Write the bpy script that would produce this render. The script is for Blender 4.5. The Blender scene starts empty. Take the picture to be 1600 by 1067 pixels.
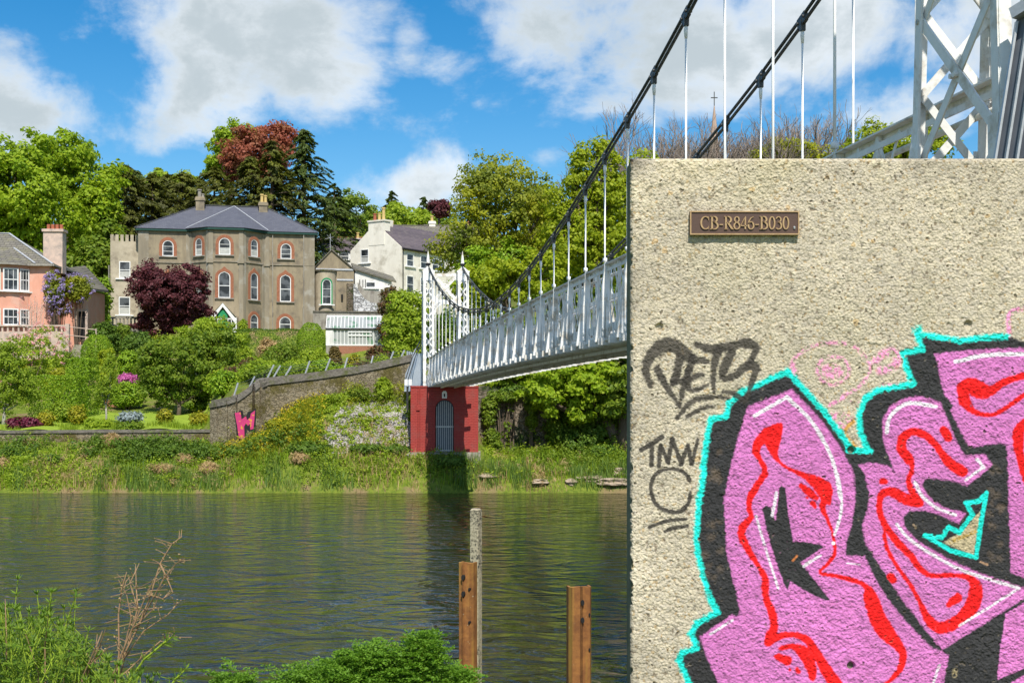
import bpy, math, random
import numpy as np
from math import sin, cos, pi, radians as R, sqrt, atan2
rng = np.random.default_rng(7); random.seed(7)
sc = bpy.context.scene; COL = sc.collection
ZC = 4.2                       # camera height above the river
# ---------------------------------------------------------------- camera
cam_d = bpy.data.cameras.new('camera'); cam = bpy.data.objects.new('camera', cam_d); COL.objects.link(cam)
cam.location = (0, 0, ZC); cam.rotation_euler = (R(90), 0, 0)
cam_d.sensor_width = 36; cam_d.lens = 45; cam_d.shift_y = 0.0541; cam_d.clip_start = 0.1; cam_d.clip_end = 5000
sc.camera = cam
# ---------------------------------------------------------------- sun, sky, exposure
SUN_EL, SUN_AZ = R(52), R(169.6)
sd = bpy.data.lights.new('sun', 'SUN'); sun = bpy.data.objects.new('sun', sd); COL.objects.link(sun)
sd.energy = 4.6; sd.angle = R(0.5); sd.color = (1, .94, .85)
sun.rotation_euler = (R(90) - SUN_EL, 0, pi - SUN_AZ)
sun.location = (10, -40, 60)
sc.view_settings.view_transform = 'Standard'; sc.view_settings.look = 'None'
sc.view_settings.exposure = 0.34; sc.view_settings.gamma = 1
world = bpy.data.worlds.new('World'); sc.world = world; world.use_nodes = True

class NT:
    def __init__(s, tree): s.t = tree; s.t.nodes.clear()
    def n(s, typ, ins=None, **kw):
        nd = s.t.nodes.new(typ)
        for k, v in kw.items(): setattr(nd, k, v)
        for k, v in (ins or {}).items():
            if hasattr(v, 'is_output') or isinstance(v, bpy.types.NodeSocket): s.t.links.new(v, nd.inputs[k])
            else: nd.inputs[k].default_value = v
        return nd
    def math(s, op, a, b=0.0, c=None, clamp=False):
        nd = s.t.nodes.new('ShaderNodeMath'); nd.operation = op; nd.use_clamp = clamp
        for i, v in enumerate([a, b] + ([c] if c is not None else [])):
            if isinstance(v, bpy.types.NodeSocket): s.t.links.new(v, nd.inputs[i])
            else: nd.inputs[i].default_value = v
        return nd.outputs[0]
    def mix(s, f, a, b, blend='MIX'):
        nd = s.t.nodes.new('ShaderNodeMix'); nd.data_type = 'RGBA'; nd.blend_type = blend
        for k, v in ((0, f), (6, a), (7, b)):
            if isinstance(v, bpy.types.NodeSocket): s.t.links.new(v, nd.inputs[k])
            else: nd.inputs[k].default_value = (tuple(v) + (1,))[:4] if k else v
        return nd.outputs[2]
    def sstep(s, x, lo, hi):
        nd = s.t.nodes.new('ShaderNodeMapRange'); nd.interpolation_type = 'SMOOTHSTEP'
        s.t.links.new(x, nd.inputs[0]); nd.inputs[1].default_value = lo; nd.inputs[2].default_value = hi
        return nd.outputs[0]
    def link(s, a, b): s.t.links.new(a, b)

def build_world():
    W = NT(world.node_tree)
    sky = W.n('ShaderNodeTexSky', sky_type='NISHITA', sun_disc=False, sun_elevation=SUN_EL, sun_rotation=SUN_AZ,
              altitude=0, air_density=1.0, dust_density=0.4, ozone_density=2.5)
    hs = W.n('ShaderNodeHueSaturation', {'Saturation': 1.48, 'Value': 1.08, 'Hue': .497, 'Color': sky.outputs[0]})
    tc = W.n('ShaderNodeTexCoord'); d = tc.outputs['Generated']
    mp = W.n('ShaderNodeMapping', {'Vector': d, 'Scale': (1, 1, 1.5)})
    n1 = W.n('ShaderNodeTexNoise', {'Vector': mp.outputs[0], 'Scale': 7.5, 'Detail': 10, 'Roughness': .6, 'Distortion': .3})
    n2 = W.n('ShaderNodeTexNoise', {'Vector': mp.outputs[0], 'Scale': 20, 'Detail': 8, 'Roughness': .65})
    n3 = W.n('ShaderNodeTexNoise', {'Vector': mp.outputs[0], 'Scale': 3.0, 'Detail': 4, 'Roughness': .5})
    # cloud masses: (px, py, rx, ry, strength) in degrees-like units of the view direction
    blobs = [(400, 60, 205, 110, 1.0), (330, 150, 130, 75, 1.0), (500, 130, 120, 90, 1.0), (20, 165, 90, 85, 1.0), (-60, 130, 120, 90, 1),
             (900, 30, 150, 90, 1.0), (1050, 80, 200, 130, 1.05), (1250, 40, 170, 85, 1.0), (960, 150, 110, 55, .8), (640, 290, 95, 48, .85),
             (1440, 170, 110, 60, 1.0), (1540, 60, 140, 110, 1), (1180, 170, 60, 45, .5), (250, 215, 70, 28, .55), (190, 40, 130, 45, .52),
             (640, 70, 45, 75, .6), (700, 95, 70, 40, .62), (110, 120, 45, 30, .45), (560, 330, 60, 40, .6), (860, 245, 50, 22, .62)]
    acc = None
    for px, py, rx, ry, st in blobs:
        v = np.array([(px - 800) / 2000, 1, (620 - py) / 2000]); v /= np.linalg.norm(v)
        s1 = W.n('ShaderNodeVectorMath', {0: d, 1: tuple(v)}, operation='SUBTRACT')
        s2 = W.n('ShaderNodeVectorMath', {0: s1.outputs[0], 1: (2000 / rx, 2000 / rx, 2000 / ry)}, operation='MULTIPLY')
        ln = W.n('ShaderNodeVectorMath', {0: s2.outputs[0]}, operation='LENGTH').outputs['Value']
        m = W.math('MULTIPLY', W.sstep(ln, 1.85, 0.0), st)
        acc = m if acc is None else W.math('MAXIMUM', acc, m)
    sep = W.n('ShaderNodeSeparateXYZ', {0: d})
    side = W.math('SUBTRACT', 1.0, W.sstep(sep.outputs[1], .55, .8))       # scattered clouds away from the photographed part
    high = W.sstep(sep.outputs[2], .36, .5)
    gen = W.math('MULTIPLY', W.math('MAXIMUM', side, high), W.sstep(n3.outputs[0], .42, .62))
    acc = W.math('MAXIMUM', acc, gen)
    raw = W.math('ADD', W.math('MULTIPLY', acc, 1.0), W.math('MULTIPLY', W.math('SUBTRACT', n1.outputs[0], .5), 2.3))
    raw = W.math('ADD', raw, W.math('MULTIPLY', W.math('SUBTRACT', n2.outputs[0], .5), .8))
    dens = W.sstep(raw, .30, .98)
    core = W.sstep(W.math('ADD', raw, W.math('MULTIPLY', W.math('SUBTRACT', n3.outputs[0], .5), 1.0)), .62, 1.2)
    cc = W.mix(core, (.76, .80, .83), (.45, .51, .54))
    cc = W.mix(W.math('MULTIPLY', W.sstep(n2.outputs[0], .35, .7), .4), cc, (.44, .50, .53))
    skyc = W.n('ShaderNodeVectorMath', {0: hs.outputs[0], 'Scale': .10}, operation='SCALE')
    haze = W.mix(W.math('MULTIPLY', W.sstep(sep.outputs[2], .22, 0.0), .18), skyc.outputs[0], (.40, .60, .82))
    col = W.mix(W.math('MULTIPLY', dens, .96), haze, cc)
    bg = W.n('ShaderNodeBackground', {'Color': col, 'Strength': 1.0})
    out = W.n('ShaderNodeOutputWorld', {'Surface': bg.outputs[0]})
build_world()

# ---------------------------------------------------------------- helpers
def P(px, py, Y): return ((px - 800) / 2000 * Y, Y, ZC + (620 - py) / 2000 * Y)
def srgb(r, g, b): return tuple(((c / 255) / 12.92 if c < 10 else (((c / 255) + .055) / 1.055) ** 2.4) for c in (r, g, b))

class MB:
    def __init__(s): s.v = []; s.f = []
    def add(s, vs, fs):
        o = len(s.v); s.v += [tuple(map(float, v)) for v in vs]; s.f += [tuple(i + o for i in f) for f in fs]; return s
    def box(s, x0, x1, y0, y1, z0, z1):
        return s.add([(x0, y0, z0), (x1, y0, z0), (x1, y1, z0), (x0, y1, z0), (x0, y0, z1), (x1, y0, z1), (x1, y1, z1), (x0, y1, z1)],
                     [(0, 3, 2, 1), (4, 5, 6, 7), (0, 1, 5, 4), (1, 2, 6, 5), (2, 3, 7, 6), (3, 0, 4, 7)])
    def bar(s, p0, p1, w, h, up=(0, 0, 1), w1=None):
        p0 = np.array(p0, float); p1 = np.array(p1, float); d = p1 - p0; L = np.linalg.norm(d)
        if L < 1e-6: return s
        d /= L; u = np.array(up, float); a = np.cross(d, u)
        if np.linalg.norm(a) < 1e-4: a = np.cross(d, (1, 0, 0))
        a /= np.linalg.norm(a); b = np.cross(a, d)
        w1 = w if w1 is None else w1; vs = []
        for p, ww in ((p0, w), (p1, w1)):
            for i, j in ((-1, -1), (1, -1), (1, 1), (-1, 1)): vs.append(p + a * i * ww / 2 + b * j * h / 2)
        return s.add(vs, [(0, 1, 2, 3), (7, 6, 5, 4), (0, 4, 5, 1), (1, 5, 6, 2), (2, 6, 7, 3), (3, 7, 4, 0)])
    def tube(s, pts, rad, n=6, caps=True):
        pts = [np.array(p, float) for p in pts]
        rad = [rad] * len(pts) if isinstance(rad, (int, float)) else rad
        vs = []; prev = None
        for i, p in enumerate(pts):
            d = pts[min(i + 1, len(pts) - 1)] - pts[max(i - 1, 0)]; d = d / (np.linalg.norm(d) + 1e-9)
            if prev is None: a = np.cross(d, (0, 0, 1) if abs(d[2]) < .9 else (1, 0, 0))
            else: a = prev - d * prev.dot(d)
            a = a / (np.linalg.norm(a) + 1e-9); prev = a; b = np.cross(d, a)
            for k in range(n):
                t = 2 * pi * k / n; vs.append(p + (a * cos(t) + b * sin(t)) * rad[i])
        fs = [(i * n + k, i * n + (k + 1) % n, (i + 1) * n + (k + 1) % n, (i + 1) * n + k) for i in range(len(pts) - 1) for k in range(n)]
        if caps: fs += [tuple(range(n - 1, -1, -1)), tuple(range((len(pts) - 1) * n, len(pts) * n))]
        return s.add(vs, fs)
    def lathe(s, c, prof, n=12):
        vs = [(c[0] + r * cos(2 * pi * k / n), c[1] + r * sin(2 * pi * k / n), c[2] + z) for r, z in prof for k in range(n)]
        fs = [(i * n + k, i * n + (k + 1) % n, (i + 1) * n + (k + 1) % n, (i + 1) * n + k) for i in range(len(prof) - 1) for k in range(n)]
        fs += [tuple(range(n - 1, -1, -1)), tuple(range((len(prof) - 1) * n, len(prof) * n))]
        return s.add(vs, fs)
    def prism(s, poly, f0, f1):
        """poly: 2D points; f0/f1 map (u,v)->3D for the two ends"""
        n = len(poly); vs = [f0(*p) for p in poly] + [f1(*p) for p in poly]
        fs = [tuple(range(n)), tuple(range(2 * n - 1, n - 1, -1))] + [(i, i + n, (i + 1) % n + n, (i + 1) % n) for i in range(n)]
        return s.add(vs, fs)
    def ring(s, po, pi_, f0, f1):
        n = len(po); vs = [f0(*p) for p in po] + [f0(*p) for p in pi_] + [f1(*p) for p in po] + [f1(*p) for p in pi_]; fs = []
        for i in range(n):
            j = (i + 1) % n
            fs += [(i, j, n + j, n + i), (2 * n + j, 2 * n + i, 3 * n + i, 3 * n + j), (j, i, 2 * n + i, 2 * n + j), (n + i, n + j, 3 * n + j, 3 * n + i)]
        return s.add(vs, fs)
    def build(s, name, m, parent=None, smooth=False, fixn=True):
        me = bpy.data.meshes.new(name); me.from_pydata(s.v, [], s.f); me.update()
        if fixn:
            import bmesh
            b = bmesh.new(); b.from_mesh(me); bmesh.ops.recalc_face_normals(b, faces=b.faces); b.to_mesh(me); b.free()
        if smooth: me.polygons.foreach_set('use_smooth', [True] * len(me.polygons))
        return link(name, me, m, parent)

def link(name, me, m, parent=None):
    o = bpy.data.objects.new(name, me); COL.objects.link(o)
    if m is not None: me.materials.append(m)
    if parent is not None: o.parent = parent
    return o
def tag(o, label=None, cat=None, group=None, kind=None):
    if label: o['label'] = label
    if cat: o['category'] = cat
    if group: o['group'] = group
    if kind: o['kind'] = kind
    return o
def thing(name, label, cat, loc=(0, 0, 0), rz=0, group=None):
    o = bpy.data.objects.new(name, None); COL.objects.link(o); o.location = loc; o.rotation_euler = (0, 0, rz); o.empty_display_size = .3
    return tag(o, label, cat, group)
def copy_tree(o, parent=None):
    c = o.copy(); COL.objects.link(c); c.parent = parent
    for ch in list(o.children): copy_tree(ch, c)
    return c
def npmesh(name, V, F, m, parent=None, smooth=False):
    """V (N,3), F (M,k) numpy -> object"""
    me = bpy.data.meshes.new(name); k = F.shape[1]; M = len(F)
    me.vertices.add(len(V)); me.vertices.foreach_set('co', np.ascontiguousarray(V, dtype=np.float32).ravel())
    me.loops.add(M * k); me.loops.foreach_set('vertex_index', np.ascontiguousarray(F, dtype=np.int32).ravel())
    me.polygons.add(M); me.polygons.foreach_set('loop_start', np.arange(0, M * k, k, dtype=np.int32))
    me.polygons.foreach_set('loop_total', np.full(M, k, dtype=np.int32))
    if smooth: me.polygons.foreach_set('use_smooth', np.ones(M, dtype=bool))
    me.update(calc_edges=True); me.validate()
    return link(name, me, m, parent)

# ---------------------------------------------------------------- materials
def newmat(name):
    m = bpy.data.materials.new(name); m.use_nodes = True; return m, NT(m.node_tree)
def fin(T, bsdf): T.n('ShaderNodeOutputMaterial', {'Surface': bsdf})
def pm(name, c1, c2=None, scale=6, rough=.8, bump=.0, bscale=None, stretch=(1, 1, 1), metallic=0, detail=6, c3=None, s3=1.0, spec=.3):
    m, T = newmat(name); c2 = c2 or tuple(c * .8 for c in c1)
    tc = T.n('ShaderNodeTexCoord'); mp = T.n('ShaderNodeMapping', {'Vector': tc.outputs['Object'], 'Scale': stretch})
    n = T.n('ShaderNodeTexNoise', {'Vector': mp.outputs[0], 'Scale': scale, 'Detail': detail, 'Roughness': .6})
    col = T.mix(T.sstep(n.outputs[0], .3, .7), c1, c2)
    if c3:
        n3 = T.n('ShaderNodeTexNoise', {'Vector': tc.outputs['Object'], 'Scale': s3, 'Detail': 5, 'Roughness': .65})
        col = T.mix(T.sstep(n3.outputs[0], .48, .68), col, c3)
    b = T.n('ShaderNodeBsdfPrincipled', {'Base Color': col, 'Roughness': rough, 'Metallic': metallic, 'Specular IOR Level': spec})
    if bump:
        nb = T.n('ShaderNodeTexNoise', {'Vector': tc.outputs['Object'], 'Scale': bscale or scale * 3, 'Detail': 6})
        bp = T.n('ShaderNodeBump', {'Height': nb.outputs[0], 'Distance': bump, 'Strength': 1.0}); T.link(bp.outputs[0], b.inputs['Normal'])
    fin(T, b.outputs[0]); return m
def brickmat(name, c1, c2, mortar, w=.22, h=.075, ms=.012, rough=.85, axis='xz', stain=None, bump=.01):
    m, T = newmat(name); tc = T.n('ShaderNodeTexCoord'); sx = T.n('ShaderNodeSeparateXYZ', {0: tc.outputs['Object']})
    u = sx.outputs[0] if axis == 'xz' else T.math('ADD', sx.outputs[0], sx.outputs[1])
    cb = T.n('ShaderNodeCombineXYZ', {0: u, 1: sx.outputs[2]})
    br = T.n('ShaderNodeTexBrick', {'Vector': cb.outputs[0], 'Color1': c1 + (1,), 'Color2': c2 + (1,), 'Mortar': mortar + (1,), 'Scale': 1.0,
                                    'Mortar Size': ms, 'Brick Width': w, 'Row Height': h, 'Bias': 0.0})
    col = br.outputs[0]
    n = T.n('ShaderNodeTexNoise', {'Vector': tc.outputs['Object'], 'Scale': 1.7, 'Detail': 8, 'Roughness': .7})
    if stain: col = T.mix(T.math('MULTIPLY', T.sstep(n.outputs[0], .45, .75), .6), col, stain)
    b = T.n('ShaderNodeBsdfPrincipled', {'Base Color': col, 'Roughness': rough, 'Specular IOR Level': .25})
    bp = T.n('ShaderNodeBump', {'Height': T.math('SUBTRACT', T.math('MULTIPLY', n.outputs[0], .6), br.outputs['Fac']), 'Distance': bump}); T.link(bp.outputs[0], b.inputs['Normal'])
    fin(T, b.outputs[0]); return m
def rubblemat(name, cols, scale=2.2, mort=(.2, .18, .14), ivy=None, bump=.05, stretch=(1, 1, 1.7)):
    m, T = newmat(name); tc = T.n('ShaderNodeTexCoord'); mp = T.n('ShaderNodeMapping', {'Vector': tc.outputs['Object'], 'Scale': stretch})
    nw = T.n('ShaderNodeTexNoise', {'Vector': mp.outputs[0], 'Scale': 3, 'Detail': 4})
    vv = T.n('ShaderNodeVectorMath', {0: mp.outputs[0], 1: nw.outputs['Color']}, operation='ADD')
    vo = T.n('ShaderNodeTexVoronoi', {'Vector': vv.outputs[0], 'Scale': scale})
    ve = T.n('ShaderNodeTexVoronoi', {'Vector': vv.outputs[0], 'Scale': scale}, feature='DISTANCE_TO_EDGE')
    sp = T.n('ShaderNodeSeparateColor', {0: vo.outputs['Color']})
    col = T.mix(sp.outputs[0], cols[0], cols[1]); col = T.mix(T.math('MULTIPLY', sp.outputs[1], .6), col, cols[2])
    col = T.mix(T.sstep(ve.outputs['Distance'], .09, .0), col, mort)
    n = T.n('ShaderNodeTexNoise', {'Vector': tc.outputs['Object'], 'Scale': 9, 'Detail': 8, 'Roughness': .7})
    col = T.mix(T.math('MULTIPLY', T.sstep(n.outputs[0], .5, .8), .5), col, mort)
    if ivy:
        n2 = T.n('ShaderNodeTexNoise', {'Vector': tc.outputs['Object'], 'Scale': .8, 'Detail': 8, 'Roughness': .7})
        col = T.mix(T.sstep(n2.outputs[0], .5, .6), col, ivy)
    b = T.n('ShaderNodeBsdfPrincipled', {'Base Color': col, 'Roughness': .95, 'Specular IOR Level': .15})
    h = T.math('ADD', T.sstep(ve.outputs['Distance'], 0, .12), T.math('MULTIPLY', n.outputs[0], .6))
    bp = T.n('ShaderNodeBump', {'Height': h, 'Distance': bump}); T.link(bp.outputs[0], b.inputs['Normal'])
    fin(T, b.outputs[0]); return m
def leafmat(name, c1, c2, trans=.35, big=None, rough=.55):
    m, T = newmat(name); g = T.n('ShaderNodeNewGeometry'); tc = T.n('ShaderNodeTexCoord')
    f = T.math('POWER', g.outputs['Random Per Island'], 1.0)
    col = T.mix(f, c1, c2)
    if big:
        n = T.n('ShaderNodeTexNoise', {'Vector': tc.outputs['Object'], 'Scale': .45, 'Detail': 3})
        col = T.mix(T.sstep(n.outputs[0], .42, .66), col, big)
    b = T.n('ShaderNodeBsdfPrincipled', {'Base Color': col, 'Roughness': rough, 'Specular IOR Level': .25})
    if trans:
        tcol = T.mix(1.0, col, (1.25, 1.25, .7), 'MULTIPLY')
        t = T.n('ShaderNodeBsdfTranslucent', {'Color': tcol}); mx = T.n('ShaderNodeMixShader', {0: trans, 1: b.outputs[0], 2: t.outputs[0]}); fin(T, mx.outputs[0])
    else: fin(T, b.outputs[0])
    return m
M = {}
M['white_paint'] = pm('white_paint', (.86, .86, .83), (.76, .76, .72), 5, .45, .003, 30, c3=(.50, .44, .34), s3=3.2)
M['white_far'] = pm('white_far', (.90, .90, .87), (.80, .80, .77), 3, .5)
M['iron_dark'] = pm('iron_dark', (.045, .05, .05), (.09, .09, .085), 10, .45, metallic=.3)
M['iron_grey'] = pm('iron_grey', (.10, .12, .13), (.17, .19, .20), 10, .4, metallic=.3)
M['galv'] = pm('galv', (.42, .44, .44), (.52, .54, .55), 20, .4, metallic=.4)
M['deck_under'] = pm('deck_under', (.30, .28, .25), (.20, .19, .17), 8, .8, .01, stretch=(3, .3, 1))
M['panel_grey'] = pm('panel_grey', (.11, .125, .15), (.15, .165, .19), 4, .5)
M['panel_blue'] = pm('panel_blue', (.50, .55, .60), (.42, .47, .52), 4, .5)
M['pier_red'] = brickmat('pier_red', (.40, .062, .050), (.35, .050, .042), (.31, .045, .038), stain=(.26, .10, .085), bump=.02, ms=.012)
M['plinth'] = pm('plinth', (.36, .33, .27), (.22, .21, .16), 4, .9, .02, c3=(.10, .12, .04), s3=3)
M['gate_blue'] = pm('gate_blue', (.09, .11, .14), (.13, .15, .18), 8, .5)
M['dark'] = pm('dark', (.012, .012, .014), (.02, .02, .02), 4, .8)
M['render_tan'] = pm('render_tan', (.33, .275, .185), (.235, .195, .135), 1.3, .95, .01, 20, stretch=(1.6, 1.6, .45), c3=(.17, .145, .11), s3=.8)
M['render_grey'] = pm('render_grey', (.36, .34, .29), (.24, .22, .19), 2, .95, .01, 20, stretch=(2, 2, .4), c3=(.17, .15, .13), s3=1.2)
M['render_pale'] = pm('render_pale', (.50, .44, .33), (.38, .33, .24), 1.5, .95, .01, 20, c3=(.27, .23, .17), s3=.9)
M['brick_orange'] = brickmat('brick_orange', (.42, .13, .06), (.34, .10, .05), (.36, .27, .2), stain=(.25, .12, .08))
M['brick_surround'] = pm('brick_surround', (.36, .15, .085), (.25, .10, .055), 7, .9)
M['slate'] = brickmat('slate', (.095, .10, .125), (.12, .125, .15), (.075, .075, .09), w=.3, h=.13, ms=.01, rough=.6, bump=.01)
M['slate_purple'] = brickmat('slate_purple', (.15, .12, .13), (.11, .09, .10), (.07, .06, .07), w=.4, h=.2, ms=.02, rough=.7, stain=(.2, .17, .15))
M['slate_old'] = brickmat('slate_old', (.20, .185, .15), (.14, .13, .115), (.08, .075, .065), w=.4, h=.2, ms=.02, rough=.85, stain=(.22, .21, .10))
M['lead'] = pm('lead', (.5, .52, .55), None, 5, .5)
M['gutter_green'] = pm('gutter_green', (.02, .07, .055), None, 5, .5)
M['frame_white'] = pm('frame_white', (.80, .81, .80), (.72, .73, .71), 4, .4)
M['green_paint'] = pm('green_paint', (.03, .30, .12), None, 4, .4)
M['pink_wall'] = pm('pink_wall', (.72, .37, .27), (.62, .31, .22), 1.5, .9, stretch=(1, 1, .5), c3=(.66, .40, .31), s3=.9)
M['pink_pale'] = pm('pink_pale', (.62, .47, .38), (.48, .38, .32), 3, .9, c3=(.36, .30, .26), s3=2)
M['cream'] = pm('cream', (.86, .82, .71), (.76, .72, .62), 1.2, .9, stretch=(1, 1, .5), c3=(.52, .48, .39), s3=.55)
M['whitewash'] = pm('whitewash', (.80, .80, .77), (.62, .62, .60), 1.4, .9, c3=(.48, .47, .44), s3=.8)
M['pot_yellow'] = pm('pot_yellow', (.62, .46, .18), None, 5, .8)
M['pot_red'] = pm('pot_red', (.40, .13, .07), None, 5, .8)
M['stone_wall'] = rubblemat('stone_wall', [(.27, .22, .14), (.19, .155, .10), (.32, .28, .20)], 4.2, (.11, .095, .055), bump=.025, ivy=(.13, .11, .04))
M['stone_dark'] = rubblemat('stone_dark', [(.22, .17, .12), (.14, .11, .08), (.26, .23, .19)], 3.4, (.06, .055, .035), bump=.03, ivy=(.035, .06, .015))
M['stone_cope'] = pm('stone_cope', (.20, .18, .15), (.12, .11, .09), 6, .95, .05, 9, c3=(.10, .11, .04), s3=2)
M['stone_pale'] = rubblemat('stone_pale', [(.62, .62, .62), (.44, .44, .45), (.75, .75, .74)], 1.8, (.25, .25, .25), bump=.08)
M['boulder'] = pm('boulder', (.42, .33, .24), (.26, .21, .15), 3, .95, .08, 5, c3=(.16, .15, .07), s3=1.6)
M['bark'] = pm('bark', (.16, .12, .085), (.09, .07, .05), 8, .95, .03, stretch=(4, 4, 1))
M['bark_pale'] = pm('bark_pale', (.42, .40, .34), (.24, .22, .18), 9, .9, .01, stretch=(1, 1, 3))
M['twig'] = pm('twig', (.27, .22, .18), (.18, .15, .13), 3, .95)
M['dry'] = pm('dry', (.36, .23, .13), (.24, .15, .08), 30, .9)
M['lawn'] = pm('lawn', (.27, .36, .03), (.18, .27, .02), 3, .95, .05, 12)
M['path'] = pm('path', (.34, .30, .25), (.25, .22, .18), 4, .95)
M['spire'] = pm('spire', (.46, .33, .26), (.36, .26, .21), .3, .9)
def glassmat():
    m, T = newmat('window_glass'); tc = T.n('ShaderNodeTexCoord')
    n = T.n('ShaderNodeTexNoise', {'Vector': tc.outputs['Object'], 'Scale': 1.3, 'Detail': 3})
    col = T.mix(T.sstep(n.outputs[0], .45, .6), (.02, .024, .028), (.10, .11, .12))
    fin(T, T.n('ShaderNodeBsdfPrincipled', {'Base Color': col, 'Roughness': .12, 'Specular IOR Level': .5}).outputs[0]); return m
M['glass'] = glassmat()
M['curtain'] = pm('curtain', (.50, .50, .46), (.38, .39, .37), 4, .6)
def glasshousemat():
    m, T = newmat('glasshouse_panes'); tc = T.n('ShaderNodeTexCoord')
    n = T.n('ShaderNodeTexNoise', {'Vector': tc.outputs['Object'], 'Scale': .9, 'Detail': 5})
    col = T.mix(T.sstep(n.outputs[0], .5, .6), (.34, .36, .35), (.13, .24, .15))
    fin(T, T.n('ShaderNodeBsdfPrincipled', {'Base Color': col, 'Roughness': .2, 'Specular IOR Level': .6}).outputs[0]); return m
M['glasshouse'] = glasshousemat()
# foliage
L = {}; YG = (1.85, 1.48, .95)
def lm(k, a, b, t=.35, big=None): L[k] = leafmat('leaves_' + k, tuple(c * f for c, f in zip(a, YG if a[1] > a[0] else (1.1,) * 3)), tuple(c * f for c, f in zip(b, YG if a[1] > a[0] else (1.1,) * 3)), t, big)
lm('bright', (.105, .215, .012), (.20, .32, .028), .42); lm('mid', (.058, .13, .014), (.125, .205, .03), .4); lm('dark', (.018, .055, .012), (.05, .11, .02))
lm('conifer', (.050, .080, .017), (.100, .130, .028), .3, (.085, .090, .028)); lm('conifer_dark', (.022, .052, .016), (.065, .105, .028), .2)
lm('beech', (.26, .075, .045), (.40, .13, .08), .4, (.27, .12, .05)); lm('prunus', (.070, .018, .022), (.135, .038, .045), .3)
lm('olive', (.15, .215, .015), (.26, .32, .035), .45, (.185, .235, .03)); lm('ash', (.12, .205, .012), (.22, .31, .025), .45)
lm('hedge', (.07, .17, .012), (.15, .27, .02), .25); lm('hedge_dark', (.032, .085, .014), (.075, .15, .025), .3)
lm('yellow', (.10, .15, .015), (.22, .24, .02), .3); lm('brown', (.10, .07, .02), (.16, .12, .03), .2)
lm('lilac', (.26, .20, .46), (.40, .33, .60), .3); lm('pinkbloom', (.60, .28, .32), (.70, .42, .40), .3); lm('magenta', (.46, .09, .30), (.58, .16, .42), .2)
lm('maple', (.10, .012, .035), (.16, .025, .05), .2); lm('blueflower', (.12, .18, .24), (.16, .24, .42), .2); lm('orange', (.55, .16, .03), (.60, .30, .04), .2)
lm('willow', (.11, .21, .02), (.20, .31, .035), .4); lm('birch', (.09, .18, .02), (.17, .27, .035), .4)
lm('buttercup', (.10, .16, .016), (.20, .25, .022), .4); lm('goldflower', (.50, .42, .02), (.62, .50, .03), .3); lm('reed', (.05, .13, .035), (.12, .20, .06), .3); lm('drygrass', (.36, .24, .11), (.48, .36, .18), .3); lm('weed', (.050, .125, .018), (.105, .20, .03), .4)
lm('feather', (.062, .165, .022), (.115, .255, .04), .45); lm('redshrub', (.14, .05, .03), (.11, .13, .035), .3)
# ================================================================ terrain and water
def bank_front(X, Y):
    ys_l = ([54, 56, 56.6, 58, 61.7], [-1.2, -.02, .35, .95, 2.0]); ys_m = ([54, 56, 56.5, 57.5, 58.4, 60, 61.7], [-1.2, -.02, .5, 1.45, 1.75, 3.3, 4.3])
    ys_r = ([54, 56, 56.4, 58, 61.7], [-1.2, -.02, .5, 1.05, 1.7])
    a = np.interp(Y, *ys_l); b = np.interp(Y, *ys_m); c = np.interp(Y, *ys_r)
    w1 = np.clip((X + 14.0) / 5.0, 0, 1); w1 = w1 * w1 * (3 - 2 * w1); w2 = np.clip((X + 2.4) / 1.2, 0, 1)
    return (a * (1 - w1) + b * w1) * (1 - w2) + c * w2
def land_back(X, Y):
    yy = [62, 63, 76, 84, 93, 97, 112, 130, 150, 200, 300, 600, 2500]
    l = np.interp(Y, yy, [2.45, 2.5, 3.3, 4.6, 6.6, 7.3, 9.2, 11.4, 14, 22, 34, 45, 60])
    m = np.interp(Y, yy, [4.6, 4.8, 5.2, 5.6, 6.1, 6.4, 7.5, 11.0, 14, 22, 34, 45, 60])
    r = np.interp(Y, yy, [4.7, 4.8, 5.6, 6.4, 7.4, 7.8, 9.0, 10.4, 12, 18, 30, 42, 60])
    w1 = np.clip((X + 14.8) / 1.5, 0, 1); w2 = np.clip((X + 2) / 3, 0, 1)
    yv = np.clip((Y - 112.8) / 2.5, 0, 1); l = np.where(Y < 130, l * (1 - yv) + np.interp(Y, [112, 130], [10.0, 11.4]) * yv, l); m = np.where(Y < 130, m * (1 - yv) + np.interp(Y, [112, 130], [9.9, 11.2]) * yv, m)
    # garden tongue widens with distance so that the left profile follows the view
    w1 = np.clip((X + 14.8 + (Y - 62) * .245) / 1.5, 0, 1)
    return (l * (1 - w1) + m * w1) * (1 - w2) + r * w2
def ground(X, Y):
    X = np.asarray(X, float); Y = np.asarray(Y, float)
    near = np.interp(Y, [-400, 5.2, 6.3, 9, 13, 20, 50, 54], [2.6, 2.6, 2.35, 1.0, -.6, -1.6, -1.6, -1.2])
    w = np.clip((Y - 61.75) / .5, 0, 1)
    far = bank_front(X, Y) * (1 - w) + land_back(X, Y) * w
    rough = .06 * np.sin(X * 2.1 + Y * .7) + .05 * np.sin(X * .9 - Y * 1.9)
    g = np.where(Y < 54, near, far)
    return g + np.where((Y > 56.3) & ((Y < 61.5) | (Y > 63)), rough, 0)
def gz(x, y): return float(ground(x, y))
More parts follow.
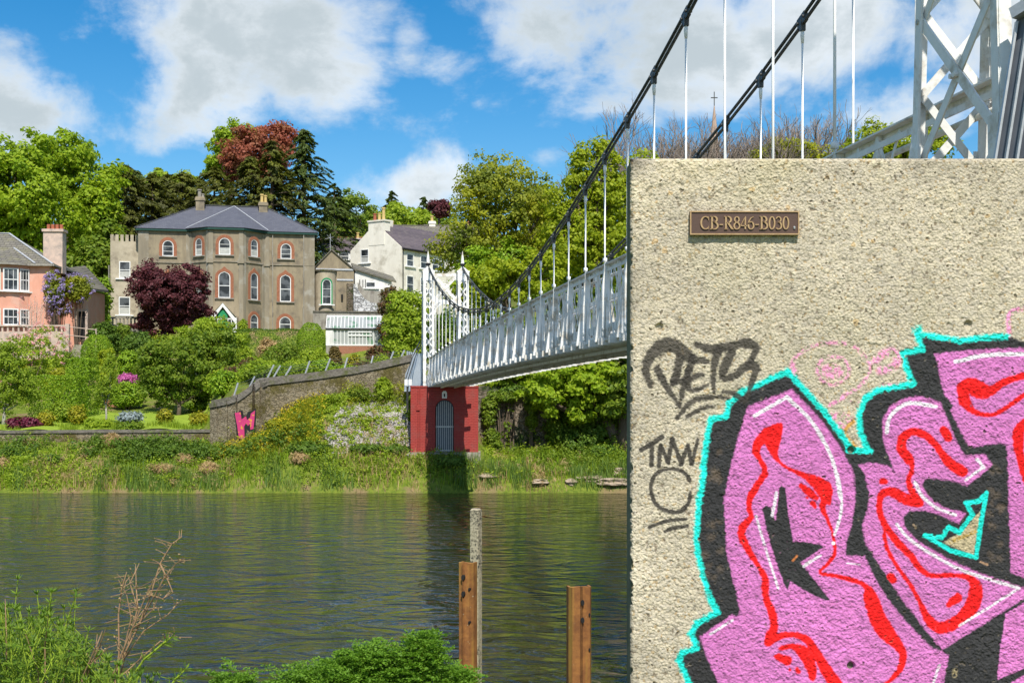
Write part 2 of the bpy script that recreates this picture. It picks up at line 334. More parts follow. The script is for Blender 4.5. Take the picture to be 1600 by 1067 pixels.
def build_terrain():
    ys = np.unique(np.concatenate([[-300, -100, -40, -15, -5, 0, 3, 5, 5.6, 6.3, 7, 8, 9, 10, 11.5, 13, 16, 20, 35, 50, 53], np.arange(54, 66, .25), [61.74, 61.76, 62.24, 62.26], np.arange(66, 130, 1.0), np.arange(130, 300, 10), [330, 400, 600, 1000, 1700, 2500]]))
    xs = np.unique(np.concatenate([[-2500, -1200, -500, -250, -120, -80, -60], np.arange(-50, 20, .5), np.arange(20, 60, 2), [80, 150, 300, 700, 1400, 2500]]))
    X, Y = np.meshgrid(xs, ys); Z = ground(X, Y)
    V = np.stack([X, Y, Z], -1).reshape(-1, 3); nx = len(xs)
    i, j = np.meshgrid(np.arange(len(ys) - 1), np.arange(nx - 1), indexing='ij'); a = (i * nx + j).ravel()
    F = np.stack([a, a + 1, a + nx + 1, a + nx], -1)
    m, T = newmat('grassy_earth'); tc = T.n('ShaderNodeTexCoord')
    n = T.n('ShaderNodeTexNoise', {'Vector': tc.outputs['Object'], 'Scale': .55, 'Detail': 8, 'Roughness': .65}); n2 = T.n('ShaderNodeTexNoise', {'Vector': tc.outputs['Object'], 'Scale': 5, 'Detail': 8, 'Roughness': .7})
    col = T.mix(T.sstep(n2.outputs[0], .35, .65), (.10, .15, .02), (.20, .24, .035))
    col = T.mix(T.sstep(n.outputs[0], .5, .62), col, (.24, .18, .09)); col = T.mix(T.sstep(n2.outputs[0], .6, .7), col, (.07, .09, .02))
    b = T.n('ShaderNodeBsdfPrincipled', {'Base Color': col, 'Roughness': .95, 'Specular IOR Level': .1})
    bp = T.n('ShaderNodeBump', {'Height': n2.outputs[0], 'Distance': .12}); T.link(bp.outputs[0], b.inputs['Normal']); fin(T, b.outputs[0])
    tag(npmesh('ground', V, F, m, smooth=True), 'grassy sloping ground of both river banks and the hillside', 'ground', kind='structure')
    m, T = newmat('river_water'); tc = T.n('ShaderNodeTexCoord')
    mp = T.n('ShaderNodeMapping', {'Vector': tc.outputs['Object'], 'Scale': (1.0, 1.5, 1), 'Rotation': (0, 0, R(14))})
    w1 = T.n('ShaderNodeTexNoise', {'Vector': mp.outputs[0], 'Scale': .55, 'Detail': 3, 'Roughness': .42, 'Distortion': 2.2}); w4 = T.n('ShaderNodeTexNoise', {'Vector': tc.outputs['Object'], 'Scale': 9, 'Detail': 3})
    w2 = T.n('ShaderNodeTexNoise', {'Vector': mp.outputs[0], 'Scale': 2.5, 'Detail': 4, 'Roughness': .5, 'Distortion': 1.0})
    w3 = T.n('ShaderNodeTexNoise', {'Vector': tc.outputs['Object'], 'Scale': .12, 'Detail': 2})
    calm = T.sstep(w3.outputs[0], .38, .62)
    h = T.math('ADD', T.math('ADD', T.math('MULTIPLY', w1.outputs[0], .20), T.math('MULTIPLY', w4.outputs[0], .004)), T.math('MULTIPLY', T.math('MULTIPLY', w2.outputs[0], .055), T.math('ADD', .35, calm)))
    bp = T.n('ShaderNodeBump', {'Height': h, 'Distance': 1.0, 'Strength': 1.0})
    b = T.n('ShaderNodeBsdfPrincipled', {'Base Color': (.020, .021, .007, 1), 'Roughness': .03, 'IOR': 1.40, 'Specular IOR Level': .7, 'Normal': bp.outputs[0]})
    fin(T, b.outputs[0])
    xs = [-2500, -200, -60, 0, 60, 200, 2500]; ys = [11.2, 20, 30, 45, 56.3]; V = []; F = []
    for y in ys:
        for x in xs: V.append((x, y, 0))
    for a in range(len(ys) - 1):
        for c in range(len(xs) - 1): k = a * len(xs) + c; F.append((k, k + 1, k + 1 + len(xs), k + len(xs)))
    tag(npmesh('river_water', np.array(V), np.array(F), m), 'dark green rippled river between the two banks', 'water', kind='structure')
build_terrain()

# ================================================================ suspension bridge
Y0 = 9.4; SL = .99
BR = thing('suspension_bridge', 'white iron suspension footbridge with lattice towers crossing the river', 'bridge', (5.353 - .1425 * Y0, Y0, ZC), math.atan(.1425))
HW = .779
def s_of(Y): return (Y - Y0) / SL
def rail_h(s):
    Y = Y0 + s * SL; return 2.2 - .42 * (max(0, Y - 20) / 39) ** 2 - .10 * (max(0, 16 - Y) / 6) ** 2 * 0
def bot_h(s): return rail_h(s) - 1.27 - .03 * 0
CT = np.array([(8.7, 7.0), (9.4, 6.85), (10.5, 6.5), (11.68, 6.1), (13.3, 5.66), (15, 5.24), (16.66, 4.85), (18.26, 4.51), (19.9, 4.22), (21.5, 3.96), (23.06, 3.71), (24.65, 3.475), (26.24, 3.26), (27.8, 3.08), (29.46, 2.91), (30.9, 2.79), (32.56, 2.67), (36.1, 2.56), (39.5, 2.64), (42.9, 2.88), (45.6, 3.17), (48.3, 3.55), (52.9, 4.42), (56.86, 5.35), (59.2, 6.0)])
def cab_h(s): return float(np.interp(Y0 + s * SL, CT[:, 0], CT[:, 1]))
S_END = s_of(59.2); HS = [s_of(11.68 + 1.61 * n) for n in range(30)]; HS = [s for s in HS if s < S_END - .7]
def build_bridge():
    # towers
    for tw, s0 in (('near', -.54), ('far', S_END)):
        top = 6.35 if tw == 'near' else 5.75
        base = bot_h(s0) - .05
        if tw == 'near': base = .35
        T_ = thing('tower', None, None, (0, s0, 0)); T_.parent = BR
        for sd_ in (-1, 1):
            tc = sd_ * (HW + .02); leg = MB(); a = .085 if tw == 'near' else .11; th = .018
            D0, D1, W0, W1 = (1.38 if tw == 'near' else 1.2), .75, (.60 if tw == 'near' else .50), (.56 if tw == 'near' else .48)
            def cor(i, j, h):
                f = (h - base) / (top - base); return (tc + i * (W0 + (W1 - W0) * f) / 2, j * (D0 + (D1 - D0) * f) / 2, h)
            for i in (-1, 1):
                for j in (-1, 1):
                    p, q = cor(i, j, base), cor(i, j, top)
                    leg.bar((p[0] - i * a / 2, p[1], p[2]), (q[0] - i * a / 2, q[1], q[2]), a, th, up=(0, 1, 0))
                    leg.bar((p[0], p[1] - j * a / 2, p[2]), (q[0], q[1] - j * a / 2, q[2]), th, a, up=(0, 1, 0))
                    mid = cor(i, j, base + 1.45)
                    leg.bar((p[0] - i * .05, p[1] + j * .012, p[2]), (mid[0] - i * .05, mid[1] + j * .012, mid[2]), .125, .02, up=(0, 1, 0))
                    leg.bar((p[0] + i * .012, p[1] - j * .06, p[2]), (mid[0] + i * .012, mid[1] - j * .06, mid[2]), .02, .135, up=(0, 1, 0))
            leg.build('leg', M['white_paint'], T_)
            lat = MB(); nF = int(round((top - base) / .62)); hs = np.linspace(base + .05, top - .05, nF + 1)
            for k in range(nF):                                     # front and rear faces: small crosses
                for j in (-1, 1):
                    A, B, C, D = cor(-1, j, hs[k]), cor(1, j, hs[k]), cor(-1, j, hs[k + 1]), cor(1, j, hs[k + 1])
                    o = -j * .03
                    for (p, q, oo) in ((A, D, o), (B, C, o - j * .016)):
                        m1 = (p[0] * .94 + q[0] * .06, p[1] + oo, p[2]); m2 = (q[0] * .94 + p[0] * .06, q[1] + oo, q[2]); lat.bar(m1, m2, .06, .012, up=(0, 1, 0))
            nS = int(round((top - base) / 1.08)); hs = np.linspace(base + .12, top - .1, nS + 1)
            if tw == 'near': nS = 5; hs = np.array([.64 + 1.03 * q for q in range(6)])
            for k in range(nS):
                for i in (-1, 1):
                    A, B, C, D = cor(i, -1, hs[k]), cor(i, 1, hs[k]), cor(i, -1, hs[k + 1]), cor(i, 1, hs[k + 1])
                    for (p, q, oo) in ((A, D, 0), (B, C, .016)):
                        e = -i * (.018 + oo); lat.bar((p[0] + e, p[1] * .93, p[2]), (q[0] + e, q[1] * .93, q[2]), .012, .075, up=np.cross(np.subtract(q, p), (1, 0, 0)))
                        for pp in (p, q, tuple((np.array(p) + np.array(q)) / 2)):
                            lat.tube([(pp[0] + e, pp[1] * .93, pp[2]), (pp[0] + i * .02, pp[1] * .93, pp[2])], .019, 8)
            lat.build('lattice', M['white_paint'], T_)
            cp = MB(); cp.box(tc - .29, tc + .29, -.38, .38, top, top + .06); cp.prism([(tc - .26, top + .06), (tc + .26, top + .06), (tc + .09, top + .22), (tc - .09, top + .22)], lambda u, v: (u, -.16, v), lambda u, v: (u, .16, v))
            cp.box(tc - .27, tc + .27, -.40, -.37, top - .42, top); cp.box(tc - .27, tc + .27, .37, .40, top - .42, top); cp.build('cap', M['white_paint'], T_)
            fi = MB(); fi.lathe((tc, 0, top + .22), [(.075, 0), (.055, .06), (.05, .1)], 10); fi.lathe((tc, 0, top + .42), [(.085, 0), (.075, .05), (.055, .28), (.02, .50), (.004, .58)], 10); fo = fi.build('finial', M['white_paint'], T_, smooth=False)
            MB().lathe((tc, 0, top + .3), [(.05, 0), (.105, .03), (.115, .07), (.09, .12), (.05, .14)], 12).build('ball', M['dark'], fo, smooth=True)
            if tw == 'near': MB().box(tc - .37, tc + .37, -.68, .68, base - .12, base).build('base_plate', M['boulder'], T_)
        # portal bracing between the legs
        x0 = HW - (.28 if tw == 'near' else .22); br = MB(); zt = top - .12; zb = top - 1.32
        for z in (zt, zb): br.box(-x0, x0, -.05, .05, z - .075, z + .075)
        for y in (-.03, .03):
            br.bar((-x0, y, zb), (x0, y, zt), .13, .012, up=(0, 1, 0)); br.bar((-x0, y + .014, zt), (x0, y + .014, zb), .13, .012, up=(0, 1, 0))
        for sx in (-1, 1):
            for sz in (-1, 1):
                pts = [(sx * (x0 * .12), 0, (zt + zb) / 2 + sz * .32), (sx * x0 * .3, 0, (zt + zb) / 2 + sz * .27), (sx * x0 * .42, 0, (zt + zb) / 2 + sz * .38)]
                br.tube([(p[0], 0, p[2]) for p in pts], .022, 6)
        cpts = [(.17 * cos(a), 0, (zt + zb) / 2 + .17 * sin(a)) for a in np.linspace(0, 2 * pi, 17)]; br.tube(cpts, .035, 6, False)
        for sx in (-1, 1):
            for zc2, sg in ((zt, -1), (zb, 1)): br.prism([(sx * x0, zc2), (sx * (x0 - .30), zc2), (sx * x0, zc2 + sg * .30)], lambda u, v: (u, -.045, v), lambda u, v: (u, -.03, v))
            br.prism([(sx * x0, zb), (sx * (x0 - .32), zb - .08), (sx * x0, zb - .5)], lambda u, v: (u, -.045, v), lambda u, v: (u, -.03, v))
        rr = x0; arch = [(-rr * cos(t), 0, zb - .62 + .55 * sin(t)) for t in np.linspace(0, pi, 17)]
        for p, q in zip(arch[:-1], arch[1:]): br.bar(p, q, .15, .09, up=(0, 1, 0))
        br.build('portal_brace', M['white_paint'], T_)
    # cables: twin wire ropes
    cs = [-.15] + HS + [S_END]
    cs[0] = -.64
    for sd_ in (-1, 1):
        t = sd_ * HW; cb = MB()
        for dz in (-.05, .05): cb.tube([(t, s, cab_h(s) + dz) for s in cs], .0235, 8)
        c = cb.build('cable', M['iron_dark'], BR, smooth=True)
    # hangers with clamps
    for sd_ in (-1, 1):
        t = sd_ * HW
        for s in HS:
            zc_ = cab_h(s); zb = bot_h(s) + .05; h = MB(); h.tube([(t, s, zc_ - .27), (t, s, zb)], .0145, 7)
            h.tube([(t, s, zc_ - .12), (t, s, zc_ - .2), (t, s, zc_ - .3)], [.018, .030, .018], 8); h.tube([(t, s, rail_h(s) + .04), (t, s, rail_h(s) + .1)], .04, 8)
            ho = h.build('hanger', M['white_far'], BR, smooth=True)
            sl = (cab_h(s + .2) - cab_h(s - .2)) / .4; cl = MB()
            cl.bar((t, s - .13, zc_ - .13 * sl), (t, s + .13, zc_ + .13 * sl), .05, .135); cl.box(t - .032, t + .032, s - .035, s + .035, zc_ - .14, zc_ + .0)
            for e in (-.1, .1): cl.tube([(t - .05, s + e, zc_ + e * sl), (t + .05, s + e, zc_ + e * sl)], .02, 6)
            cl.build('clamp', M['iron_dark'], ho)
    # deck and cross beams
    dk = MB(); ss = np.linspace(-.9, S_END + .6, 62)
    for a, b in zip(ss[:-1], ss[1:]):
        za, zb = bot_h(a) + .10, bot_h(b) + .10
        dk.add([(-HW + .06, a, za - .05), (HW - .06, a, za - .05), (HW - .06, b, zb - .05), (-HW + .06, b, zb - .05), (-HW + .06, a, za), (HW - .06, a, za), (HW - .06, b, zb), (-HW + .06, b, zb)],
               [(0, 3, 2, 1), (4, 5, 6, 7), (0, 4, 7, 3), (1, 2, 6, 5)])
    dk.build('deck', M['deck_under'], BR)
    cbm = MB()
    for k, s in enumerate(np.arange(HS[0] - .805 * 2, S_END - .2, .805)):
        z = bot_h(s); cbm.box(-HW - .14, HW + .30, s - .04, s + .04, z - .075, z + .045)
    for sx in (-.3, .3):
        for a, b in zip(ss[:-1], ss[1:]): cbm.bar((sx, a, bot_h(a) - .11), (sx, b, bot_h(b) - .11), .06, .06)
    cbm.build('cross_beams', M['white_paint'], BR)
    # parapet trusses
    for sd_ in (-1, 1):
        t = sd_ * (HW - .045)
        pr = thing('parapet', None, None); pr.parent = BR
        ch = MB(); cb_ = MB(); ss2 = np.arange(-.75, S_END + .3, .805)
        for a, b in zip(ss2[:-1], ss2[1:]):
            ra, rb, ba, bb = rail_h(a), rail_h(b), bot_h(a), bot_h(b)
            ch.bar((t, a, ra), (t, b, rb), .10, .016); ch.bar((t - sd_ * .045, a, ra - .045), (t - sd_ * .045, b, rb - .045), .014, .075)
            ch.bar((t + sd_ * .01, a, ra - .10), (t + sd_ * .01, b, rb - .10), .012, .05)
            cb_.bar((t, a, ba + .06), (t, b, bb + .06), .014, .10); cb_.bar((t + sd_ * .035, a, ba + .01), (t + sd_ * .035, b, bb + .01), .07, .014)
            cb_.bar((t - sd_ * .02, a, ba + .22), (t - sd_ * .02, b, bb + .22), .02, .14)
        ch.build('top_chord', M['white_paint'], pr); cb_.build('bottom_chord', M['white_paint'], pr)
        hr = MB(); hr.tube([(t - sd_ * .12, s, rail_h(s) - .16) for s in ss2], .028, 8); hr.build('handrail', M['white_paint'], pr, smooth=True)
        tr = MB(); tr.tube([(t, s, rail_h(s) + .028) for s in ss2], .0, 4) if 0 else None
        w = .805
        for k, s in enumerate([HS[0] - 1.626] + HS):
            r_, b_ = rail_h(s), bot_h(s); o = sd_
            po = MB()                                  # tapered outrigger: wide at the deck beam, narrow at the rail, with its upright
            po.add([(t, s - .035, r_ - .02), (t + o * .05, s - .035, r_ - .02), (t + o * .22, s - .035, b_ - .02), (t + o * .08, s - .035, b_ - .02),
                    (t, s + .035, r_ - .02), (t + o * .05, s + .035, r_ - .02), (t + o * .22, s + .035, b_ - .02), (t + o * .08, s + .035, b_ - .02)],
                   [(0, 1, 2, 3), (7, 6, 5, 4), (0, 4, 5, 1), (1, 5, 6, 2), (2, 6, 7, 3), (3, 7, 4, 0)])
            po.box(t - .035, t + .035, s - .032, s + .032, b_ + .02, r_ - .01)
            po.tube([(t + o * .09, s - .02, b_ + .10), (t + o * .09, s - .06, b_ + .10)], .022, 6); po.tube([(t + o * .09, s - .02, b_ + .2), (t + o * .08, s - .06, b_ + .2)], .022, 6)
            po.build('post', M['white_paint'], pr)
            s2 = s + w; po = MB(); po.box(t - .012, t + .012, s2 - .028, s2 + .028, bot_h(s2) + .02, rail_h(s2) - .01)
            po.box(t - o * .03 - .01, t - o * .03 + .01, s2 - .012, s2 + .012, bot_h(s2) + .02, rail_h(s2) - .01); po.build('stanchion', M['white_paint'], pr)
        la = MB()
        for k, s in enumerate(np.arange(HS[0] - 1.626, S_END - .3, w / 2)):
            z0, z1 = bot_h(s) + .08, rail_h(s) - .04
            la.bar((t + sd_ * .006, s, z0), (t + sd_ * .006, s + w, z1), .008, .036, up=(1, 0, 0) if 0 else (0, -1, .6)); la.bar((t - sd_ * .006, s + w, z0), (t - sd_ * .006, s, z1), .008, .036, up=(0, 1, .6))
        la.build('lattice', M['white_paint'], pr)
    # far approach ramp side panels
    rp = MB()
    for sx, dx in ((-1, -.55), (1, .4)):
        a = S_END + .5; b = S_END + 4.6
        rp.add([(sx * (HW + .1), a, .55), (sx * (HW + .1) + dx, b, .75), (sx * (HW + .1) + dx, b, 2.25), (sx * (HW + .1), a, 1.95),
                (sx * (HW + .14), a, .55), (sx * (HW + .14) + dx, b, .75), (sx * (HW + .14) + dx, b, 2.25), (sx * (HW + .14), a, 1.95)],
               [(0, 1, 2, 3), (7, 6, 5, 4), (0, 4, 5, 1), (1, 5, 6, 2), (2, 6, 7, 3), (3, 7, 4, 0)])
        for k in range(9):
            y = a + (b - a) * k / 8; x = sx * (HW + .16) + dx * k / 8; rp.box(x - .02, x + .02, y - .03, y + .03, .6 + .02 * k, 1.97 + .037 * k)
    rp.build('ramp_panels', M['panel_blue'], BR)
    fl = MB(); a = S_END + .4
    fl.add([(-HW - .2, a, .3), (-HW - 1.05, a + .9, .25), (-HW - .95, a + 1.6, 1.1), (-HW - .55, a + 1.2, 2.0), (-HW - .2, a + .1, 2.05),
            (-HW - .2, a + .05, .3), (-HW - 1.05, a + .95, .25), (-HW - .95, a + 1.65, 1.1), (-HW - .55, a + 1.25, 2.0), (-HW - .2, a + .15, 2.05)],
           [(0, 1, 2, 3, 4), (9, 8, 7, 6, 5), (0, 5, 6, 1), (1, 6, 7, 2), (2, 7, 8, 3), (3, 8, 9, 4), (4, 9, 5, 0)])
    fl.build('wing_panel', M['panel_blue'], BR)
    rd = MB(); rd.add([(-HW - .1, S_END, .56), (HW + .1, S_END, .56), (HW + .5, S_END + 4.7, .76), (-HW - .65, S_END + 4.7, .76), (-HW - .1, S_END, .36), (HW + .1, S_END, .36), (HW + .5, S_END + 4.7, .3), (-HW - .65, S_END + 4.7, .3)],
                      [(0, 1, 2, 3), (7, 6, 5, 4), (0, 4, 5, 1), (1, 5, 6, 2), (2, 6, 7, 3), (3, 7, 4, 0)]); rd.build('ramp_slab', M['plinth'], BR)
build_bridge()

def corrugated_panel():
    # steel cladding of the near stair, left side, leaning outwards at the bottom
    t = thing('stair_cladding', 'dark grey ribbed metal stair side with sloping top rail beside the near tower', 'cladding panel', (3.51, 7.1, ZC + .35))
    pb = MB(); rb = MB(); tr = MB(); t2 = MB()
    def base(u, z):                    # u: 0 (far end) .. 1 (near end), z height
        top = 2.3 - .25 * 0
        x = -.66 + 1.5 * u + z * .15; y = .9 - 2.2 * u
        return np.array((x, y, z))
    n = 34
    for k in range(n):
        u0, u1 = k / n, (k + 1) / n; h0 = 2.0 + .9 * u0; h1 = 2.0 + .9 * u1
        pb.add([base(u0, 0), base(u1, 0), base(u1, h1), base(u0, h0)] + [base(u0, 0) + (.03, .03, 0), base(u1, 0) + (.03, .03, 0), base(u1, h1) + (.03, .03, 0), base(u0, h0) + (.03, .03, 0)],
               [(0, 1, 2, 3), (7, 6, 5, 4), (0, 4, 5, 1), (1, 5, 6, 2), (2, 6, 7, 3), (3, 7, 4, 0)])
        um = u0 + .006; rb.bar(base(um, .02) + (-.03, -.02, 0), base(um, 1.98 + .9 * um) + (-.012, -.01, 0), .014, .03, up=(0, 1, 0))
        tr.bar(base(u0, h0 + .03) + (-.02, -.02, 0), base(u1, h1 + .03) + (-.02, -.02, 0), .10, .07)
        t2.bar(base(u0, .06) + (-.04, -.03, 0), base(u1, .06) + (-.04, -.03, 0), .06, .04)
    pb.build('panel', M['panel_grey'], t); rb.build('ribs', M['galv'], t); tr.build('top_rail', M['galv'], t); t2.build('bottom_rail', M['galv'], t)
    f = MB(); f.box(-.75, 1.1, -1.6, 1.1, -1.95, 0); f.build('stair_block', M['plinth'], t)
corrugated_panel()

def pier(Yf, label, group, base_h, top_h, detail=True):
    cx = 5.353 - .1425 * (Yf + 1.3) ; hw = 1.53
    t = thing('brick_pier', label, 'bridge pier', (cx, Yf + 1.3, ZC + base_h), R(1.5))
    H = top_h - base_h; b = MB(); dw, dh = .42, 2.38
    if not detail:
        b.box(-hw, hw, -1.3, 1.3, 0, H); b.build('brickwork', M['pier_red'], t); return t
    # front wall with an arched opening
    arc = [(dw * cos(a), dh - dw * 1.0 + dw * 1.0 * sin(a)) for a in np.linspace(0, pi, 13)]
    out = [(-hw, 0), (-dw, 0)] + [(-x, z) for x, z in arc] + [(dw, 0), (hw, 0), (hw, H), (-hw, H)]
    b.prism(out, lambda u, v: (u, -1.3, v), lambda u, v: (u, -1.05, v))
    b.box(-hw, -hw + .25, -1.05, 1.3, 0, H); b.box(hw - .25, hw, -1.05, 1.3, 0, H); b.box(-hw + .25, hw - .25, 1.05, 1.3, 0, H); b.box(-hw + .25, hw - .25, -1.05, 1.05, H - .2, H)
    b.build('brickwork', M['pier_red'], t)
    c = MB(); c.box(-hw - .02, hw + .02, -1.325, 1.32, H - .07, H + .0); c.build('coping', M['pier_red'], t)
    p = MB(); p.box(-hw - .1, hw + .1, -1.45, 1.4, -1.2, 0); p.build('plinth', M['plinth'], t)
    d = MB(); arc2 = [(.40 * cos(a), dh - .42 + .40 * sin(a)) for a in np.linspace(0, pi, 13)]
    d.prism([(.40, .02)] + arc2 + [(-.40, .02)], lambda u, v: (u, -1.12, v), lambda u, v: (u, -1.09, v)); dd = d.build('door', M['gate_blue'], t)
    g = MB()
    for k in range(9):
        x = -.36 + .09 * k; zt = dh - .44 + sqrt(max(.0, .38 ** 2 - x * x)); g.box(x - .011, x + .011, -1.165, -1.145, .03, zt)
    g.box(-.40, .40, -1.17, -1.14, 1.12, 1.18); g.box(-.40, .40, -1.17, -1.14, .05, .1); g.build('grille', M['galv'], dd)
    l = MB(); l.box(-.11, .11, -1.36, -1.3, dh + .06, dh + .32); l.prism([(-.11, dh + .32), (.11, dh + .32), (.05, dh + .39), (-.05, dh + .39)], lambda u, v: (u, -1.36, v), lambda u, v: (u, -1.3, v)); lo = l.build('notice_plate', M['white_far'], t)
    MB().box(-.03, .03, -1.372, -1.362, dh + .12, dh + .27).build('symbol', M['dark'], lo)
    k = MB()
    for i, x in enumerate((-1.2, -1.12)): k.tube([(x, -1.32, 0), (x, -1.32, H)], .015, 5)
    k.box(-1.27, -1.1, -1.36, -1.31, 1.9, 2.15); k.build('conduit', M['pier_red'], t)
    return t
pier(57.95, 'square red brick pier with arched grey gate under the far tower', None, -2.5, .50)
pier(8.1, 'red brick pier hidden behind the concrete wall under the near tower', None, -3.6, .2, False)
# small insulators / cable clamps left of the pier
t = thing('cable_bracket', 'pair of white cable clamps on a black bracket left of the red pier', 'bracket', P(637, 600, 58.6))
b = MB(); b.box(-.14, .0, -.06, .06, -.05, .22); b.box(.05, .19, -.06, .06, -.05, .22); b.build('clamp_block', M['white_far'], t)
b = MB(); b.tube([(.02, 0, .2), (.25, .9, 1.2), (.5, 2.2, 2.0)], .025, 5); b.tube([(-.1, 0, .2), (.15, .9, 1.25), (.4, 2.2, 2.05)], .025, 5); b.tube([(-.02, .1, -.1), (-.02, .1, -1.2)], .05, 6); b.build('stay', M['iron_dark'], t)

# ================================================================ concrete wall with sprayed mural
YW = 4.2; PXM = YW / 2000       # metres per photo pixel on the wall
def build_wall():
    x0, zT = (985 - 800) * PXM, ZC + (620 - 247) * PXM
    xs = np.concatenate([np.arange(x0, 1.72, .0021), np.arange(1.74, 5.2, .03)])
    zs = np.concatenate([np.arange(zT - 2.5, zT - 1.76, .03), np.arange(zT - 1.75, zT, .0021), [zT]])
    X, Z = np.meshgrid(xs, zs)
    PX = 800 + X / PXM; PY = 620 - (Z - ZC) / PXM
    sh = X.shape
    def blur(a, k):
        ker = np.ones(k) / k
        for _ in range(2):
            a = np.apply_along_axis(lambda r: np.convolve(np.pad(r, (k // 2, k - 1 - k // 2), mode='edge'), ker, 'valid'), 0, a)
            a = np.apply_along_axis(lambda r: np.convolve(np.pad(r, (k // 2, k - 1 - k // 2), mode='edge'), ker, 'valid'), 1, a)
        return a / (a.std() + 1e-9)
    r0 = rng.standard_normal(sh)
    n1 = blur(r0, 2); n3 = blur(rng.standard_normal(sh), 4); n9 = blur(rng.standard_normal(sh), 9); n40 = blur(rng.standard_normal(sh), 61)
    agg = .0003 * n1 + .00045 * n3 + .00045 * n9
    agg = agg * (1 + .25 * np.clip(n40, -1.5, 1.5)); pits = -.004 * np.clip(n3 + n9 * .5 + n1 * .3 - 2.3, 0, 1.2)
    hgt = agg + pits
    for hx, hy in ((1030, 511), (1513, 507), (1330, 1040), (1331, 703)):
        d = np.hypot(PX - hx, PY - hy); hgt -= .012 * np.clip((7 - d) / 2.2, 0, 1)
    # ----- paint
    Cb = np.ones(sh + (3,)) * np.array((.53, .475, .365))
    Cb *= (1 + .05 * n9 + .06 * n3 + .05 * n1 + .05 * n40)[..., None]
    peb = n3 + .5 * n1
    Cb = np.where((peb > 2.0)[..., None], Cb * .72, Cb); Cb = np.where((peb < -2.1)[..., None], Cb * np.array((.62, .58, .55)), Cb)
    Cb = np.where(((n9 > 2.75))[..., None], Cb * np.array((.95, .80, .60)), Cb)
    yel = np.clip(n40 * .5 + .1, 0, 1)[..., None] * .18 * np.clip((400 - PY) / 150, 0, 1)[..., None]; Cb = Cb * (1 - yel) + np.array((.42, .36, .12)) * yel
    part = np.zeros(sh, np.int8)
    A_ = lambda p: (1000 + p[0] / 3.81, 500 + p[1] / 3.81); B_ = lambda p: (1200 + p[0] / 3.81, 460 + p[1] / 3.81)
    C_ = lambda p: (1000 + p[0] / 3.2625, 740 + p[1] / 3.2625); D_ = lambda p: (1200 + p[0] / 2.9075, 700 + p[1] / 2.9075)
    def ct(f, pts): return [f(p) for p in pts]
    rowpy = PY[:, 0]; colpx = PX[0]
    def window_(x_a, x_b, y_a, y_b):
        c0, c1 = np.searchsorted(colpx, [x_a, x_b]); r1 = len(rowpy) - np.searchsorted(rowpy[::-1], y_a); r0_ = len(rowpy) - np.searchsorted(rowpy[::-1], y_b)
        return slice(max(r0_, 0), max(r1, 0)), slice(c0, c1)
    fuzz = .9 * n3 + .5 * n1
    def apply_(w, cov, col, pid, dust=0):
        if dust: cov = cov * np.clip(.5 + (n3[w] + n1[w] * .6 + dust), 0, 1)
        else: cov = cov * np.clip(1.25 + .35 * np.minimum(-np.abs(n3[w]) + 1.6, .2), 0, 1)
        cv = cov[..., None]; var = (1 + .03 * n9[w] + .08 * n3[w] + .05 * n40[w])[..., None]
        Cb[w] = Cb[w] * (1 - cv) + np.array(col) * var * cv
        if pid: part[w] = np.where(cov > .35, pid, part[w])
    def stroke(pts, col, wid=None, soft=1.0, pid=1, dust=0, op=1.0):
        """pts (x,y) or (x,y,r) in photo pixels"""
        pts = [tuple(p) + ((wid,) if len(p) == 2 else ()) for p in pts]; P3 = np.array(pts, float)
        if len(P3) > 2:            # Catmull-Rom smoothing
            q = np.vstack([2 * P3[0] - P3[1], P3, 2 * P3[-1] - P3[-2]]); out = []
            for i in range(1, len(q) - 2):
                for t in np.linspace(0, 1, 6, endpoint=False):
                    out.append(.5 * ((2 * q[i]) + (-q[i - 1] + q[i + 1]) * t + (2 * q[i - 1] - 5 * q[i] + 4 * q[i + 1] - q[i + 2]) * t * t + (-q[i - 1] + 3 * q[i] - 3 * q[i + 1] + q[i + 2]) * t ** 3))
            out.append(q[-2]); P3 = np.array(out)
        mr = P3[:, 2].max() + 4 * soft + 2
        w = window_(P3[:, 0].min() - mr, P3[:, 0].max() + mr, P3[:, 1].min() - mr, P3[:, 1].max() + mr)
        x, y = PX[w], PY[w]
        if x.size == 0: return
        sd_ = np.full(x.shape, 1e9)
        for a, b in zip(P3[:-1], P3[1:]):
            d = b[:2] - a[:2]; l2 = d.dot(d) + 1e-9; t = np.clip(((x - a[0]) * d[0] + (y - a[1]) * d[1]) / l2, 0, 1)
            sd_ = np.minimum(sd_, np.hypot(x - a[0] - t * d[0], y - a[1] - t * d[1]) - (a[2] + t * (b[2] - a[2])))
        cov = np.clip(.5 - (sd_ + fuzz[w] * soft * .45) / (2 * soft), 0, 1) * op
        apply_(w, cov, col, pid, dust)
    def poly(pts, col, soft=.8, pid=1, smooth=False, dust=0):
        Pp = np.array(pts, float)
        if smooth:
            n = len(Pp); out = []
            for i in range(n):
                p0, p1, p2, p3 = Pp[i - 1], Pp[i], Pp[(i + 1) % n], Pp[(i + 2) % n]
                for t in np.linspace(0, 1, 6, endpoint=False):
                    out.append(.5 * ((2 * p1) + (-p0 + p2) * t + (2 * p0 - 5 * p1 + 4 * p2 - p3) * t * t + (-p0 + 3 * p1 - 3 * p2 + p3) * t ** 3))
            Pp = np.array(out)
        w = window_(Pp[:, 0].min() - 4, Pp[:, 0].max() + 4, Pp[:, 1].min() - 4, Pp[:, 1].max() + 4); x, y = PX[w], PY[w]
        if x.size == 0: return
        ins = np.zeros(x.shape, bool); dd = np.full(x.shape, 1e9)
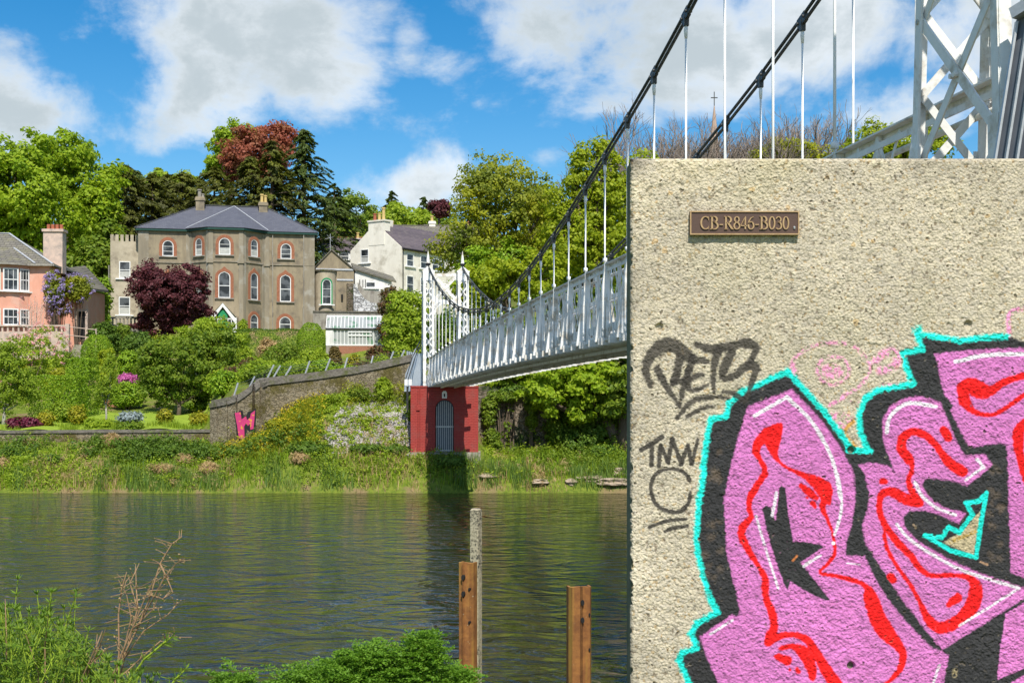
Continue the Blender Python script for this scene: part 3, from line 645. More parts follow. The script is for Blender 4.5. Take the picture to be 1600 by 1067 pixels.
        for a, b in zip(Pp, np.roll(Pp, -1, 0)):
            c = (a[1] > y) != (b[1] > y)
            with np.errstate(divide='ignore', invalid='ignore'): ins ^= c & (x < (b[0] - a[0]) * (y - a[1]) / (b[1] - a[1] + 1e-12) + a[0])
            d = b - a; l2 = d.dot(d) + 1e-9; t = np.clip(((x - a[0]) * d[0] + (y - a[1]) * d[1]) / l2, 0, 1); dd = np.minimum(dd, np.hypot(x - a[0] - t * d[0], y - a[1] - t * d[1]))
        sd_ = np.where(ins, -dd, dd); cov = np.clip(.5 - (sd_ + fuzz[w] * soft * .45) / (2 * soft), 0, 1); apply_(w, cov, col, pid, dust)
    K = lambda f, pts, k: [(f(p)[0], f(p)[1], p[2] / k) for p in pts]       # points carrying radii in tile pixels
    PINKD = (.78, .30, .52); CY = (.015, .72, .62); BK = (.036, .036, .037); PK = (.56, .175, .45); RD = (.80, .012, .012); WH = (.74, .68, .74)
    # faded pink sketch
    FD = 2
    stroke(ct(A_, [(925, 330), (905, 260), (950, 200), (1030, 155), (1150, 135), (1260, 150), (1330, 210), (1370, 270), (1355, 330), (1300, 400), (1210, 450)]), PINKD, 3.2, 2, FD, .1)
    stroke(ct(A_, [(925, 325), (910, 270)]), PINKD, 4.5, 2, FD, .5)
    stroke(ct(A_, [(1085, 300), (1140, 280), (1190, 310), (1140, 330), (1100, 310)]), PINKD, 6, 3, FD, .6)
    stroke(ct(A_, [(1140, 215), (1215, 235), (1245, 300), (1215, 355), (1140, 385), (1075, 350), (1055, 290), (1085, 235), (1140, 215)]), PINKD, 3.0, 2, FD, .2)
    stroke(ct(A_, [(1400, 240), (1450, 200), (1510, 190), (1530, 250), (1480, 290), (1430, 300)]), PINKD, 7, 3, FD, .1)
    stroke(ct(A_, [(1130, 505), (1210, 460)]), PINKD, 3.6, 1.5, FD, .2); stroke(ct(A_, [(1220, 480), (1300, 490)]), PINKD, 2, 1.5, FD, -.5)
    stroke(ct(A_, [(1150, 570), (1240, 580), (1190, 620), (1210, 640)]), PINKD, 7, 3, FD, -.5)
    stroke(ct(B_, [(680, 535), (830, 540)]), PINKD, 2.4, 1.5, FD, -.1); stroke(ct(B_, [(1440, 255), (1430, 170), (1445, 110), (1524, 85), (1700, 90)]), PINKD, 4.2, 1.5, FD, .4)
    stroke(ct(A_, [(1290, 760), (1220, 670), (1270, 600)]), (.55, .30, .07), 3.5, 1.5, FD, .7)
    # black silhouette with turquoise outline
    edge = ct(C_, [(262, 1180), (250, 1067), (200, 950), (215, 908), (288, 885), (258, 815), (290, 762), (395, 702), (362, 650), (320, 520), (293, 400), (287, 300), (300, 150), (325, 0)]) + \
        ct(A_, [(375, 880), (400, 690), (418, 592), (512, 572), (532, 492), (620, 420), (880, 305)]) + ct(B_, [(330, 690), (500, 920), (600, 930), (548, 820), (540, 720), (580, 620), (650, 570), (862, 532), (820, 430), (805, 350), (920, 325), (885, 235), (980, 250), (1140, 275), (1300, 255), (1420, 247)])
    poly(edge + [(1600, 533), (1900, 533), (1900, 1300), (1078, 1300)], BK, 1.8)
    for a, b in zip(edge[:-1], edge[1:]): stroke([a, b], CY, 4.6, 1.9)
    stroke(ct(B_, [(890, 240), (895, 215)]), CY, 6, 4.5); stroke(ct(A_, [(1240, 770), (1370, 780)]), CY, 5, 1.2)
    # worn patches in the black
    for q in range(34):
        a = rng.uniform(0, 1); px, py = (1105 + rng.uniform(-6, 22), rng.uniform(700, 930)) if q % 2 else (1565 + rng.uniform(-20, 8), rng.uniform(720, 880))
        stroke([(px, py), (px + rng.uniform(-4, 4), py + rng.uniform(-3, 3))], (.16, .12, .085), rng.uniform(2, 6), 3, 1, 0, .45)
    # pink letters
    P1 = ct(A_, [(905, 412), (645, 512), (600, 640), (560, 780), (522, 950), (500, 1067)]) + ct(C_, [(430, 200), (440, 400), (468, 520), (492, 610), (512, 715), (490, 728), (470, 715), (305, 830), (345, 950), (400, 1067), (440, 1180)]) + \
        ct(D_, [(780, 1180), (800, 1067), (822, 938), (740, 900), (640, 800), (540, 680), (480, 580), (440, 488), (352, 487), (355, 430), (380, 350), (398, 240), (395, 130), (385, 100)]) + ct(A_, [(1285, 1040), (1270, 900), (1200, 765), (1085, 600)])
    poly(P1, PK, 1.4)
    P2 = ct(B_, [(748, 1042), (712, 950), (682, 850), (682, 740), (730, 660), (800, 622), (880, 606), (960, 615), (1028, 642), (1070, 740), (1115, 860), (1172, 955), (1290, 950), (1335, 1012)]) + \
        ct(D_, [(960, 130), (905, 170), (850, 152), (770, 136), (712, 140), (700, 170), (735, 225), (800, 270), (900, 295), (868, 342), (790, 305), (710, 283), (645, 285), (615, 312), (618, 350), (680, 420), (800, 492), (950, 562), (1163, 632), (1200, 655), (1163, 682), (1000, 785), (792, 915), (700, 805), (600, 672), (500, 520), (442, 430), (428, 350), (452, 280), (458, 200), (440, 120), (412, 78), (450, 64), (530, 74)])
    poly(P2, PK, 1.4)
    P3 = ct(B_, [(990, 353), (1200, 332), (1350, 320), (1524, 318), (1900, 330)]) + [(1800, 560), (1800, 1000)] + ct(D_, [(1300, 630), (1163, 588), (1102, 562), (1098, 400), (1088, 60)]) + ct(B_, [(1420, 898), (1385, 884), (1198, 910), (1140, 800), (1085, 690), (1100, 655), (1050, 600), (1020, 460)])
    poly(P3, PK, 1.4)
    poly(ct(D_, [(1078, 752), (1163, 698), (1350, 600), (1350, 900), (1163, 1000), (1042, 1050), (1055, 900)]), PK, .9); poly(ct(D_, [(1085, 1075), (1163, 1030), (1350, 940), (1350, 1200), (1060, 1200)]), PK, .9)
    # black heart of the first letter
    poly(ct(C_, [(722, 56), (742, 72), (755, 200), (780, 345), (850, 346), (942, 368), (880, 410), (818, 450), (880, 530), (968, 640), (945, 646), (850, 600), (765, 546), (752, 592), (735, 560), (700, 470), (650, 300), (624, 180), (640, 158), (664, 172), (690, 235), (702, 160), (708, 70)]), BK, .9)
    # turquoise wedge
    poly(ct(D_, [(965, 285), (935, 485), (795, 428), (880, 380)]), (.50, .42, .26), 1); stroke(ct(D_, [(830, 425), (950, 375)]), (.45, .30, .08), 3, 1.5, 1, .6)
    wd = ct(D_, [(992, 205), (965, 350), (945, 495), (830, 465), (712, 395), (790, 405), (820, 358), (870, 382), (930, 300), (900, 250), (960, 240), (992, 205)])
    for a, b in zip(wd[:-1], wd[1:]): stroke([a, b], CY, 3.6, 1.0)
    stroke(ct(D_, [(662, 348), (672, 360)]), (.35, .25, .16), 1.5); stroke(ct(D_, [(965, 515), (995, 528)]), (.50, .30, .18), 1.6); stroke(ct(C_, [(780, 440), (800, 420)]), (.6, .2, .06), 1.6, 1); stroke(ct(D_, [(848, 1030), (850, 1010)]), (.40, .32, .18), 4, 1.5, 1, .4)
    # red shapes
    poly(ct(A_, [(825, 612), (848, 625), (845, 690), (822, 780), (840, 838), (900, 880), (1000, 912), (1090, 940), (1138, 985), (1146, 1030), (1130, 1100), (1080, 1070), (1030, 1000), (960, 935), (870, 885), (800, 830), (765, 780), (740, 740), (716, 775), (722, 815), (755, 870), (755, 920), (710, 1000), (668, 1070), (636, 1070), (650, 1020), (712, 930), (728, 890), (700, 840), (668, 780), (680, 715), (740, 645)]), RD, .9, smooth=True)
    stroke(K(C_, [(640, 0, 15), (575, 90, 15), (555, 170, 14), (567, 220, 13), (525, 270, 20), (520, 320, 20), (560, 400, 16), (610, 480, 13), (640, 540, 19), (640, 620, 18), (670, 700, 22), (685, 770, 20), (665, 830, 28), (655, 862, 18)], 3.2625), RD)
    stroke(K(C_, [(655, 850, 22), (760, 818, 14), (850, 845, 20), (905, 925, 24), (950, 1000, 30), (1010, 1090, 34)], 3.2625), RD)
    stroke(K(C_, [(955, 60, 20), (955, 100, 26), (930, 170, 16), (955, 230, 9), (983, 310, 7), (992, 400, 10), (965, 450, 9), (918, 502, 9), (1000, 520, 10), (1080, 540, 13), (1150, 572, 14), (1180, 640, 38), (1220, 760, 40), (1270, 840, 30)], 3.2625), RD)
    stroke(K(D_, [(460, 680, 26), (520, 800, 34), (570, 870, 28), (612, 930, 18), (600, 1000, 16), (545, 1060, 8), (480, 1085, 6)], 2.9075), RD)
    stroke(K(C_, [(822, 60, 14), (870, 100, 20), (900, 125, 12)], 3.2625), RD); stroke(K(C_, [(880, 150, 14), (893, 170, 9)], 3.2625), RD); stroke(K(C_, [(850, 120, 6), (852, 124, 6)], 3.2625), RD)
    stroke(K(C_, [(715, 888, 12), (780, 880, 16), (840, 915, 34), (872, 985, 28), (880, 1040, 16)], 3.2625), RD); stroke(K(C_, [(700, 930, 16), (750, 950, 26)], 3.2625), RD); stroke(K(C_, [(800, 995, 12), (808, 1008, 12)], 3.2625), RD); stroke(K(C_, [(762, 996, 7), (764, 998, 7)], 3.2625), RD)
    stroke(K(D_, [(600, 0, 20), (640, 50, 22), (655, 90, 9), (640, 140, 12), (650, 185, 15), (690, 250, 18)], 2.9075), RD)
    stroke(K(D_, [(690, 250, 18), (630, 232, 26), (560, 198, 22), (515, 215, 16), (508, 290, 14), (545, 370, 16), (600, 440, 18), (650, 490, 16), (690, 545, 14), (740, 577, 11), (850, 577, 11), (920, 592, 16), (945, 640, 30), (925, 720, 34), (860, 785, 28), (790, 815, 28), (735, 785, 22), (695, 710, 12), (650, 625, 9), (590, 540, 9), (540, 450, 9), (525, 340, 7)], 2.9075), RD)
    stroke(K(B_, [(860, 1060, 10), (850, 980, 14), (805, 930, 24), (800, 860, 28), (860, 815, 24), (940, 840, 22), (1005, 905, 20), (1060, 985, 24), (1110, 1030, 24), (1165, 1055, 26)], 3.81), RD); stroke(K(D_, [(790, 20, 14), (830, 70, 22), (880, 105, 25)], 2.9075), RD)
    stroke(K(D_, [(520, 150, 15), (532, 152, 15)], 2.9075), RD); stroke(K(D_, [(557, 580, 18), (568, 595, 18)], 2.9075), RD); stroke(K(D_, [(820, 710, 14), (860, 680, 22)], 2.9075), RD); stroke(K(B_, [(1045, 805, 24), (1075, 850, 26)], 3.81), RD)
    stroke(K(B_, [(1170, 640, 30), (1165, 560, 42), (1215, 545, 50), (1270, 575, 50), (1330, 570, 28), (1400, 525, 22), (1480, 495, 20), (1560, 480, 24), (1800, 470, 20)], 3.81), RD)
    stroke(K(B_, [(1165, 620, 36), (1205, 680, 22), (1270, 712, 13), (1350, 712, 13), (1430, 665, 13), (1524, 600, 14), (1700, 500, 12)], 3.81), RD)
    stroke(K(B_, [(1560, 745, 26), (1500, 800, 34), (1490, 880, 34), (1500, 960, 24), (1515, 1060, 16)], 3.81), RD); stroke(K(D_, [(1140, 0, 16), (1158, 80, 14), (1175, 160, 13)], 2.9075), RD)
    # white highlights
    for f, pts, wd_ in ((A_, [(680, 570), (875, 458), (1010, 590), (1100, 730), (1160, 880), (1195, 1060)], 2.9), (C_, [(1005, 0), (1028, 120), (1020, 220), (992, 310)], 2.3), (C_, [(697, 95), (675, 212)], 2.4), (C_, [(592, 215), (640, 380), (705, 585)], 1.9), (C_, [(920, 415), (835, 470)], 2.2),
                        (C_, [(472, 745), (360, 815)], 2.0), (C_, [(1055, 455), (1120, 462)], 1.0), (D_, [(780, 985), (752, 1060)], 2.0), (B_, [(708, 820), (722, 735), (790, 668), (870, 646), (1000, 668)], 2.9), (B_, [(1245, 980), (1285, 1030)], 2.6),
                        (D_, [(975, 88), (898, 145)], 2.0), (D_, [(668, 155), (700, 215), (765, 270), (852, 303)], 2.4), (D_, [(585, 345), (640, 410), (760, 490), (900, 560), (1140, 635)], 2.4), (D_, [(1140, 637), (870, 805)], 1.9), (B_, [(1115, 400), (1300, 362), (1524, 355), (1750, 360)], 3.2)):
        pp = ct(f, pts)
        if len(pts) == 6: stroke(pp[:2], WH, wd_, .8); stroke(pp[1:], WH, wd_, .8)
        else: stroke(pp, WH, wd_, .8, 1, 1.6 if wd_ < 2.1 else 0)
    stroke([C_((985, 352)), C_((987, 353))], (.95, .95, .95), 2.6, .7)
    # tags
    TG = (.050, .045, .038)
    for S_ in ([(62, 388, 13), (35, 300, 20), (60, 220, 26), (130, 155, 34), (200, 150, 34), (260, 190, 28), (310, 228, 22), (398, 248, 13)], [(100, 290, 17), (150, 380, 17), (235, 515, 9)], [(238, 225, 20), (215, 330, 20), (198, 375, 14)],
               [(235, 515, 10), (258, 400, 15), (295, 290, 17), (310, 225, 17)], [(200, 372, 14), (290, 350, 16), (372, 322, 11)], [(290, 290, 15), (298, 415, 14), (400, 388, 9)], [(345, 150, 16), (430, 172, 22), (560, 152, 22), (640, 135, 24), (690, 168, 18), (678, 205, 17), (640, 275, 12)],
               [(465, 185, 22), (438, 300, 15), (440, 430, 11)], [(545, 195, 22), (495, 300, 22), (500, 345, 15), (570, 325, 18), (640, 272, 22), (690, 290, 20), (655, 400, 13), (630, 480, 12)], [(222, 580, 11), (290, 500, 13), (380, 460, 14), (530, 462, 9)], [(280, 578, 10), (350, 535, 12), (430, 512, 9)], [(495, 428, 9), (560, 440, 12), (622, 482, 11)]):
        stroke([(a_, b_, c_ * 1.28) for a_, b_, c_ in K(A_, S_, 3.81)], TG, soft=1.5, pid=3, op=.92)
    for S_ in ([(5, 775, 12), (130, 697, 14)], [(70, 745, 13), (68, 862, 13)], [(112, 870, 12), (122, 745, 12)], [(122, 745, 12), (168, 845, 12)], [(168, 845, 12), (192, 708, 12)], [(192, 708, 11), (246, 858, 12)], [(246, 858, 12), (285, 745, 11)], [(285, 745, 11), (308, 852, 12)], [(308, 852, 12), (345, 710, 9)],
               [(300, 955, 9), (260, 905, 11), (180, 885, 10), (100, 910, 11), (65, 980, 11), (80, 1067, 11), (110, 1110, 11), (160, 1135, 11), (235, 1140, 11), (285, 1090, 10), (302, 1025, 8)]):
        stroke([(a_, b_, c_ * 1.15) for a_, b_, c_ in K(A_, S_, 3.81)], TG, soft=.9, pid=4, op=.95)
    for S_ in ([(50, 270, 10), (140, 240, 10), (235, 230, 9)], [(130, 293, 9), (180, 274, 10), (240, 266, 9)]): stroke(K(C_, S_, 3.2625), TG, soft=.9, pid=4, op=.95)
    # under paint the surface is a little smoother
    hgt = np.where(part == 1, hgt * 1.5, hgt)
    rr = .014
    def rnd(d): d = np.clip(d, 0, rr); return rr - np.sqrt(np.maximum(rr * rr - (rr - d) ** 2, 0))
    pitm = np.clip((n3 + n9 * .5 + n1 * .3 - 2.35) / .5, 0, 1)[..., None] * np.where(part > 0, .55, .75)[..., None]; Cb = Cb * (1 - pitm) + np.array((.13, .105, .07)) * pitm
    stn = np.clip(blur(rng.standard_normal(sh), 121) * .5, -1, 1); Cb *= (1 + .05 * stn)[..., None]
    Yv = YW + rnd(X - x0) + rnd(zT - Z) - hgt * 1.05
    chip = np.clip(n9 + .6 * n3 - .6, 0, 3) * .0028; Xd = X + chip * np.clip(1 - (X - x0) / .012, 0, 1); Zd = Z - chip * np.clip(1 - (zT - Z) / .012, 0, 1)
    V = np.stack([Xd, Yv, Zd], -1).reshape(-1, 3); nx = len(xs); nz = len(zs)
    i, j = np.meshgrid(np.arange(nz - 1), np.arange(nx - 1), indexing='ij'); a = (i * nx + j).ravel(); F = np.stack([a, a + 1, a + nx + 1, a + nx], -1)
    fp = part[:-1, :-1].ravel(); colr = np.concatenate([Cb, (part > 0)[..., None] * np.where(part == 2, .5, 1.0)[..., None]], -1).reshape(-1, 4).clip(0, 1)
    m, T = newmat('exposed_aggregate'); at = T.n('ShaderNodeAttribute', attribute_name='paint'); tc = T.n('ShaderNodeTexCoord')
    n = T.n('ShaderNodeTexNoise', {'Vector': tc.outputs['Object'], 'Scale': 220, 'Detail': 5, 'Roughness': .7})
    nw = T.n('ShaderNodeTexNoise', {'Vector': tc.outputs['Object'], 'Scale': 70, 'Detail': 2}); wv = T.n('ShaderNodeVectorMath', {0: nw.outputs['Color'], 'Scale': .008}, operation='SCALE')
    vv = T.n('ShaderNodeVectorMath', {0: tc.outputs['Object'], 1: wv.outputs[0]}, operation='ADD')
    vo = T.n('ShaderNodeTexVoronoi', {'Vector': vv.outputs[0], 'Scale': 115, 'Randomness': 1.0}); v2 = T.n('ShaderNodeTexVoronoi', {'Vector': vv.outputs[0], 'Scale': 260, 'Randomness': 1.0})
    big = T.n('ShaderNodeTexNoise', {'Vector': tc.outputs['Object'], 'Scale': 3.2, 'Detail': 4, 'Roughness': .6})
    rgh = T.math('ADD', .55, T.math('MULTIPLY', big.outputs[0], .9))
    hh = T.math('ADD', T.math('MULTIPLY', T.math('SUBTRACT', 1.0, T.math('POWER', vo.outputs['Distance'], 1.6)), rgh), T.math('ADD', T.math('MULTIPLY', n.outputs[0], .35), T.math('MULTIPLY', v2.outputs['Distance'], -.35)))
    bp = T.n('ShaderNodeBump', {'Height': hh, 'Distance': .0029})
    sp = T.n('ShaderNodeSeparateColor', {0: vo.outputs['Color']})
    tint = T.mix(sp.outputs[0], (.88, .88, .90), (1.09, 1.07, 1.01)); tint = T.mix(T.sstep(sp.outputs[1], .94, .96), tint, (.85, .72, .54)); tint = T.mix(T.sstep(sp.outputs[2], .965, .98), tint, (.60, .60, .60))
    crev = T.sstep(T.math('ADD', vo.outputs['Distance'], T.math('MULTIPLY', v2.outputs['Distance'], .25)), .62, .95); tint = T.mix(T.math('MULTIPLY', crev, .38), tint, (.50, .45, .36))
    stk = T.n('ShaderNodeMapping', {'Vector': tc.outputs['Object'], 'Scale': (7, 1, .7)}); ns = T.n('ShaderNodeTexNoise', {'Vector': stk.outputs[0], 'Scale': 1.5, 'Detail': 5}); tint = T.mix(T.math('MULTIPLY', T.sstep(ns.outputs[0], .50, .75), .35), tint, (.78, .76, .66))
    alg = T.sstep(big.outputs[0], .52, .70); tint = T.mix(T.math('MULTIPLY', alg, .22), tint, (.74, .76, .58))
    un = T.math('SUBTRACT', 1.0, T.math('MULTIPLY', at.outputs['Alpha'], .72)); tint = T.mix(un, (1, 1, 1), tint)
    bcol = T.mix(1.0, at.outputs['Color'], tint, 'MULTIPLY')
    b = T.n('ShaderNodeBsdfPrincipled', {'Base Color': bcol, 'Roughness': .9, 'Specular IOR Level': .25, 'Normal': bp.outputs[0]}); fin(T, b.outputs[0])
    root = thing('concrete_wall', 'rough pebbly concrete wall covered in pink, red and turquoise graffiti', 'wall', (x0, YW, 2.2))
    # body of the slab behind the rough face
    sb = MB(); sb.box(x0 + .004, 5.2, YW + rr + .001, YW + .175, 2.2, zT - .002); so = sb.build('slab', pm('wall_side', (.10, .115, .075), (.17, .18, .12), 9, .95, .008, 40), root)
    tb = MB(); tb.box(x0 + .006, 5.2, YW + rr + .002, YW + .17, zT - .004, zT + .0005); tbo = tb.build('wall_top', pm('wall_top', (.62, .58, .50), (.45, .41, .33), 40, .95, .01, 90), root)
    for pid, nm, lab in ((0, 'aggregate_face', None), (1, 'graffiti_mural', 'pink, red and black lettering outlined in turquoise'), (2, 'faded_sketch', 'faded pink spray sketch above the lettering'), (3, 'graffiti_tag', 'black sprayed tag reading BETS'), (4, 'graffiti_tag', 'black sprayed letters TMW over a large C')):
        sel = F[fp == pid]; u, inv = np.unique(sel, return_inverse=True); Fn = inv.reshape(sel.shape)
        o = npmesh(nm, V[u], Fn, m, root, smooth=True)
        ca = o.data.color_attributes.new('paint', 'FLOAT_COLOR', 'POINT'); ca.data.foreach_set('color', colr[u].astype(np.float32).ravel())
        if lab: o['label'] = lab
    for o in root.children: o.matrix_parent_inverse = root.matrix_world.inverted() if 0 else o.matrix_parent_inverse; o.location = (-x0, -YW, -2.2)
    # foundation
    fb = MB(); fb.box(x0 - .05, 5.3, YW - .02, YW + .25, 1.9, 2.2); fo = fb.build('footing', M['plinth'], root); fo.location = (-x0, -YW, -2.2)
build_wall()

def plaque():
    cx, cz = (1162 - 800) * PXM, ZC + (620 - 349.5) * PXM; w, h = 170 * PXM, 37 * PXM
    t = thing('bronze_plaque', 'small brown bronze plaque with raised code on the concrete wall', 'plaque', (cx, YW - .006, cz))
    mb_, T = newmat('plaque_brown'); tc = T.n('ShaderNodeTexCoord'); n = T.n('ShaderNodeTexNoise', {'Vector': tc.outputs['Object'], 'Scale': 300, 'Detail': 4})
    bp = T.n('ShaderNodeBump', {'Height': n.outputs[0], 'Distance': .0006}); fin(T, T.n('ShaderNodeBsdfPrincipled', {'Base Color': (.095, .055, .04, 1), 'Roughness': .5, 'Metallic': .2, 'Normal': bp.outputs[0]}).outputs[0])
    gold = pm('plaque_bronze', (.62, .42, .22), (.50, .32, .16), 60, .35, metallic=.55)
    MB().box(-w / 2, w / 2, -.010, .006, -h / 2, h / 2).build('plate', mb_, t)
    f = MB(); e = .0042; y0, y1 = -.0135, -.0095
    f.box(-w / 2, w / 2, y0, y1, h / 2 - e, h / 2); f.box(-w / 2, w / 2, y0, y1, -h / 2, -h / 2 + e); f.box(-w / 2, -w / 2 + e, y0, y1, -h / 2 + e, h / 2 - e); f.box(w / 2 - e, w / 2, y0, y1, -h / 2 + e, h / 2 - e); f.build('border', gold, t)
    # roman capitals drawn stroke by stroke: (x, z, half width) on a unit-high body
    def arc_(cx, cz, rx, rz, a0, a1, n, wt, wb): return [(cx + rx * cos(R(a)), cz + rz * sin(R(a)), wt + (wb - wt) * abs(cos(R(a)))) for a in np.linspace(a0, a1, n)]
    th, tk = .026, .068
    def ser(x, z): return [(x - .12, z, .022), (x + .12, z, .022)]
    G = {'C': (.72, [arc_(.40, .5, .32, .47, 50, 310, 18, th, tk), [(.62, .70, .02), (.63, .97, .02)], [(.62, .03, .015), (.63, .26, .02)]]),
         'B': (.66, [[(.16, .02, tk), (.16, .98, tk)], ser(.13, .98), ser(.13, .02), [(.16, .98, th), (.30, .98, th)] + arc_(.30, .76, .22, .22, 90, -90, 9, th, tk)[1:] + [(.16, .54, th)], [(.16, .54, th), (.32, .54, th)] + arc_(.32, .28, .26, .26, 90, -90, 9, th, tk)[1:] + [(.16, .02, th)]]),
         'R': (.70, [[(.16, .02, tk), (.16, .98, tk)], ser(.15, .98), ser(.16, .02), [(.16, .98, th), (.30, .98, th)] + arc_(.30, .74, .23, .24, 90, -90, 9, th, tk)[1:] + [(.16, .50, th)], [(.32, .50, tk), (.62, .03, tk)], [(.56, .02, .02), (.74, .02, .02)]]),
         '-': (.36, [[(.05, .36, .04), (.31, .36, .04)]]),
         '8': (.52, [arc_(.26, .75, .16, .21, 0, 360, 17, th, .05), arc_(.26, .27, .20, .25, 0, 360, 17, th, .062)]), '4': (.52, [[(.36, .02, .055), (.36, .98, .055)], [(.34, .96, .02), (.03, .28, .02)], [(.03, .28, .032), (.50, .28, .032)]]),
         '6': (.52, [arc_(.26, .30, .19, .28, 0, 360, 17, th, .06), [(.45, .97, .015), (.24, .85, .035), (.11, .62, .055), (.075, .38, .06)]]), '0': (.52, [arc_(.26, .49, .19, .47, 0, 360, 21, th, .06)]),
         '3': (.50, [[(.06, .80, .03)] + arc_(.22, .76, .17, .20, 140, -90, 11, th, .05) , [(.18, .55, th), (.24, .55, th)] + arc_(.22, .29, .21, .27, 80, -140, 13, th, .06)])}
    txt = 'CB-R846-B030'; W_ = sum(G[c][0] for c in txt); SX = 139 * PXM / W_; HH = 20.5 * PXM; x = -139 * PXM / 2; lt = MB(); yA, yB = -.0145, -.0098
    for ch in txt:
        for st_ in G[ch][1]:
            Pq = np.array([(x + a * SX, (b - .5) * HH, w2_ * HH) for a, b, w2_ in st_]); n = len(Pq)
            tg = np.gradient(Pq[:, :2], axis=0); tg /= (np.linalg.norm(tg, axis=1, keepdims=True) + 1e-9); nn = np.stack([-tg[:, 1], tg[:, 0]], -1); Aq = Pq[:, :2] + nn * Pq[:, 2:]; Bq = Pq[:, :2] - nn * Pq[:, 2:]
            vs = [(a[0], yA, a[1]) for a in Aq] + [(b[0], yA, b[1]) for b in Bq] + [(a[0], yB, a[1]) for a in Aq] + [(b[0], yB, b[1]) for b in Bq]; fs = []
            for k in range(n - 1): fs += [(k, k + 1, n + k + 1, n + k), (k + 1, k, 2 * n + k, 2 * n + k + 1), (n + k, n + k + 1, 3 * n + k + 1, 3 * n + k)]
            fs += [(0, n, 3 * n, 2 * n), (n - 1, 3 * n - 1, 4 * n - 1, 2 * n - 1)]; lt.add(vs, fs)
        x += G[ch][0] * SX
    lt.build('lettering', gold, t)
    MB().lathe((0, 0, 0), [(.003, 0), (.004, .006), (.002, .009)], 8).build('bird_dropping', M['galv'], t).location = (w / 2 - .016, -.0112, -.02)
plaque()
# ================================================================ buildings
def arch_outline(w, h, kind='round', n=9, grow=0.0):
    """window outline, base at v=0, width w, total height h; grow pushes it outwards (not below the sill)"""
    a = w / 2 + grow; H = h + grow
    if kind == 'flat': return [(-a, 0), (a, 0), (a, H), (-a, H)]
    if kind == 'round': sp = h - w / 2; arc = [(a * cos(t), sp + a * sin(t)) for t in np.linspace(0, pi, n)]
    if kind == 'segment': sp = h - w * .28; arc = [(a * cos(t), sp + (w * .28 + grow) * sin(t)) for t in np.linspace(0, pi, n)]
    if kind in ('ogee', 'gothic'):
        sp = h - w * .5; top = H + (.16 if kind == 'ogee' and grow > .05 else 0)
        right = [(a, sp), (a * .93, sp + (H - sp) * .40), (a * .68, sp + (H - sp) * .70), (a * .32, sp + (H - sp) * (.88 if kind == 'ogee' else .93)), (0, top)]
        arc = right + [(-x, z) for x, z in right[-2::-1]]
    return [(-a, 0), (a, 0)] + arc
class Face:
    """a wall plane: origin o, horizontal direction d, outward normal n (2D)"""
    def __init__(s, o, d, n): s.o = o; s.d = d; s.n = n
    def f(s, u0, v0, out): return lambda u, v: (s.o[0] + s.d[0] * (u0 + u) + s.n[0] * out, s.o[1] + s.d[1] * (u0 + u) + s.n[1] * out, v0 + v)
def window(parent, F, u, v, w, h, kind='flat', surround=None, sill=True, frame='frame_white', bars=(1, 1), pane='glass', curtain=False, sur_w=.27, fw=.075):
    b = MB(); o = arch_outline(w, h, kind); i = arch_outline(w, h, kind, grow=-fw); i = [(x, max(z, fw)) for x, z in i]
    b.ring(o, i, F.f(u, v, .05), F.f(u, v, -.05))
    nv, nh = bars
    for k in range(1, nv + 1):
        x = -w / 2 + w * k / (nv + 1); b.bar(F.f(u, v, .02)(x, fw), F.f(u, v, .02)(x, h - fw - (0 if kind == 'flat' else w * .22 * abs(x) / w)), .032, .03, up=(F.n[0], F.n[1], 0))
    for k in range(1, nh + 1):
        z = (h if kind == 'flat' else h * .92) * k / (nh + 1); tk = .065 if nh == 1 or (k * 2 == nh + 1) else .035
        b.bar(F.f(u, v, .022)(-w / 2 + fw, z), F.f(u, v, .022)(w / 2 - fw, z), tk, .03, up=(F.n[0], F.n[1], 0)) if 0 else b.prism([(-w / 2 + fw, z - tk / 2), (w / 2 - fw, z - tk / 2), (w / 2 - fw, z + tk / 2), (-w / 2 + fw, z + tk / 2)], F.f(u, v, .035), F.f(u, v, .005))
    wo = b.build('window', M[frame], parent)
    p = MB(); p.prism(i, F.f(u, v, .012), F.f(u, v, .004)); p.build('pane', M[pane], wo)
    if curtain:
        c = MB(); c.prism([(-w / 2 + fw, fw), (w / 2 - fw, fw), (w / 2 - fw, h * .42), (-w / 2 + fw, h * .42)], F.f(u, v, .02), F.f(u, v, .013)); c.build('curtain', M['curtain'], wo)
    if surround:
        s = MB(); s.ring(arch_outline(w, h, kind, grow=sur_w), arch_outline(w, h, kind, grow=.002), F.f(u, v, .075), F.f(u, v, -.02))
        s.build('surround', M[surround], wo)
    if sill:
        s = MB(); s.prism([(-w / 2 - .32, -.10), (w / 2 + .32, -.10), (w / 2 + .32, -.003), (-w / 2 - .32, -.003)], F.f(u, v, .15), F.f(u, v, -.05)); s.build('sill', M['render_grey' if surround else 'frame_white'], wo)
    return wo
def chimney(parent, x, y, z0, z1, wx, wy, m, pots, name='chimney', rot=None):
    c = MB(); c.box(x - wx / 2, x + wx / 2, y - wy / 2, y + wy / 2, z0, z1 - .35); c.box(x - wx / 2 - .08, x + wx / 2 + .08, y - wy / 2 - .08, y + wy / 2 + .08, z1 - .35, z1 - .12)
    c.box(x - wx / 2 - .02, x + wx / 2 + .02, y - wy / 2 - .02, y + wy / 2 + .02, z1 - .12, z1); co = c.build(name, M[m], parent)
    for px, hp, r, mm in pots: MB().lathe((x + px, y, z1), [(r, 0), (r * .85, hp * .2), (r * .8, hp * .8), (r * 1.1, hp * .85), (r * 1.05, hp)], 10).build('chimney_pot', M[mm], co)
    return co

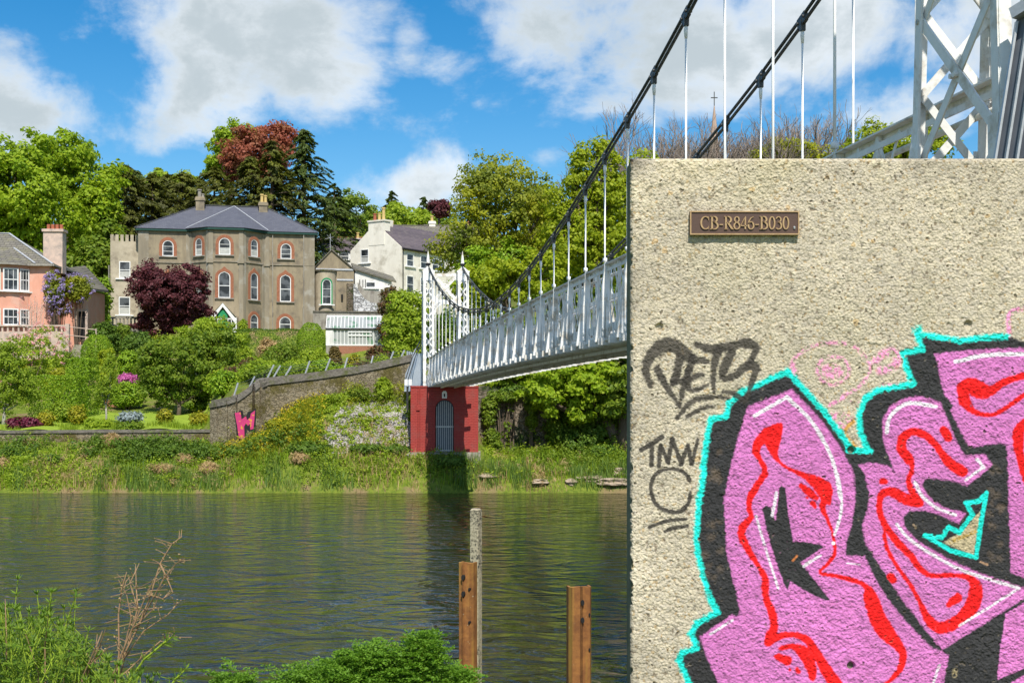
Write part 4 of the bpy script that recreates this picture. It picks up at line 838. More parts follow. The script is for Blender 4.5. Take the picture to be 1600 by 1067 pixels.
M['render_tan2'] = pm('render_tan2', (.30, .26, .19), (.22, .19, .14), 1.1, .95, .01, 20, stretch=(1.6, 1.6, .3), c3=(.36, .34, .29), s3=.9)
def stone_house():
    ang = R(12.3); d = np.array((cos(ang), sin(ang))); nrm = np.array((sin(ang), -cos(ang))); O = np.array(((216 - 800) / 2000 * 115, 115.0))
    base = 9.6
    t = thing('stone_house', 'grey brown rendered villa with brick arched windows, slate hip roof and canted bay', 'house', (O[0], O[1], base), ang)
    # local frame: x along the front, y into the house, z above base
    def loc(px, py, off=0.0, zdepth=None):
        k = (px - 800) / 2000; o = O + np.array((-sin(ang), cos(ang))) * off
        u = (k * o[1] - o[0]) / (d[0] - k * d[1]); Y = o[1] + u * d[1]; return u, ZC + (620 - py) / 2000 * Y - base
    W = loc(491.5, 0)[0]; ze = loc(216, 358.5)[1]; D = 9.0
    xl, xr = loc(296.6, 0)[0], loc(413, 0)[0]; bd = 2.0; fl, fr = loc(326, 0, -bd)[0], loc(380, 0, -bd)[0]
    foot = [(0, 0), (xl, 0), (fl, -bd), (fr, -bd), (xr, 0), (W, 0), (W, D), (0, D)]
    w = MB(); w.prism(foot, lambda u, v: (u, v, -1.5), lambda u, v: (u, v, ze)); w.build('wall', M['render_tan'], t)
    FF = Face((0, 0), (1, 0), (0, -1)); FB = Face((0, -bd), (1, 0), (0, -1))
    def fc(a, b):
        a = np.array(a, float); b = np.array(b, float); dd = (b - a) / np.linalg.norm(b - a); return Face(tuple(a), tuple(dd), (dd[1], -dd[0])), np.linalg.norm(b - a)
    FL, ll = fc((xl, 0), (fl, -bd)); FR, lr = fc((fr, -bd), (xr, 0))
    # pilasters and string course
    p = MB()
    def strip(F, u0, u1, v0, v1, out): p.prism([(u0, v0), (u1, v0), (u1, v1), (u0, v1)], F.f(0, 0, out), F.f(0, 0, -.02))
    zs = loc(216, 412)[1]; zs = loc(350, 412)[1]
    for F, u0, u1 in ((FF, 0, .9), (FF, W - .95, W), (FF, xl - .32, xl), (FB, fl, fl + .38), (FB, fr - .38, fr), (FF, xr, xr + .45), (FL, 0, .3), (FL, ll - .3, ll), (FR, 0, .3), (FR, lr - .3, lr)):
        strip(F, u0, u1, -1.5, ze - .15, .06)
    for F, u in ((FB, fl + .1), (FB, fr - .2), (FF, xr + .2), (FF, xl - .16)):
        strip(F, u - .3, u + .3, zs - .15, zs + .25, .16); strip(F, u - .2, u + .2, zs + .25, zs + .45, .12)
    strip(FF, W - 1.15, W + .02, -1.5, loc(480, 480)[1], .12)
    p.build('pilasters', M['render_tan2'], t)
    p = MB()
    for F, u0, u1 in ((FF, 0, xl), (FF, xr, W), (FB, fl, fr), (FL, 0, ll), (FR, 0, lr)): strip(F, u0, u1, zs - .05, zs + .03, .085)
    p.build('string_course', M['render_tan2'], t)
    p = MB()
    fo = .2
    for a, b in (((-fo, -fo), (xl - .05, -fo)), ((xl - .05, -fo), (fl - .1, -bd - fo)), ((fl - .1, -bd - fo), (fr + .1, -bd - fo)), ((fr + .1, -bd - fo), (xr + .05, -fo)), ((xr + .05, -fo), (W + fo, -fo)), ((W + fo, -fo), (W + fo, D + fo)), ((-fo, -fo), (-fo, D + fo))):
        p.bar(a + (ze + .0,), b + (ze + .0,), .14, .2)
    p.build('gutter', M['gutter_green'], t)
    # roof
    ov = .32; zr = ze + 2.95; rl, rr_ = 5.3, W - 4.3; yr = D / 2; zz = ze + .1
    apex = (loc(366, 0, yr - .2)[0], yr - .3, zr - .03)
    A, B = (-ov, -ov, zz), (W + ov, -ov, zz); C_, D_ = (W + ov, D + ov, zz), (-ov, D + ov, zz); Rl, Rr = (rl, yr, zr), (rr_, yr, zr)
    r = MB(); r.add([A, B, C_, D_, Rl, Rr], [(0, 1, 5, 4), (1, 2, 5), (2, 3, 4, 5), (3, 0, 4), (0, 3, 2, 1)]); ro = r.build('roof', M['slate'], t)
    q = [(xl - .35, -ov, zz + .04), (fl - .15, -bd - ov, zz + .02), (fr + .15, -bd - ov, zz + .02), (xr + .35, -ov, zz + .04)]
    r = MB(); r.add(q + [apex, (apex[0], apex[1] - .2, zz)], [(0, 1, 4), (1, 2, 4), (2, 3, 4), (0, 5, 2, 1), (0, 5, 3, 2)]); bo = r.build('bay_roof', M['slate'], t)
    fsh = MB(); up = lambda p_: (p_[0], p_[1], p_[2] + .06)
    fsh.bar(up(q[0]), up(apex), .09, .04); fsh.bar(up(q[3]), up(apex), .09, .04); fsh.build('flashing', M['lead'], bo)
    rd = MB(); rd.bar(up(Rl), up(Rr), .16, .06)
    for a, b in ((A, Rl), (B, Rr)): rd.bar(up(a), up(b), .10, .05)
    rd.build('ridge', M['slate'], ro)
    for (px, top, pots, mm) in ((313, 308, [(-.05, .75, .2, 'render_grey'), (.25, .35, .14, 'render_grey')], 'render_tan'), (411, 316, [(-.12, .8, .17, 'pot_yellow'), (.22, .7, .16, 'pot_yellow')], 'render_tan')):
        u = loc(px, 0, yr)[0]; z1 = loc(px, top + 2, yr)[1]; chimney(ro, u, yr - .5, zr - 1.2, z1, .78, .95, mm, pots)
    # windows: (face, px centre, sill py, top py, width m, kind)
    def win(F, off, px, ps, pt, w_, kind, f0=None, flen=None):
        if F in (FF, FB): u = loc(px, 0, off)[0]; z0 = loc(px, ps, off)[1]; z1 = loc(px, pt, off)[1]
        else: u = flen / 2; z0 = loc(px, ps, off)[1]; z1 = loc(px, pt, off)[1]
        window(t, F, u, z0, w_, z1 - z0, kind, 'brick_surround', bars=(0, 2 if kind == 'round' else 1), sur_w=.28, curtain=(int(px) % 3 == 0))
    win(FF, 0, 262.5, 400.3, 375.5, .98, 'round'); win(FF, 0, 446.8, 404.6, 380.5, .98, 'round'); win(FB, -bd, 351, 398.2, 371.6, 1.02, 'round')
    win(FL, -bd / 2, 312, 399.6, 372.5, .92, 'round', flen=ll); win(FR, -bd / 2, 393.5, 401.2, 374.3, .92, 'round', flen=lr)
    win(FB, -bd, 350.5, 465.5, 424, 1.05, 'ogee'); win(FR, -bd / 2, 392, 468.5, 426, .95, 'ogee', flen=lr); win(FF, 0, 446, 471.5, 429, 1.0, 'ogee'); win(FL, -bd / 2, 312, 467, 426, .92, 'ogee', flen=ll); win(FF, 0, 262.5, 469, 428, .98, 'ogee')
    win(FR, -bd / 2, 391.5, 515, 491, 1.0, 'gothic', flen=lr); win(FF, 0, 445.5, 517, 494.5, 1.05, 'gothic'); win(FF, 0, 262.5, 516, 494, 1.0, 'gothic')
    # porch
    u, z0 = loc(348, 520, -bd - 1.2); z1 = loc(348, 474, -bd - 1.2)[1]; ph = z1 - z0; pw = 1.12
    Fp = Face((0, -bd - 1.2), (1, 0), (0, -1)); p = MB()
    out = [(-pw, 0), (-pw, ph * .52), (0, ph), (pw, ph * .52), (pw, 0)]; inn = [(-pw + .2, 0.001), (-pw + .2, ph * .46), (-.4, ph * .72), (0, ph * .80), (.4, ph * .72), (pw - .2, ph * .46), (pw - .2, 0.001)]
    p.bar(Fp.f(u, z0, 0)(-pw, 0), Fp.f(u, z0, 0)(-pw, ph * .52), .18, .14, up=(0, 1, 0)); p.bar(Fp.f(u, z0, 0)(pw, 0), Fp.f(u, z0, 0)(pw, ph * .52), .18, .14, up=(0, 1, 0))
    for sx in (-1, 1):
        p.prism([(sx * (pw + .12), ph * .44), (0, ph + .04), (0, ph - .30), (sx * (pw - .12), ph * .36)], Fp.f(u, z0, .09), Fp.f(u, z0, -.05))
        p.prism([(sx * (pw - .1), 0), (sx * (pw - .16), 0), (sx * (pw - .5), 0), (sx * (pw - .5), .9), (sx * (pw - .1), .9)], Fp.f(u, z0, .0), Fp.f(u, z0, -.05))
        for xx in (.45, .75): p.prism([(sx * xx - .03, .9), (sx * xx + .03, .9), (sx * xx + .03, ph * .5), (sx * xx - .03, ph * .5)], Fp.f(u, z0, .02), Fp.f(u, z0, -.03))
    p.prism([(-pw, ph * .46), (pw, ph * .46), (pw, ph * .50), (-pw, ph * .50)], Fp.f(u, z0, .03), Fp.f(u, z0, -.03)); po = p.build('porch', M['frame_white'], t)
    p = MB()
    for sx in (-1, 1): p.add([(u + sx * (pw + .15), -bd - 1.3, z0 + ph * .5), (u, -bd - 1.3, z0 + ph + .06), (u, -bd, z0 + ph + .06), (u + sx * (pw + .15), -bd, z0 + ph * .5)], [(0, 1, 2, 3)])
    p.build('porch_roof', M['frame_white'], po, fixn=False)
    p = MB(); p.box(u - .42, u + .42, -bd - 1.1, -bd - 1.04, z0, z0 + 2.0); p.build('door', M['green_paint'], po)
    MB().box(u - pw + .1, u + pw - .1, -bd - 1.0, -bd - .96, z0, z0 + ph * .46).build('porch_glass', M['glass'], po)
    # annex tower with battlements on the left
    o2 = 1.2; ul = loc(172.5, 0, o2)[0]; za = loc(190, 377, o2)[1]
    a = MB(); a.box(ul, -.003, o2, o2 + 6, -1.5, za); n = 6; step = (-ul) / (n - .25)
    for k in range(n): a.box(ul + k * step, ul + k * step + step * .62, o2, o2 + .35, za, za + .6)
    for k in range(7): a.box(ul, ul + .3, o2 + .9 * k + .4, o2 + .9 * k + .9, za, za + .6)
    ao = a.build('battlement_annex', M['render_pale'], t); FA = Face((0, o2), (1, 0), (0, -1))
    for px, ps, pt in ((195, 435, 408.5), (194.5, 492, 464)):
        u, z0 = loc(px, ps, o2); window(t, FA, u, z0, .98, loc(px, pt, o2)[1] - z0, 'flat', bars=(0, 1), curtain=True)
    MB().tube([(ul - .12, o2 - .1, -1), (ul - .12, o2 - .1, za - 2.2)], .06, 6).build('downpipe', M['render_grey'], t)
    MB().tube([(W - 1.0, -.18, 0), (W - 1.0, -.18, ze)], .05, 6).build('downpipe', M['render_grey'], t)
    MB().tube([(xr + .75, -.12, 0), (xr + .75, -.12, ze)], .045, 6).build('downpipe', M['render_grey'], t)
    return t
stone_house()

def frame_at(px, Y, ang): return np.array(((px - 800) / 2000 * Y, Y)), R(ang)
class Frame:
    """a building frame standing at pixel column px, distance Y, turned by ang degrees; loc() solves points on a plane 'off' behind the front"""
    def __init__(s, px, Y, ang, base): s.O, s.a = frame_at(px, Y, ang); s.base = base; s.d = np.array((cos(s.a), sin(s.a))); s.q = np.array((-sin(s.a), cos(s.a)))
    def loc(s, px, py=0, off=0.0):
        k = (px - 800) / 2000; o = s.O + s.q * off; u = (k * o[1] - o[0]) / (s.d[0] - k * s.d[1]); Y = o[1] + u * s.d[1]; return u, ZC + (620 - py) / 2000 * Y - s.base
    def side(s, px, py=0, u=0.0):                    # point on the plane x=u (the flank), returns (v, z)
        k = (px - 800) / 2000; o = s.O + s.d * u; v = (k * o[1] - o[0]) / (s.q[0] - k * s.q[1]); Y = o[1] + v * s.q[1]; return v, ZC + (620 - py) / 2000 * Y - s.base
    def thing(s, name, label, cat, group=None): return thing(name, label, cat, (s.O[0], s.O[1], s.base), s.a, group)

def chapel_wing():
    Fm = Frame(492.5, 119.3, 12.3, 9.6); t = Fm.thing('gabled_outbuilding', 'brown rendered gabled wing with rounded end and green arched window right of the villa', 'outbuilding')
    L_ = Fm.loc
    # gabled block
    z_e, z_p = L_(492, 417, 1.0)[1], L_(518, 391, 1.0)[1]; x1 = L_(553, 0, 1.0)[0]; xp = L_(518, 0, 1.0)[0]; z_r = L_(553, 420, 1.0)[1]
    b = MB(); b.prism([(.1, -1), (x1, -1), (x1, z_r), (xp, z_p), (.1, z_e)], lambda u, v: (u, 1.0, v), lambda u, v: (u, 9.0, v)); b.build('wall', M['render_tan'], t)
    r = MB()
    for a, c in (((-.05, z_e - .02), (xp, z_p + .12)), ((x1 + .2, z_r - .15), (xp, z_p + .12))):
        r.add([(a[0], .85, a[1]), (c[0], .85, c[1]), (c[0], 9.1, c[1]), (a[0], 9.1, a[1]), (a[0], .85, a[1] - .12), (c[0], .85, c[1] - .12), (c[0], 9.1, c[1] - .12), (a[0], 9.1, a[1] - .12)], [(0, 1, 2, 3), (7, 6, 5, 4), (0, 4, 5, 1), (1, 5, 6, 2), (2, 6, 7, 3), (3, 7, 4, 0)])
    r.build('roof', M['slate_old'], t)
    bands = MB()
    for py, xa, xb in ((421, 493, 552), (437, 526, 552)): z = L_(520, py, 1)[1]; bands.box(max(.12, L_(xa, 0, 1)[0]), L_(xb, 0, 1)[0], .93, 1.0, z - .08, z + .08)
    bands.build('string_course', M['lead'], t)
    # rounded end
    cx = (L_(492, 0, 0)[0] + L_(527, 0, 0)[0]) / 2; rad = cx - .03; zt = L_(510, 423, 0)[1]
    c = MB(); pts = [(cx - rad * cos(a), 1.02 - .95 * sin(a)) for a in np.linspace(0, pi, 17)]; c.prism(pts, lambda u, v: (u, v, -1), lambda u, v: (u, v, zt))
    c.build('rounded_end', M['render_pale'], t)
    c = MB(); pts = [(cx - (rad + .12) * cos(a), 1.02 - 1.07 * sin(a)) for a in np.linspace(0, pi, 17)]; c.prism(pts, lambda u, v: (u, v, zt), lambda u, v: (u, v, zt + .14)); c.build('coping', M['stone_cope'], t)
    F = Face((0, .02), (1, 0), (0, -1)); u, z0 = L_(510.5, 475.5, 0); w = window(t, F, u, z0, .84, L_(510, 436, 0)[1] - z0, 'round', sill=True, bars=(0, 2), sur_w=.12)
    s = MB(); h = L_(510, 436, 0)[1] - z0; s.ring(arch_outline(.84, h, 'round', grow=.12), arch_outline(.84, h, 'round', grow=.002), F.f(u, z0, .09), F.f(u, z0, -.02)); s.build('trim', M['green_paint'], w)
    # dark rubble buttress
    g = MB(); xa, xb = L_(542, 0, .6)[0], L_(552.5, 0, .6)[0]; g.box(xa, xb, .6, 1.0, 0, L_(545, 443, .6)[1]); g.build('buttress', M['stone_dark'], t)
    MB().box(L_(533, 0, .9)[0], L_(536, 0, .9)[0], .8, 1.0, L_(533, 468, .9)[1], L_(533, 460, .9)[1]).build('wall_lantern', M['dark'], t)
    pz = MB(); u = L_(516, 0, 1.5)[0]; pz.tube([(u, 1.5, z_p - .4), (u, 1.5, z_p + 1.6)], .03, 5); pz.tube([(u - .5, 1.5, z_p + 1.1), (u + .3, 1.5, z_p + 1.3)], .02, 4); pz.tube([(u + .2, 1.5, z_p + .9), (u - .3, 1.5, z_p + 1.5)], .02, 4); pz.build('aerial', M['galv'], t)
chapel_wing()

def rough_wall():
    Fm = Frame(552.5, 119.5, 10, 9.6); t = Fm.thing('whitewashed_wall', 'rough whitewashed stone wall whose top sweeps down to the right above the glasshouse', 'wall'); L_ = Fm.loc
    pts = [L_(552.5, 489), L_(601, 489), L_(601, 476), L_(592, 474.5), L_(580, 472.5), L_(570, 467), L_(562, 457), L_(556, 446), L_(552.5, 443)]
    b = MB(); b.prism(pts, lambda u, v: (u, 0, v), lambda u, v: (u, .5, v)); b.build('stonework', M['stone_pale'], t)
    b = MB(); b.prism([L_(562, 487), L_(605, 487), L_(605, 455), L_(570, 452), L_(560, 440)], lambda u, v: (u, .9, v), lambda u, v: (u, 1.4, v)); b.build('rear_wall', M['render_grey'], t)
rough_wall()
def dark_wall():
    Fm = Frame(494, 117, 10, 8.8); t = Fm.thing('retaining_wall', 'dark rendered retaining wall behind the top of the glasshouse', 'wall'); L_ = Fm.loc
    z = L_(500, 487.5)[1]; b = MB(); b.box(L_(489)[0], L_(601)[0], 0, .6, -.5, z); b.build('render', M['render_grey'], t)
    c = MB(); c.box(L_(489)[0], L_(601)[0], -.08, .65, z, z + .12); c.build('coping', M['stone_cope'], t)
dark_wall()
def glasshouse():
    Fm = Frame(509.5, 113, 6, 7.8); t = Fm.thing('glasshouse', 'white framed lean-to glasshouse on a red brick base beside the round hedge ball', 'glasshouse'); L_ = Fm.loc
    x1 = L_(601)[0]; zf0, zf1 = L_(550, 540)[1], L_(550, 514)[1]; zr = L_(550, 494, 2.6)[1]; zb = L_(550, 566)[1]
    b = MB(); b.box(L_(529)[0], L_(597)[0], .02, .3, zb - 1.6, zf0 - .003); b.build('brick_base', M['brick_orange'], t)
    b = MB(); b.box(0, L_(529)[0] - .003, .02, .3, zb - 1.6, zf0 - .003); b.build('base_wall', M['render_grey'], t)
    g = MB(); g.box(.05, x1 - .05, .10, .14, zf0 + .05, zf1); g.build('front_glass', M['glasshouse'], t)
    g = MB(); g.add([(.05, .05, zf1 + .04), (x1 - .05, .05, zf1 + .04), (x1 - .05, 2.6, zr), (.05, 2.6, zr)], [(0, 1, 2, 3)]); g.build('roof_glass', M['glasshouse'], t)
    f = MB(); n = 16
    f.box(-.02, x1, 0, .22, zf0, zf0 + .12); f.box(-.02, x1, .04, .2, zf1 - .06, zf1 + .06); f.bar((0, 2.6, zr + .02), (x1, 2.6, zr + .02), .12, .1)
    for k in range(n + 1):
        x = x1 * k / n; f.box(x - .03, x + .03, .04, .1, zf0, zf1); f.bar((x, .02, zf1 + .08), (x, 2.6, zr + .05), .055, .06)
    f.box(x1 * .38, x1 * .78, .0, .1, zf0 + .85, zf0 + .95); f.box(x1 * .38, x1 * .78, 0, .1, zf1 - .3, zf1 - .2)
    f.build('frame', M['frame_white'], t); f = MB(); f.tube([(-.05, -.04, zf1 + .0), (x1, -.04, zf1 + .0)], .06, 6); f.build('gutter', M['dark'], t)
    f = MB(); f.prism([(0, 0), (L_(520)[0], 0), (L_(520)[0], zf1 - zf0 - .1), (0, zf1 - zf0 - .1)], lambda u, v: (u, .0, v + zf0 + .12), lambda u, v: (u, .035, v + zf0 + .12)); f.build('boarding', M['whitewash'], t)
glasshouse()
def lean_to():
    Fm = Frame(554.5, 124, 10, 10.8); t = Fm.thing('lean_to_shed', 'white lean-to with sloping slate roof and small dark window below the white house', 'outbuilding'); L_ = Fm.loc
    p = [L_(554.5, 458), L_(612, 458), L_(612, 437), L_(554.5, 420)]; b = MB(); b.prism(p, lambda u, v: (u, 0, v), lambda u, v: (u, 4, v)); b.build('wall', M['whitewash'], t)
    a, c = L_(552, 418.5), L_(619, 440); r = MB(); r.add([(a[0], -.25, a[1]), (c[0], -.25, c[1]), (c[0], 4, c[1] + .9), (a[0], 4, a[1] + .9), (a[0], -.25, a[1] - .15), (c[0], -.25, c[1] - .15), (c[0], 4, c[1] + .7), (a[0], 4, a[1] + .7)], [(0, 1, 2, 3), (7, 6, 5, 4), (0, 4, 5, 1), (1, 5, 6, 2), (2, 6, 7, 3), (3, 7, 4, 0)]); r.build('roof', M['slate_old'], t)
    F = Face((0, 0), (1, 0), (0, -1)); u, z = L_(579, 450); window(t, F, u, z, 1.0, L_(579, 440)[1] - z, 'flat', bars=(0, 0), fw=.1)
    g = MB()
    for px in (562, 567, 571): u = L_(px)[0]; g.box(u - .035, u + .035, -.06, .0, L_(px, 452)[1], L_(px, 437)[1])
    g.build('battens', M['dark'], t)
lean_to()
def white_house():
    # corner between gable and front stands at px 627
    C0 = np.array(((627 - 800) / 2000 * 130, 130.0)); a = R(-33); base = 10.4
    t = thing('white_house', 'tall cream gabled house with slate roof and chimney stack of coloured pots', 'house', (C0[0], C0[1], base), a)
    g = np.array((cos(a), sin(a))); q = np.array((-sin(a), cos(a)))
    def gl(px, py, off=0.0):                # on the gable plane (y=off), x is negative to the left
        k = (px - 800) / 2000; o = C0 + q * off; u = (k * o[1] - o[0]) / (g[0] - k * g[1]); Y = o[1] + u * g[1]; return u, ZC + (620 - py) / 2000 * Y - base
    def fr(px, py):                         # on the receding front (x=0 plane)
        k = (px - 800) / 2000; v = (k * C0[1] - C0[0]) / (q[0] - k * q[1]); Y = C0[1] + v * q[1]; return v, ZC + (620 - py) / 2000 * Y - base
    wg = -gl(547.5, 0)[0]; ze = gl(626, 386)[1]; zp = gl(590, 352)[1] + .25; L_ = 17.0
    b = MB(); b.prism([(-wg, -2), (0, -2), (0, ze), (-wg / 2, zp), (-wg, ze)], lambda u, v: (u, 0, v), lambda u, v: (u, L_, v)); b.build('wall', M['cream'], t)
    r = MB()
    for s in (-1, 1):
        e = (0.2 if s > 0 else -wg - .2, ze - .12); rp = (-wg / 2, zp + .16)
        r.add([(e[0], .1, e[1]), (rp[0], .1, rp[1]), (rp[0], L_ + .1, rp[1]), (e[0], L_ + .1, e[1]), (e[0], .1, e[1] - .15), (rp[0], .1, rp[1] - .15), (rp[0], L_ + .1, rp[1] - .15), (e[0], L_ + .1, e[1] - .15)], [(0, 1, 2, 3), (7, 6, 5, 4), (0, 4, 5, 1), (1, 5, 6, 2), (2, 6, 7, 3), (3, 7, 4, 0)])
    ro = r.build('roof', M['slate_purple'], t)
    xa, xb = gl(576, 0)[0], gl(601, 0)[0]; zt = gl(588, 346.5)[1]
    c = MB(); c.box(xa, xb, -.03, .9, zp - 2.3, zt); c.box(xa - .1, xb + .1, -.12, 1.0, zt, zt + .16); co = c.build('chimney', M['cream'], t)
    for px, mm, h in ((582, 'pot_red', .75), (589, 'pot_yellow', .75), (595.5, 'pot_yellow', 1.3)): MB().lathe((gl(px, 0)[0], .4, zt + .16), [(.2, 0), (.17, h * .2), (.16, h * .8), (.21, h * .9), (.2, h)], 10).build('chimney_pot', M[mm], co)
    FG = Face((0, 0), (1, 0), (0, -1)); FF = Face((0, 0), (0, 1), (1, 0))
    u, z = gl(570, 411); window(t, FG, u, z, 1.05, gl(570, 389.5)[1] - z, 'flat', bars=(0, 1), curtain=True)
    for px, ps, pt in ((640.5, 416.5, 397), (662, 420, 400), (640.5, 458, 431), (662, 458, 434), (680, 423, 404), (690, 425, 408)):
        v, z = fr(px, ps); window(t, FF, v, z, 1.15, fr(px, pt)[1] - z, 'flat', bars=(0, 1), curtain=False)
    gt = MB(); gt.bar((.24, 0, ze - .15), (.24, L_, ze - .15), .12, .12); gt.tube([(.12, .15, -1), (.12, .15, ze - .1)], .05, 6); gt.build('gutter', M['dark'], t)
    v1 = L_ * .42; c = MB(); c.box(-wg / 2 - .4, -wg / 2 + .4, 1.6, 2.4, zp - .3, zp + .5); c2 = c.build('chimney', M['cream'], t)
white_house()
def far_house(name, label, px0, px1, py_ridge, py_eave, py_base, Y, ang, wall, roof, chim=(), wins=(), light=None, depth=8):
    Fm = Frame(px0, Y, ang, 0); Fm.base = ZC + (620 - py_base) / 2000 * Y; t = Fm.thing('terrace_house', label, 'house'); W = Fm.loc(px1)[0]; ze = Fm.loc(px0, py_eave)[1]; zr = Fm.loc(px0, py_ridge, depth / 2)[1]
    b = MB(); b.prism([(0, -3), (depth, -3), (depth, ze), (depth / 2, zr - .1), (0, ze)], lambda u, v: (0, u, v), lambda u, v: (W, u, v)); b.build('wall', M[wall], t)
    r = MB()
    for y0 in (-.25, depth + .25): r.add([(-.2, y0, ze - .1), (W + .2, y0, ze - .1), (W + .2, depth / 2, zr), (-.2, depth / 2, zr), (-.2, y0, ze - .22), (W + .2, y0, ze - .22), (W + .2, depth / 2, zr - .14), (-.2, depth / 2, zr - .14)], [(0, 1, 2, 3), (7, 6, 5, 4), (0, 4, 5, 1), (1, 5, 6, 2), (2, 6, 7, 3), (3, 7, 4, 0)])
    ro = r.build('roof', M[roof], t); MB().bar((-.2, depth / 2, zr + .03), (W + .2, depth / 2, zr + .03), .2, .1).build('ridge', M['pot_red' if roof == 'slate_purple' else 'slate_old'], ro)
    for px, top, mm, pot in chim: chimney(ro, Fm.loc(px, 0, depth / 2)[0], depth / 2, zr - .6, Fm.loc(px, top, depth / 2)[1], .8, .7, mm, pot)
    for px, ps, pt, w in wins: u, z = Fm.loc(px, ps); window(t, Face((0, 0), (1, 0), (0, -1)), u, z, w, Fm.loc(px, pt)[1] - z, 'flat', bars=(0, 1))
    if light:
        u, z = Fm.loc(light[0], 0, depth * .28)[0], 0; f = .28 * 2; z = ze + (zr - ze) * f; s = (zr - ze) / (depth / 2); m_ = MB(); m_.add([(u - 1, depth * .28 - .6, z - .6 * s + .06), (u + 1, depth * .28 - .6, z - .6 * s + .06), (u + 1, depth * .28 + .6, z + .6 * s + .06), (u - 1, depth * .28 + .6, z + .6 * s + .06), (u - 1, depth * .28 - .6, z - .6 * s - .1), (u + 1, depth * .28 - .6, z - .6 * s - .1), (u + 1, depth * .28 + .6, z + .6 * s - .1), (u - 1, depth * .28 + .6, z + .6 * s - .1)],
            [(0, 1, 2, 3), (7, 6, 5, 4), (0, 4, 5, 1), (1, 5, 6, 2), (2, 6, 7, 3), (3, 7, 4, 0)]); m_.build('skylight', M['lead'], ro)
far_house('terrace_house', 'low white terrace house with purple slate roof between the villa and the white gable', 503, 561, 371, 389, 425, 142, 4, 'whitewash', 'slate_purple',
          chim=[(505, 361, 'stone_dark', [(0, .9, .2, 'pot_yellow')]), (559, 373, 'cream', [(0, .7, .18, 'pot_yellow')])], wins=[(537, 406, 395, 1.2)])
far_house('terrace_house', 'grey roofed house with a skylight behind the tall cream gable', 603, 672, 352, 372, 420, 150, 8, 'cream', 'slate_old', chim=[(613, 357, 'cream', [(0, .9, .2, 'pot_yellow')])], light=(636,))
far_house('terrace_house', 'pale house glimpsed through the olive green tree', 668, 765, 352, 374, 450, 158, 8, 'whitewash', 'slate_old', chim=[(675, 346, 'cream', [(0, .7, .2, 'pot_yellow')]), (735, 347, 'brick_orange', [(-.2, .6, .2, 'pot_red'), (.3, .6, .2, 'pot_red')])], wins=[(690, 410, 390, 1.2), (720, 410, 390, 1.2), (745, 410, 390, 1.2)])

